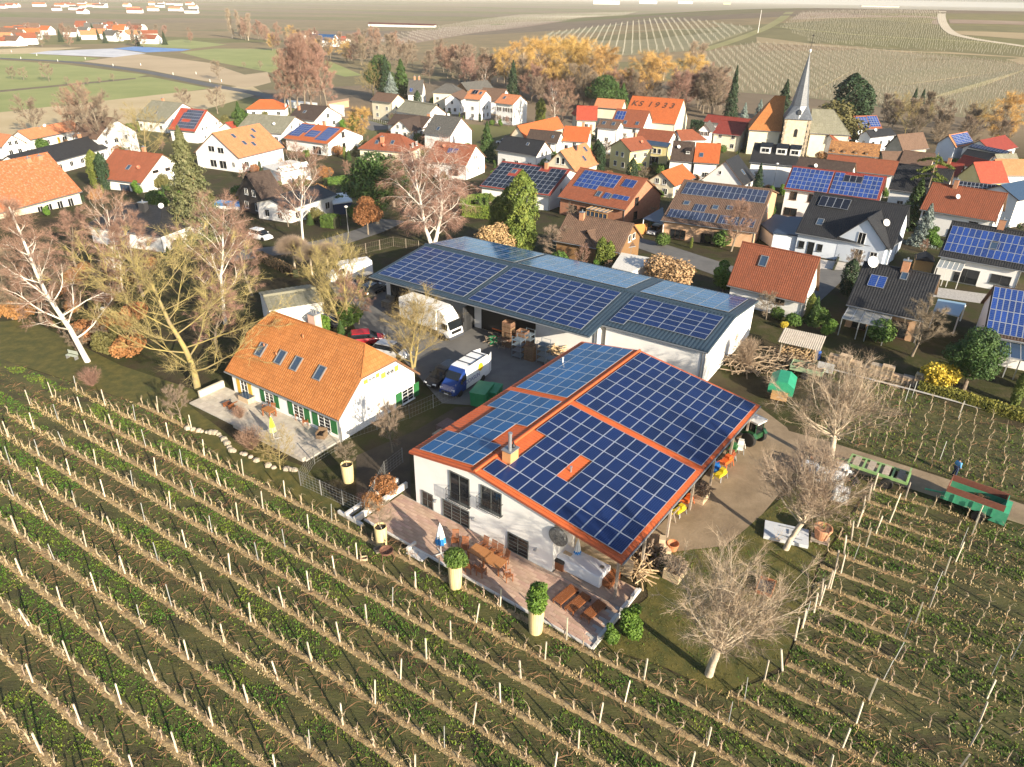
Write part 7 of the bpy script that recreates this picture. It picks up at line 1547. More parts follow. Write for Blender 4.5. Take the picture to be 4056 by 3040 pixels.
for q,l,n,c,col,sd,s in (((1545,1022),'blue covered machine under the roof edge','motor_tiller','machine',('blue',(.02,.16,.5)),2,1.),((1555,1035),'yellow garden machine under the roof edge','motor_mower','machine',('yellow',(.62,.47,.02)),3,1.),((1567,1008),'orange tangle of cultivator tines under the roof edge','cultivator','machine',('orange',(.62,.12,.02)),4,1.1),((1580,985),'green hoeing machine under the roof edge','hoeing_machine','machine',('green',(.04,.16,.05)),5,1.2),((1597,975),'white spray tank trailer beside the tractor','sprayer','machine',('white',(.7,.7,.66)),6,1.1),((1484,1090),'orange machine behind the large crate','chipper','machine',('orange',(.62,.12,.02)),7,.9),((1467,1112),'yellow and green machine next to the sawhorse','saw_bench','machine',('yellow',(.62,.47,.02)),8,.9),((1573,1000),'rust red plough frame among the machines','plough','machine',('rust',(.25,.07,.03)),9,1.2)): machine(q,l,n,c,col,sd,s)
o=thing('sawhorse','grey sawhorse on the dirt yard by the roof edge','sawhorse',gat(1458,1122),YM); b=MB()
for x in (-.4,.4):
    for y in (-.25,.25): b.tube([(x,y,0),(x,-y*.2,.9)],.035,5)
b.box((0,0,.8),(1.1,.08,.1)); b.obj('frame',greyw,o)
# slab, tub, rusty tray
o=thing('metal_cover','flat grey metal cover with two raised lids around the pale trunk','cover',gat(1697,1158),R_(-20)); inst('plate',MB().box((0,0,.16),(3.1,1.9,.3)).mesh('plate',mat('grey_metal_plate',(.50,.52,.55),(.58,.60,.62),scale=2,rough=.5)),o); inst('lid',box_mesh(.7,.5,.08,dishg),o,(.5,.1,.31)); inst('bar',box_mesh(1.6,.05,.06,zinc),o,(.3,-.5,.31)); inst('bar',box_mesh(1.6,.05,.06,zinc),o,(.3,.6,.31))
def pallet_parts(o,L=1.2,W=.8,z=0,m=None):
    m=m or palew
    for k in range(5): inst('slat',box_mesh(L,W/5*.72,.022,m),o,(0,-W/2+W*(k+.5)/5,z+.12))
    for x in (-L/2+.07,0,L/2-.07): inst('bearer',box_mesh(.1,W,.1,m),o,(x,0,z+.01))
o=thing('pallet','grey pallet lying under the terracotta tub','pallet',gat(1771,1168),R_(-25)); pallet_parts(o,1.3,1.1,0,greyw)
o=thing('flower_tub','large terracotta tub with a spiky yucca on the pallet','plant pot',gat(1772,1165,.14)); b=MB(); b.lathe([(.05,0),(.42,.0),(.56,.55),(.60,.80),(.66,.82),(.66,.98),(.58,.98),(.55,.85),(.05,.82)],22); b.obj('pot',mat('terracotta_light',(.52,.23,.12),(.60,.30,.17),scale=4,rough=.85),o); b=MB(); R=random.Random(4)
for k in range(26):
    a=R.uniform(0,6.28); t=R.uniform(.2,1.); l=R.uniform(.5,.8); e=Vector((math.cos(a)*t*l,math.sin(a)*t*l,.9+l*(1.1-t*.7))); s_=Vector((-math.sin(a),math.cos(a),0))*.03; b.face([Vector((0,0,.85))-s_,Vector((0,0,.85))+s_,e]); 
b.obj('yucca_leaves',leafmat('yucca',(.20,.24,.06),(.40,.40,.14)),o)
o=thing('rusty_tray','rusty orange metal box with a blue grey inside on the grass','metal box',gat(1653,1272),R_(60)); rm=mat('rusty_iron_bright',(.30,.09,.03),(.40,.14,.05),scale=4)
for y in (-.5,.5): inst('side',box_mesh(1.5,.05,.35,rm),o,(0,y,0))
for x in (-.75,.75): inst('side',box_mesh(.05,1.,.35,rm),o,(x,0,0))
inst('base',box_mesh(1.45,.95,.06,mat('slate_grey_tray',(.08,.10,.14))),o)
# liquid tanks
ibcw=mat('tank_plastic',(.66,.68,.68),(.74,.76,.76),scale=2,rough=.35)
def ibc(px,az,label):
    o=thing('liquid_tank',label,'tank',gat(*px),az,'white liquid tanks in cages'); b=MB(); b.box((0,0,.66),(1.06,.9,.98)); c=b.obj('bottle',ibcw,o); mo=c.modifiers.new('b','BEVEL'); mo.width=.09; mo.segments=2
    b=MB()
    for z in (.2,.45,.7,.95,1.16):
        for y in (-.5,.5): b.box((0,y,z),(1.2,.025,.025))
        for x in (-.6,.6): b.box((x,0,z),(.025,1.,.025))
    for i in range(6):
        x=-.6+i*.24
        for y in (-.5,.5): b.box((x,y,.66),(.025,.025,1.04))
        y=-.5+i*.2
        for x2 in (-.6,.6): b.box((x2,y,.66),(.025,.025,1.04))
    b.obj('cage',steel,o); pallet_parts(o,1.2,1.); b=MB(); b.lathe([(.02,1.15),(.14,1.15),(.14,1.2),(.02,1.21)],12); b.obj('lid',dishg,o)
for q,l in (((1772,1040),'caged white tank between the tree trunk and the round tank'),((1803,1048),'caged white tank right of the tree trunk'),((1812,1082),'caged white tank standing nearest the terracotta tub'),((1812,1030),'caged white tank behind the person in white')): ibc(q,R_(-25),l)
o=thing('round_tank','white round barrel tank lying beside the caged tanks','tank',gat(1745,1022),R_(-30)); b=MB(); b.lathe([(.05,-.7),(.45,-.65),(.55,-.4),(.55,.4),(.45,.65),(.05,.7)],16); c=b.obj('barrel',mat('tank_blue_white',(.62,.66,.74)),o,(0,0,.6)); c.rotation_euler=(0,PI/2,0); inst('stand',box_mesh(1.2,.6,.2,greyw),o)
# ---------------------------------------------------------------- people
skin=mat('skin',(.48,.28,.19),rough=.6)
def skin_obj(name,V,E,rad,m,parent,sub=1):
    me=bpy.data.meshes.new(name); me.from_pydata(V,E,[]); me.materials.append(m); o=inst(name,me,parent); md=o.modifiers.new('s','SKIN'); 
    for i,r in enumerate(rad): 
        rr=r if hasattr(r,'__len__') else (r,r); me.skin_vertices[0].data[i].radius=rr
    me.skin_vertices[0].data[0].use_root=True; s=o.modifiers.new('u','SUBSURF'); s.levels=sub; s.render_levels=sub; return o
def person(label,pos,az,J,top,bot,head,scale=1.):
    "J: joints in metres, x forward"
    o=thing('person',label,'person',pos,az,None,scale)
    g=lambda k:J[k]
    V=[J['pelvis'],J['chest'],J['neck'],J['head'],J['crown']]; E=[(0,1),(1,2),(2,3),(3,4)]; rad=[(.15,.11),(.17,.11),.055,(.085,.10),(.07,.075)]
    def chain(root,names,rr):
        i=root
        for nme,r in zip(names,rr): V.append(J[nme]); E.append((i,len(V)-1)); i=len(V)-1; rad.append(r)
    for s in 'LR':
        chain(1,('sh'+s,'el'+s,'wr'+s,'ha'+s),(.06,.048,.034,.04)); chain(0,('hip'+s,'kn'+s,'an'+s,'to'+s),(.09,.065,.045,.045))
        w_=np.array(J['wr'+s]); h_=np.array(J['ha'+s]); d=(h_-w_); d=d/max(np.linalg.norm(d),.01); n0=len(V)
        for k in range(4):
            off=np.array([0,(k-1.5)*.018,0]); i=[j for j,v in enumerate(V) if v==J['ha'+s]][0]; V.append(tuple(h_+d*.05+off)); E.append((i,len(V)-1)); rad.append(.010); V.append(tuple(h_+d*(.085-.008*abs(k-1.5))+off+np.array([0,0,-.01]))); E.append((len(V)-2,len(V)-1)); rad.append(.008)
        V.append(tuple(h_+d*.02+np.array([.035,0,0]))); E.append((i,len(V)-1)); rad.append(.010)
    skin_obj('body',V,E,rad,skin,o)
    def cloth(name,keys,edges,r,m): skin_obj(name,[J[k] for k in keys],edges,r,m,o)
    cloth('jacket',('pelvis','chest','neck','shL','elL','wrL','shR','elR','wrR'),[(0,1),(1,2),(1,3),(3,4),(4,5),(1,6),(6,7),(7,8)],[(.19,.15),(.21,.15),.08,.085,.07,.055,.085,.07,.055],top)
    cloth('trousers',('pelvis','hipL','knL','anL','hipR','knR','anR'),[(0,1),(1,2),(2,3),(0,4),(4,5),(5,6)],[(.17,.14),.115,.09,.07,.115,.09,.07],bot)
    for s in 'LR':
        b=MB(); a=J['an'+s]; t=J['to'+s]; b.tube([(a[0]-.06,a[1],max(a[2]-.04,.045)),(t[0]+.03,t[1],max(t[2],.045))],[.055,.045],6); b.obj('shoe',black,o)
    c=J['crown'];h_=J['head']; b=MB(); b.lathe([(.02,.13),(.07,.11),(.1,.05),(.105,-.02),(.095,-.06)],12,(c[0]-.015,c[1],c[2]-.02)); b.obj(head[0],head[1],o)
    f=(h_[0]+.09,h_[1],h_[2]+.04)
    b=MB(); b.box((f[0]+.012,f[1],f[2]-.015),(.03,.025,.045)); b.obj('nose',skin,o)
    for y in (-.032,.032): inst('eye',box_mesh(.012,.022,.012,black),o,(f[0]-.005,f[1]+y,f[2]+.0))
    b=MB(); b.box((f[0]-.005,f[1],f[2]-.06),(.012,.05,.01)); b.obj('mouth',mat('lips',(.35,.12,.1)),o)
    return o
stand=dict(pelvis=(0,0,.95),chest=(.03,0,1.28),neck=(.04,0,1.5),head=(.06,0,1.60),crown=(.07,0,1.70),shL=(.02,.2,1.42),elL=(.0,.27,1.14),wrL=(.18,.24,.98),haL=(.25,.23,.96),shR=(.02,-.2,1.42),elR=(-.02,-.27,1.14),wrR=(.12,-.25,.95),haR=(.18,-.25,.90),hipL=(0,.1,.92),knL=(.06,.12,.5),anL=(-.06,.12,.09),toL=(.1,.13,.04),hipR=(0,-.1,.92),knR=(.02,-.11,.5),anR=(.0,-.12,.09),toR=(.16,-.13,.04))
bend=dict(pelvis=(-.15,0,.88),chest=(.16,0,1.08),neck=(.34,0,1.16),head=(.44,0,1.18),crown=(.52,0,1.24),shL=(.24,.2,1.1),elL=(.36,.25,.84),wrL=(.52,.18,.66),haL=(.58,.16,.60),shR=(.24,-.2,1.1),elR=(.36,-.25,.84),wrR=(.52,-.18,.66),haR=(.58,-.16,.60),hipL=(-.15,.1,.86),knL=(.02,.13,.48),anL=(-.08,.13,.09),toL=(.08,.14,.04),hipR=(-.15,-.1,.86),knR=(.06,-.13,.48),anR=(.0,-.13,.09),toR=(.16,-.14,.04))
crouch=dict(pelvis=(-.1,0,.42),chest=(.1,0,.72),neck=(.2,0,.90),head=(.26,0,.97),crown=(.30,0,1.06),shL=(.14,.2,.84),elL=(.3,.25,.62),wrL=(.48,.16,.56),haL=(.54,.15,.52),shR=(.14,-.2,.84),elR=(.3,-.25,.62),wrR=(.48,-.16,.56),haR=(.54,-.15,.52),hipL=(-.08,.11,.42),knL=(.32,.16,.45),anL=(.06,.15,.09),toL=(.22,.16,.04),hipR=(-.08,-.11,.42),knR=(.32,-.16,.40),anR=(.02,-.15,.09),toR=(.18,-.16,.04))
person('person in light blue jacket and dark jeans standing in the vineyard beyond the path',gat(2060,1029),R_(20),stand,mat('light_blue_jacket',(.10,.32,.62)),mat('dark_jeans',(.02,.035,.09)),('hair',mat('dark_hair',(.03,.02,.015))))
person('person in a white hooded coat bending beside the caged tanks',gat(1829,1040),R_(190),bend,mat('white_coat',(.66,.66,.62)),mat('grey_trousers',(.16,.16,.17)),('hood',mat('white_coat',(.66,.66,.62))))
person('person in black clothes crouching at the tanks by the flat trailer',gat(1846,1049),R_(170),crouch,mat('black_cloth',(.015,.015,.017)),mat('black_cloth',(.015,.015,.017)),('hair',mat('dark_hair',(.03,.02,.015))))
person('person with an orange cap bending over the round white tank',gat(1760,1018),R_(150),bend,mat('dark_grey_cloth',(.06,.06,.065)),mat('black_cloth',(.015,.015,.017)),('cap',mat('orange_cap',(.6,.16,.04))))
# ---------------------------------------------------------------- garden house surroundings
def tolocal(h,p):
    dx,dy=p[0]-h.root.location.x,p[1]-h.root.location.y; ca,sa=math.cos(h.yaw),math.sin(h.yaw); return dx*ca+dy*sa,-dx*sa+dy*ca
q0=tolocal(lh,gat(673,1003)); q1=tolocal(lh,gat(408,866))
dpt=min(-q0[1]+lh.yn,5.5); slabm=mat('sandstone_slab',(.42,.37,.30),(.54,.49,.41),scale=1.2,rough=.9,rand=.10)
pt=thing('patio','patio of pale sandstone slabs with low walls in front of the garden house','patio',lh.root.location,lh.yaw)
x0,x1=lh.a0-1.6,lh.b0-.1; n=int((x1-x0)/.95); mrow=int(dpt/.95)
b=MB(); b.box(((x0+x1)/2,lh.yn-dpt/2,-.02),(x1-x0,dpt,.24)); b.obj('base',concrete,pt)
for i in range(n):
    for j in range(mrow): inst('slab',box_mesh((x1-x0)/n-.02,dpt/mrow-.02,.05,slabm),pt,(x0+(x1-x0)*(i+.5)/n,lh.yn-dpt*(j+.5)/mrow,.09+.004*((i*3+j*5)%3)))
b=MB(); b.box((x0-.1,lh.yn-dpt/2+.6,.35),(.28,dpt-1.2,.9)); b.obj('end_wall',mat('pale_plaster_wall',(.62,.55,.42),(.70,.63,.50),scale=1.5),pt)
for k in range(12): inst('block',box_mesh(.74,.34,.38,slabm),pt,(x1-.5-.78*k,lh.yn-dpt-.1,.03+.01*(k%3)))
def pl(x,d): # patio point: distance from the right house corner, distance from the wall
    ca,sa=math.cos(lh.yaw),math.sin(lh.yaw); X,Y=lh.b0-x,lh.yn-d; return (lh.root.location.x+X*ca-Y*sa,lh.root.location.y+X*sa+Y*ca,.15)
wk=mat('wicker',(.16,.10,.06),(.25,.17,.10),scale=20,rough=.8)
o=thing('wicker_armchair','brown wicker armchair near the right corner of the patio','armchair',gat(696,948,.15),lh.yaw+.4)
for d_,c_,nm in (((.8,.75,.35),(0,0,.2),'seat'),((.8,.12,.45),(0,.35,.6),'backrest'),((.12,.62,.25),(-.36,-.03,.5),'armrest'),((.12,.62,.25),(.36,-.03,.5),'armrest')): inst(nm,MB().box(c_,d_).mesh(nm,wk),o)
inst('cushion',MB().box((0,-.03,.41),(.58,.6,.09)).mesh('cushion',black),o)
for q,l in (((645,908),'teak chair by the first french window from the right corner'),((662,920),'teak chair beside the little round patio table'),((590,900),'folded teak chair near the lime parasol'),((575,893),'teak chair left of the lime parasol')): o=thing('garden_chair',l,'chair',gat(*q,.15),lh.yaw+rng.uniform(-1,1),'teak chairs on the patio'); chair_part(o)
table((583,902),lh.yaw,'slatted teak table left of the lime parasol',1.2,.8)
o=thing('lounge_bench','dark slatted reclining bench at the left end of the patio','bench',gat(498,884,.15),lh.yaw)
for i in range(12): inst('slat',box_mesh(.11,.7,.025,teak),o,(-.6+i*.13,0,.38 if i<7 else .38+.09*(i-6)))
for x in (-.6,.2,.8): inst('leg',box_mesh(.06,.6,.38,teak),o,(x,0,0))
o=thing('cold_frame','pale wooden box with glass lid against the garden house wall','box',gat(535,868,.15),lh.yaw); inst('box',MB().box((0,0,.25),(1.5,.9,.5)).mesh('box',palew),o); inst('lid',MB().box((0,0,.53),(1.4,.8,.04)).mesh('lid',glassb),o)
o=thing('garden_bench','pale green slatted bench at the foot of the leaning tree','bench',gat(157,776),R_(-20))
for i in range(4): inst('seat_slat',box_mesh(1.4,.09,.03,mat('pale_green_slat',(.38,.42,.34),(.46,.50,.42))),o,(0,-.15+.1*i,.42))
for i in range(3): inst('back_slat',box_mesh(1.4,.03,.1,mat('pale_green_slat',(.38,.42,.34))),o,(0,.24,.52+.14*i))
for x in (-.6,.6): inst('leg',box_mesh(.05,.45,.42,zinc),o,(x,0,0))
# stones of the dry wall on the bank
R=random.Random(8); stm=mat('bank_stone',(.36,.30,.22),(.50,.43,.33),scale=3,rough=.95,rand=.15)
bank=[(395,925),(440,935),(470,938),(488,955),(500,975),(535,985),(560,1000),(590,1012),(640,1018)]
for i in range(44):
    f=R.uniform(0,len(bank)-1.01); j=int(f); x=bank[j][0]+(bank[j+1][0]-bank[j][0])*(f-j); y=bank[j][1]+(bank[j+1][1]-bank[j][1])*(f-j)
    b=MB(); s=R.uniform(.18,.34); b.lathe([(s*.5,-.05),(s,.05),(s*.95,s*.7),(s*.5,s)],6); tag(b.obj('stone',stm,None,gat(x,y),R.uniform(0,6)),'rough stone in the low dry wall along the bank below the patio','stone','stones of the dry wall below the patio')
# wire fence round the garden between the two houses
fm_=mat('fence_post_grey',(.30,.30,.29),rough=.6,metal=.3)
def fence(name,label,pts,hh,step=2.2,wires=6,m=fm_,base0=.1):
    o=thing(name,label,'fence',gat(*pts[0])); g0=np.array(o.location); P=[gat(*p) for p in pts]; wb=MB()
    for a,c in zip(P[:-1],P[1:]):
        L=np.hypot(*(c-a)[:2]); n=max(1,int(round(L/step)))
        for k in range(n+1):
            p=a+(c-a)*k/n-g0; inst('post',cached(('fp',hh,m.name),lambda:MB().box((0,0,hh/2),(.06,.06,hh)).mesh('post',m)),o,p)
        for w_ in range(wires):
            z=base0+(hh-base0-.05)*w_/max(wires-1,1); p,q=a-g0,c-g0; wb.tube([(p[0],p[1],p[2]+z),(q[0],q[1],q[2]+z)],.009,3)
        nv=int(L/.35)
        for k in range(nv):
            p=a+(c-a)*k/nv-g0; wb.box((p[0],p[1],p[2]+hh/2),(.008,.008,hh-.1))
    wb.obj('wire_mesh',m,o); return o
fence('wire_fence','grey wire mesh fence round the garden between the two white houses',[(737,968),(680,1003),(650,1050),(790,1115),(832,1030),(870,1000)],1.5)
fence('wire_fence','grey wire fence on the dark soil behind the garden house corner',[(740,955),(885,905),(985,860)],1.5,3.,4); fence('wire_fence','thin wire fence of the hen run in the shade behind the vans',[(690,560),(760,555),(850,530),(905,540)],1.6,3.,3,greyw)
o=thing('hatch_box','dark hatch and pallet boards beside the workshop roof edge','hatch',gat(965,925),YM); inst('board',box_mesh(1.6,1.2,.5,mat('dark_boards',(.10,.07,.07),(.15,.1,.1))),o); inst('board',box_mesh(1.2,.9,.35,greyw),o,(-1.3,-.4,0))
# ---------------------------------------------------------------- yard
gcm=mat('green_container',(.015,.20,.075),(.02,.25,.10),scale=2,rough=.55)
for q,l,s in (((1041,868),'larger of two green containers in front of the white van',1.),((1066,862),'smaller green container tucked behind the larger one',.8)):
    o=thing('green_container',l,'container',gat(*q),YM+.3); b=MB(); b.prism([(-1.1*s,0),(1.1*s,0),(1.25*s,1.5*s),(-1.25*s,1.5*s)],-.75*s,.75*s,0,'y'); b.obj('body',gcm,o)
    b=MB(); b.box((0,0,1.52*s),(2.6*s,1.6*s,.1)); b.obj('lid',gcm,o)
    for x in (-.6,0,.6): inst('rib',box_mesh(.08,.06,1.3*s,gcm),o,(x*s,-.78*s,.1)); inst('rib',box_mesh(.08,.06,1.3*s,gcm),o,(x*s,.78*s,.1))
rackm=mat('rack_blue_grey',(.20,.26,.32),rough=.5,metal=.4)
for q,l in (((1120,772),'left one of the tall blue grey wire racks in the yard'),((1173,782),'right one of the tall blue grey wire racks in the yard'),((1140,760),'rear blue grey wire rack behind the apple crates'),((1191,790),'low blue grey wire rack at the end of the row')):
    o=thing('wire_rack',l,'rack',gat(*q),YB,'wire racks in the yard'); hh=1.2 if 'low' in l else 2.6; b=MB()
    for x in (-.55,.55):
        for y in (-.5,.5): b.box((x,y,hh/2),(.05,.05,hh))
    for y in (-.5,.5): b.box((0,y,hh-.03),(1.1,.03,.03)); b.box((0,y,hh-.4),(1.1,.02,.02))
    b.obj('frame',rackm,o)
    for z in (.25,.9,1.55,2.1):
        if z<hh: inst('shelf',box_mesh(1.1,1.,.05,rackm),o,(0,0,z))
cm=mat('brown_crate_wood',(.16,.09,.05),(.24,.14,.08),scale=6,rough=.9,rand=.15)
for (x,y),n,nm in (((1146,777),3,'between the two tall wire racks'),((1128,757),4,'behind the left wire rack'),((1098,748),5,'at the sliding gate of the barn')):
    for k in range(n): crate(gat(x,y,.62*k),YB,('lowest','second','third','fourth','topmost')[k if k<n-1 else 4]+' brown wooden crate of the stack '+nm,1.15,.95,.58,cm,name='apple_crate')
pal_me=None
def palmesh():
    b=MB()
    for k in range(5): b.box((0,-.4+.8*(k+.5)/5,.125),(1.2,.125,.022))
    for x in (-.53,0,.53): b.box((x,0,.06),(.12,.8,.1))
    for y in (-.35,0,.35): b.box((0,y,.008),(1.2,.1,.016))
    return b.mesh('pallet',cached('pm',lambda:palew))
PM=palmesh(); PMg=PM.copy(); PMg.materials[0]=greyw
for (x,y),n,l in (((836,664),6,'of the front stack at the barn corner'),((846,654),7,'of the rear stack at the barn corner')):
    for k in range(n): tag(inst('pallet',PMg,None,gat(x,y,.145*k),YB+rng.normal(0,.06)),'grey wooden pallet '+l,'pallet','pallets '+l)
pile((1078,745),'clutter of boards and tools inside the open barn',12,50,2.,3.,.8,mat('clutter_wood',(.15,.12,.1),(.34,.26,.18),scale=3),.06,1.,YB); tag(inst('boxes',MB().box((0,0,.4),(.9,.7,.8)).mesh('box',gcm),None,gat(1065,742),.3),'dark green bin beside the clutter in the barn','bin'); pile((1205,765),'heap of tan planks leaning behind the racks',13,40,1.6,2.4,.9,splitm,.06,1.4,YB)
tag(MB().box((0,0,1.5),(4.5,.05,.12)).box((0,0,.7),(4.5,.05,.12)).obj('orange_beam',mat('orange_shelf',(.55,.12,.03)),None,bp_(19.5,9.4),YB),'orange shelf beams in the open front of the barn','shelf')
# ---------------------------------------------------------------- right hand gardens
k=0
a_,c_=gat(1800,788),gat(1985,836); dd=(c_-a_)[:2]; azp=math.atan2(dd[1],dd[0]); ns=9
for i in range(ns):
    p=a_+(c_-a_)*i/(ns-1); n=int(8+3*math.sin(i*1.7))
    for j in range(n): tag(inst('pallet',PM if (i+j)%3 else PMg,None,(p[0],p[1],p[2]+.145*j),azp+rng.normal(0,.05)),'wooden pallet in the stack, %s along the garden edge'%('first stack from the left','second stack from the left','third stack from the left','fourth stack from the left','middle stack of the row','fourth stack from the right','third stack from the right','second stack from the right','last stack of the row')[i],'pallet','stacked pallets along the garden edge, stack %s'%'ABCDEFGHI'[i])
o=thing('wood_shelter','open wood shelter with a corrugated roof full of split logs','shelter',gat(1722,778),R_(-30))
for x in (-1.8,1.8):
    for y in (-1.,1.): inst('post',box_mesh(.12,.12,2.3 if y<0 else 2.7,greyw),o,(x,y,0))
b=MB()
for i in range(40):
    xa_,xb_=-2.2+i*.11,-2.2+(i+1)*.11; za,zb=(.05 if i%2 else 0),(.05 if (i+1)%2 else 0); b.face([(xa_,-1.5,2.25+za),(xb_,-1.5,2.25+zb),(xb_,1.5,2.8+zb),(xa_,1.5,2.8+za)])
b.obj('roof',mat('old_corrugated_roof',(.40,.35,.28),(.52,.46,.38),scale=2),o)
b=MB(); R=random.Random(5)
for i in range(260):
    x,z=R.uniform(-1.7,1.7),R.uniform(.1,1.8); b.tube([(x,-1.0+R.uniform(-.1,.1),z),(x,-.2,z)],R.uniform(.05,.09),5)
lg=b.obj('split_logs',splitm,o); lg['kind']='stuff'
o=thing('tarp_trailer','green tarpaulin covered trailer with a wooden box at its front','trailer',gat(1686,850),R_(-25)); b=MB(); b.prism([(-1.2,.6),(1.2,.6),(1.2,1.5),(.5,2.0),(-.5,2.0),(-1.2,1.5)],-1.5,1.3,0,'y'); b.obj('tarp',mat('green_tarp',(.02,.26,.14),(.03,.32,.18),scale=1.5,rough=.6,bump=.4,bscale=3),o); inst('box',box_mesh(1.5,.8,.6,wood),o,(0,-2.0,.4)); wheels(o,[(.2,1.1),(.2,-1.1)],.34,.2)
o=thing('branch_trailer','pale green trailer loaded with cut branches','trailer',gat(1740,812),R_(-30)); gm2=mat('faded_green_paint',(.26,.36,.22),(.34,.44,.28),scale=3)
for y in (-.85,.85): inst('side_board',box_mesh(3.2,.06,.5,gm2),o,(0,y,.7))
for x in (-1.6,1.6): inst('end_board',box_mesh(.06,1.64,.5,gm2),o,(x,0,.7))
inst('floor_plate',box_mesh(3.2,1.64,.06,greyw),o,(0,0,.66)); inst('branches',logs(9,70,1.3,2.6,.5,mat('grey_branches',(.26,.19,.12)),.04,1.3),o,(0,0,.75)); wheels(o,[(0,.95),(0,-.95)],.4,.25)
inst('mesh_gate',MB().box((0,0,1.3),(1.6,.06,1.1)).mesh('gate',dishg),o,(1.7,.3,0))
tag(MB().lathe([(.05,0),(.3,0),(.32,.45),(.3,.9),(.27,.92),(.05,.9)],14).obj('barrel',mat('blue_plastic',(.02,.12,.5),rough=.4),None,gat(1765,775)),'blue plastic barrel beside the wood shelter','barrel')
strip('garden_kerb',[(1775,795),(1880,822),(1990,850),(2100,880),(2250,920)],.35,concrete,dz=.12)
def hedge(pts,h,w_,label,m,n=2500,size=.12,seed=1,name='hedge'):
    P=[gat(*p) for p in pts]; R=np.random.default_rng(seed); Q=[];O=[]; Ls=[np.hypot(*(c-a)[:2]) for a,c in zip(P[:-1],P[1:])]
    for a,c,L in zip(P[:-1],P[1:],Ls):
        k=max(int(n*L/sum(Ls)),10); t=R.uniform(0,1,k); d=(c-a)[:2]/max(L,.1); nn=np.array([-d[1],d[0]]); s=R.choice([-1,1,0],k,p=[.35,.35,.3]); off=np.where(s==0,R.uniform(-.5,.5,k),s*.5)*w_; z=np.where(s==0,h,R.uniform(.05,1,k)*h)+R.normal(0,.05,k)
        pts3=a+(c-a)*t[:,None]; Q.append(np.stack([pts3[:,0]+nn[0]*off,pts3[:,1]+nn[1]*off,pts3[:,2]+z],1)); O.append(np.stack([nn[0]*s,nn[1]*s,(s==0)*1.],1))
    Q,O=np.concatenate(Q),np.concatenate(O); me=leaf_cloud(seed,len(Q),lambda R,n:(Q-P[0],O),size,m); o=thing(name,label,'hedge',P[0]); me.name='foliage'; inst('foliage',me,o)
    b=MB()
    for a,c in zip(P[:-1],P[1:]):
        L=np.hypot(*(c-a)[:2]); mid=(a+c)/2-P[0]; b.box((mid[0],mid[1],mid[2]+h*.47),(L,w_*.8,h*.9),math.atan2((c-a)[1],(c-a)[0]))
    b.obj('branches',mat('hedge_core',(.03,.035,.012)),o)
hedge([(1985,838),(2080,868),(2230,915)],.9,1.2,'low yellow green hedge along the kerb right of the pallets',lolv if False else leafmat('hedge_yellow_green',(.14,.16,.02),(.34,.32,.05)),5000,.1,21)
hedge([(1000,448),(1078,458)],2.2,1.2,'bright clipped hedge in front of the garden behind the birch',leafmat('hedge_bright',(.08,.15,.015),(.20,.27,.035)),4500,.14,22); hedge([(1000,447),(1003,420),(1075,408)],2.2,1.2,'bright clipped hedge at the far side of the same garden',leafmat('hedge_bright',(.08,.15,.015),(.20,.27,.035)),4500,.14,23)
hedge([(700,478),(728,482)],2.,2.2,'rounded dark clipped hedge beside the low white house',lhed,2200,.14,24); hedge([(1495,250),(1590,258)],3.5,2.,'dark conifer hedge behind the red hall',ldk,3500,.25,25); hedge([(700,360),(745,352)],1.6,1.5,'clipped dark hedge below the triple array house',lhed,2500,.15,26); hedge([(1800,585),(1850,470)],.0+1.4,.3,'dark screen fence beside the new white house',verged,300,.1,27,'screen'); hedge([(1090,405),(1030,425)],1.8,1.,'dark hedge in the shade of the collector house',lhed,1500,.15,28); hedge([(560,560),(640,600)],1.2,1.,'brown hedge along the lane by the ball headed trees',leafmat('brown_hedge',(.10,.07,.035),(.18,.12,.06)),1800,.12,29)
def flat(name,label,px,h,wall,roof,c=0,r=0,cat='garage',th=.25):
    P=[hat(*T(c,r,*p),h) for p in px]; g=P[0].copy(); g[2]-=h; poly=[(p[0]-g[0],p[1]-g[1]) for p in P]
    A=sum(poly[i][0]*poly[(i+1)%len(poly)][1]-poly[(i+1)%len(poly)][0]*poly[i][1] for i in range(len(poly)))
    if A<0: poly=poly[::-1]
    cx=np.mean([p[0] for p in poly]);cy=np.mean([p[1] for p in poly]); o=thing(name,label,cat,g); b=MB(); b.prism([(cx+(x-cx)*.95,cy+(y-cy)*.95) for x,y in poly],-.2,h-th); b.obj('wall',wall,o); b=MB(); b.prism(poly,h-th+.01,h); b.obj('roof',roof,o); return o
grv=mat('gravel_roof',(.55,.53,.48),(.72,.70,.65),scale=6,rough=.95); 
flat('gravel_garage','flat garage with a pale gravel roof behind the tan bush',[(945,525),(1262,582),(1030,695),(862,652)],2.6,white,grv,2,1)
def carport(name,label,px,h,roof,c,r,post=white):
    P=[hat(*T(c,r,*p),h) for p in px]; g=P[0].copy(); g[2]-=h; poly=[(p[0]-g[0],p[1]-g[1]) for p in P]; o=thing(name,label,'carport',g); b=MB(); b.prism(poly,h-.14,h); b.obj('roof',roof,o)
    for x,y in poly: inst('post',box_mesh(.12,.12,h-.15,post),o,(x*.96+.04*poly[2][0],y*.96+.04*poly[2][1],0))
carport('carport','carport with a dark blue flat roof beside the slim panel house',[(1130,232),(1300,160),(1320,255),(1312,268)],2.7,mat('blue_black_roof',(.03,.05,.09),rough=.5),2,1)
flat('new_house_garage','white double garage with a dark blue flat roof attached to the new white house',[(45,350),(180,240),(310,245),(262,372)],2.9,bluew,mat('blue_black_roof',(.03,.05,.09),rough=.5),3,1)
flat('shed','low shed with a dark roof left of the new house garage',[(-60,280),(60,215),(190,235),(50,352)],2.5,white,mat('blue_black_roof',(.03,.05,.09),rough=.5),3,1,'shed')
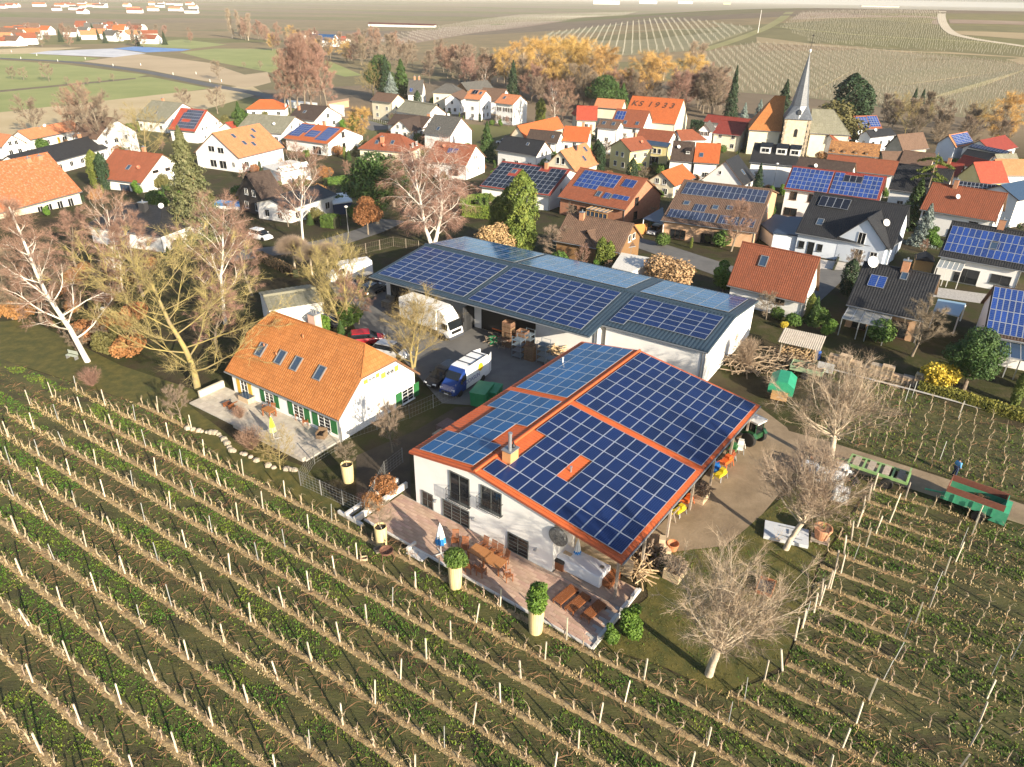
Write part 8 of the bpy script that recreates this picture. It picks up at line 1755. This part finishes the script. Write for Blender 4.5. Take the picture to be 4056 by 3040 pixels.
carport('blue_shed_roof','open shelter with a pale blue ribbed roof beside the dish house',[(1470,925),(1712,965),(1650,1075),(1430,1025)],2.3,mat('pale_blue_sheet',(.22,.36,.48),(.30,.45,.57),scale=3,stretch=(6,1,1),rough=.4),3,1)
def glass_roof(name,label,h,x0,x1,d,zt,zl,m,wm):
    "lean-to of glass panes in front of a house's near wall"
    o=thing(name,label,'veranda',h.root.location,h.yaw); n=5; W=h.b0-h.a0; xa,xb=h.a0+W*x0,h.a0+W*x1; y=h.yn
    for i in range(n+1):
        x=xa+(xb-xa)*i/n; b=MB(); b.tube([(x,y-.05,zt),(x,y-d,zl)],.05,5); b.obj('rafter',wm,o)
        if i<n: b=MB(); x2=xa+(xb-xa)*(i+1)/n; b.face([(x+.05,y-.05,zt+.03),(x2-.05,y-.05,zt+.03),(x2-.05,y-d,zl+.03),(x+.05,y-d,zl+.03)]); b.face([(x+.05,y-.05,zt+.01),(x2-.05,y-.05,zt+.01),(x2-.05,y-d,zl+.01),(x+.05,y-d,zl+.01)]); b.obj('pane',m,o)
    b=MB(); b.box(((xa+xb)/2,y-d,zl),(xb-xa,.12,.14)); b.obj('gutter_beam',wm,o)
    for i in (0,2,3,5): x=xa+(xb-xa)*i/n; inst('post',box_mesh(.1,.1,zl,wm),o,(x,y-d,0))
pg=mat('pale_glass',(.30,.33,.34),rough=.12)
glass_roof('glass_veranda','veranda with a streaked glass roof in front of the dish house',dh,.0,.62,3.2,2.75,2.2,mat('streaked_glass',(.20,.20,.18),(.34,.33,.30),scale=1.5,rough=.25),alu)
glass_roof('patio_roof','white framed glass patio roof in front of the patio house',patio,.0,.32,3.,2.9,2.5,pg,vergew); glass_roof('corner_veranda','dark glass veranda below the bright blue panels at the right edge',cah,.08,.9,3.,2.9,2.3,glassb,alu)
tag(MB().box((0,0,.01),(9,4.2,.02)).obj('paved_drive',mat('lattice_paving',(.30,.28,.26),(.48,.46,.43),scale=4,rough=.9),None,gat(2088,641,.03),R_(-22)),'pale lattice paved drive behind the dish house','drive')
tag(MB().box((0,0,.01),(7.,7.,.02)).obj('front_terrace',mat('pale_terrace',(.50,.46,.42),(.58,.54,.50),scale=2),None,gat(1800,580,.03),R_(-25)),'pale terrace in front of the new white house','terrace')
o=thing('play_house','small timber garden hut with dark roof beside the patio house','shed',gat(1990,585),R_(-25)); inst('wall',MB().box((0,0,1.),(2.4,2.,2.)).mesh('wall',wood),o); b=MB(); b.prism([(-1.3,1.9),(1.3,1.9),(0,2.6)],-1.5,1.5,0,'y'); b.obj('roof',verged,o)
o=thing('swimming_pool','bright blue swimming pool among the dark houses','pool',gat(500,424,.05),R_(-10)); b=MB(); b.box((0,0,.3),(8.4,4.4,.7)); b.obj('rim',white,o); b=MB(); b.box((0,0,.655),(7.8,3.8,.02)); b.obj('water',mat('pool_water',(.02,.35,.75),rough=.05),o)
flat('blue_container','dark blue terrace block with white top beside the rounded hedge',[(640,20),(800,10),(830,60),(660,75)],2.8,mat('navy_wall',(.02,.04,.10)),white,1,1,'pavilion'); flat('white_garage','flat white garage in front of the large orange house',[(50,1435),(300,1390),(455,1420),(205,1480)],3.2,white,grv,1,0)
flat('cemetery_wall','long white cemetery wall with a flat top',[(270,865),(530,890),(530,905),(270,880)],2.2,white,white,1,0,'wall'); flat('boundary_wall','orange brown boundary wall beside the grey courtyard',[(610,880),(800,850),(805,870),(615,902)],2.4,tanb,tanb,1,0,'wall'); flat('white_shed','long white shed beside the cemetery courtyard',[(630,900),(760,910),(765,945),(640,935)],2.6,white,white,1,0)
fence('picket_fence','pale picket fence round the grey courtyard',[(760,222),(800,228),(845,240)],1.1,1.6,3,vergew)
# gate and fence by the carport, mast, lamps
tag(MB().box((0,0,.9),(2.6,.08,1.8)).obj('timber_gate',mat('orange_timber',(.50,.20,.05),(.58,.26,.07),scale=5),None,gat(1383,497),R_(20)),'arched orange timber gate beside the carport','gate')
def pole(px,top,label,r=.06,name='pole',lamp=False,m=vergew):
    g=gat(*px); h=up(px[0],top,g); o=thing(name,label,'pole',g); b=MB(); b.tube([(0,0,0),(0,0,h)],[r,r*.6],8); b.obj('shaft',m,o)
    if lamp: b=MB(); b.lathe([(.05,h-.05),(.28,h),(.3,h+.15),(.08,h+.25)],10); b.obj('lamp_head',vergew,o)
pole((1637,72),22,'tall white mast on the vineyard hill',.3,'mast'); pole((233,708),668,'white globe lamp post in the garden behind the lichen tree',.05,'street_lamp',True); pole((893,195+200),372,'street lamp in front of the collector house',.06,'street_lamp',True,zinc); pole((1667,420),355,'slim lamp post left of the large array house',.07,'street_lamp',True,zinc); pole((752,497),448,'grey lamp post by the birch in the lane',.06,'street_lamp',True,zinc)
# ---------------------------------------------------------------- the next village, far halls
R=random.Random(12); fr_=[salmon,grayr,copr,brownr,orangeb]
def far_house(px,py,L,W,h,label,group,rm=None):
    g=gat(px,py); o=thing('far_house',label,'house',g,R.uniform(-.5,.5),group); b=MB(); b.prism([(-W/2,-.2),(W/2,-.2),(W/2,h*.55),(0,h),(-W/2,h*.55)],-L/2,L/2,0,'x'); b.obj('wall',white,o); b=MB()
    for s in (-1,1): b.face([(-L/2-.3,0,h+.1),(L/2+.3,0,h+.1),(L/2+.3,s*(W/2+.4),h*.55-.2),(-L/2-.3,s*(W/2+.4),h*.55-.2)][::s],0,[(0,0),(L,0),(L,W/2),(0,W/2)])
    b.obj('roof',rm or R.choice(fr_),o)
for i in range(46):
    x=R.choice((R.uniform(0,70),R.uniform(100,330),R.uniform(170,330))); y=R.uniform(52,82) if x>90 else R.uniform(58,84); far_house(x,y,R.uniform(9,16),R.uniform(8,10),R.uniform(6,9),'distant white house of the next village','houses of the next village')
for i in range(30): far_house(R.uniform(-10,420),R.uniform(6,14)+ (10 if i%4==0 else 0),R.uniform(14,30),12,8,'tiny distant house at the far edge of the plain','houses on the far plain')
far_house(700,86,22,12,9,'distant farmhouse with a blue solar roof beyond the meadow',None,pvl); far_house(735,84,14,10,7,'distant house right of the blue solar farmhouse',None,redr); far_house(665,72,14,10,7,'distant cream house behind the blue solar farmhouse',None)
o=thing('long_shed','very long low shed with a pink red roof in the far vineyards','shed',gat(868,50),R_(-14)); b=MB(); b.box((0,0,1.6),(95,9,3.2)); b.obj('wall',vergew,o); b=MB(); b.prism([(-5.5,3.2),(5.5,3.2),(0,4.6)],-48,48,0,'x'); b.obj('roof',mar,o)
for px,py,L,W,h,c,l in ((1310,8,160,60,22,vergew,'left white industrial hall on the horizon'),(1400,7,130,60,22,bluew,'middle pale blue industrial hall on the horizon'),(1480,6,120,60,22,vergew,'right white industrial hall on the horizon'),(1570,9,60,30,14,yellow,'yellow industrial block on the horizon'),(1900,12,300,60,10,cream,'long low cream warehouse on the horizon')):
    g=gat(px,py) ; o=thing('industrial_hall',l,'hall',g,R_(-8)); b=MB(); b.box((0,0,h/2),(L,W,h)); b.obj('wall',c,o); b=MB(); b.box((0,0,h+.5),(L+2,W+2,1)); b.obj('roof',grayr,o)
for i,(x,y) in enumerate(((20,100),(40,105),(75,107),(120,110),(180,114),(240,119),(300,126),(370,136),(420,143),(450,150),(475,158))):
    g=gat(x,y+(4 if i%2 else -4)); tag(MB().box((0,0,.6),(.25,.25,1.2)).obj('road_marker',vergew,None,g),'white marker post beside the country road','post','white marker posts along the country road')
# ---------------------------------------------------------------- air
hz=bpy.data.materials.new('haze'); hz.use_nodes=True; n=hz.node_tree.nodes; n.clear(); out=n.new('ShaderNodeOutputMaterial'); pv=n.new('ShaderNodeVolumePrincipled'); pv.inputs['Color'].default_value=(1,.98,.95,1); pv.inputs['Density'].default_value=.00007; pv.inputs['Anisotropy'].default_value=-.2; hz.node_tree.links.new(pv.outputs[0],out.inputs['Volume'])
me=MB().box((0,0,20),(25000,25000,60)).mesh('haze',hz); struct(inst('haze',me),'stuff')
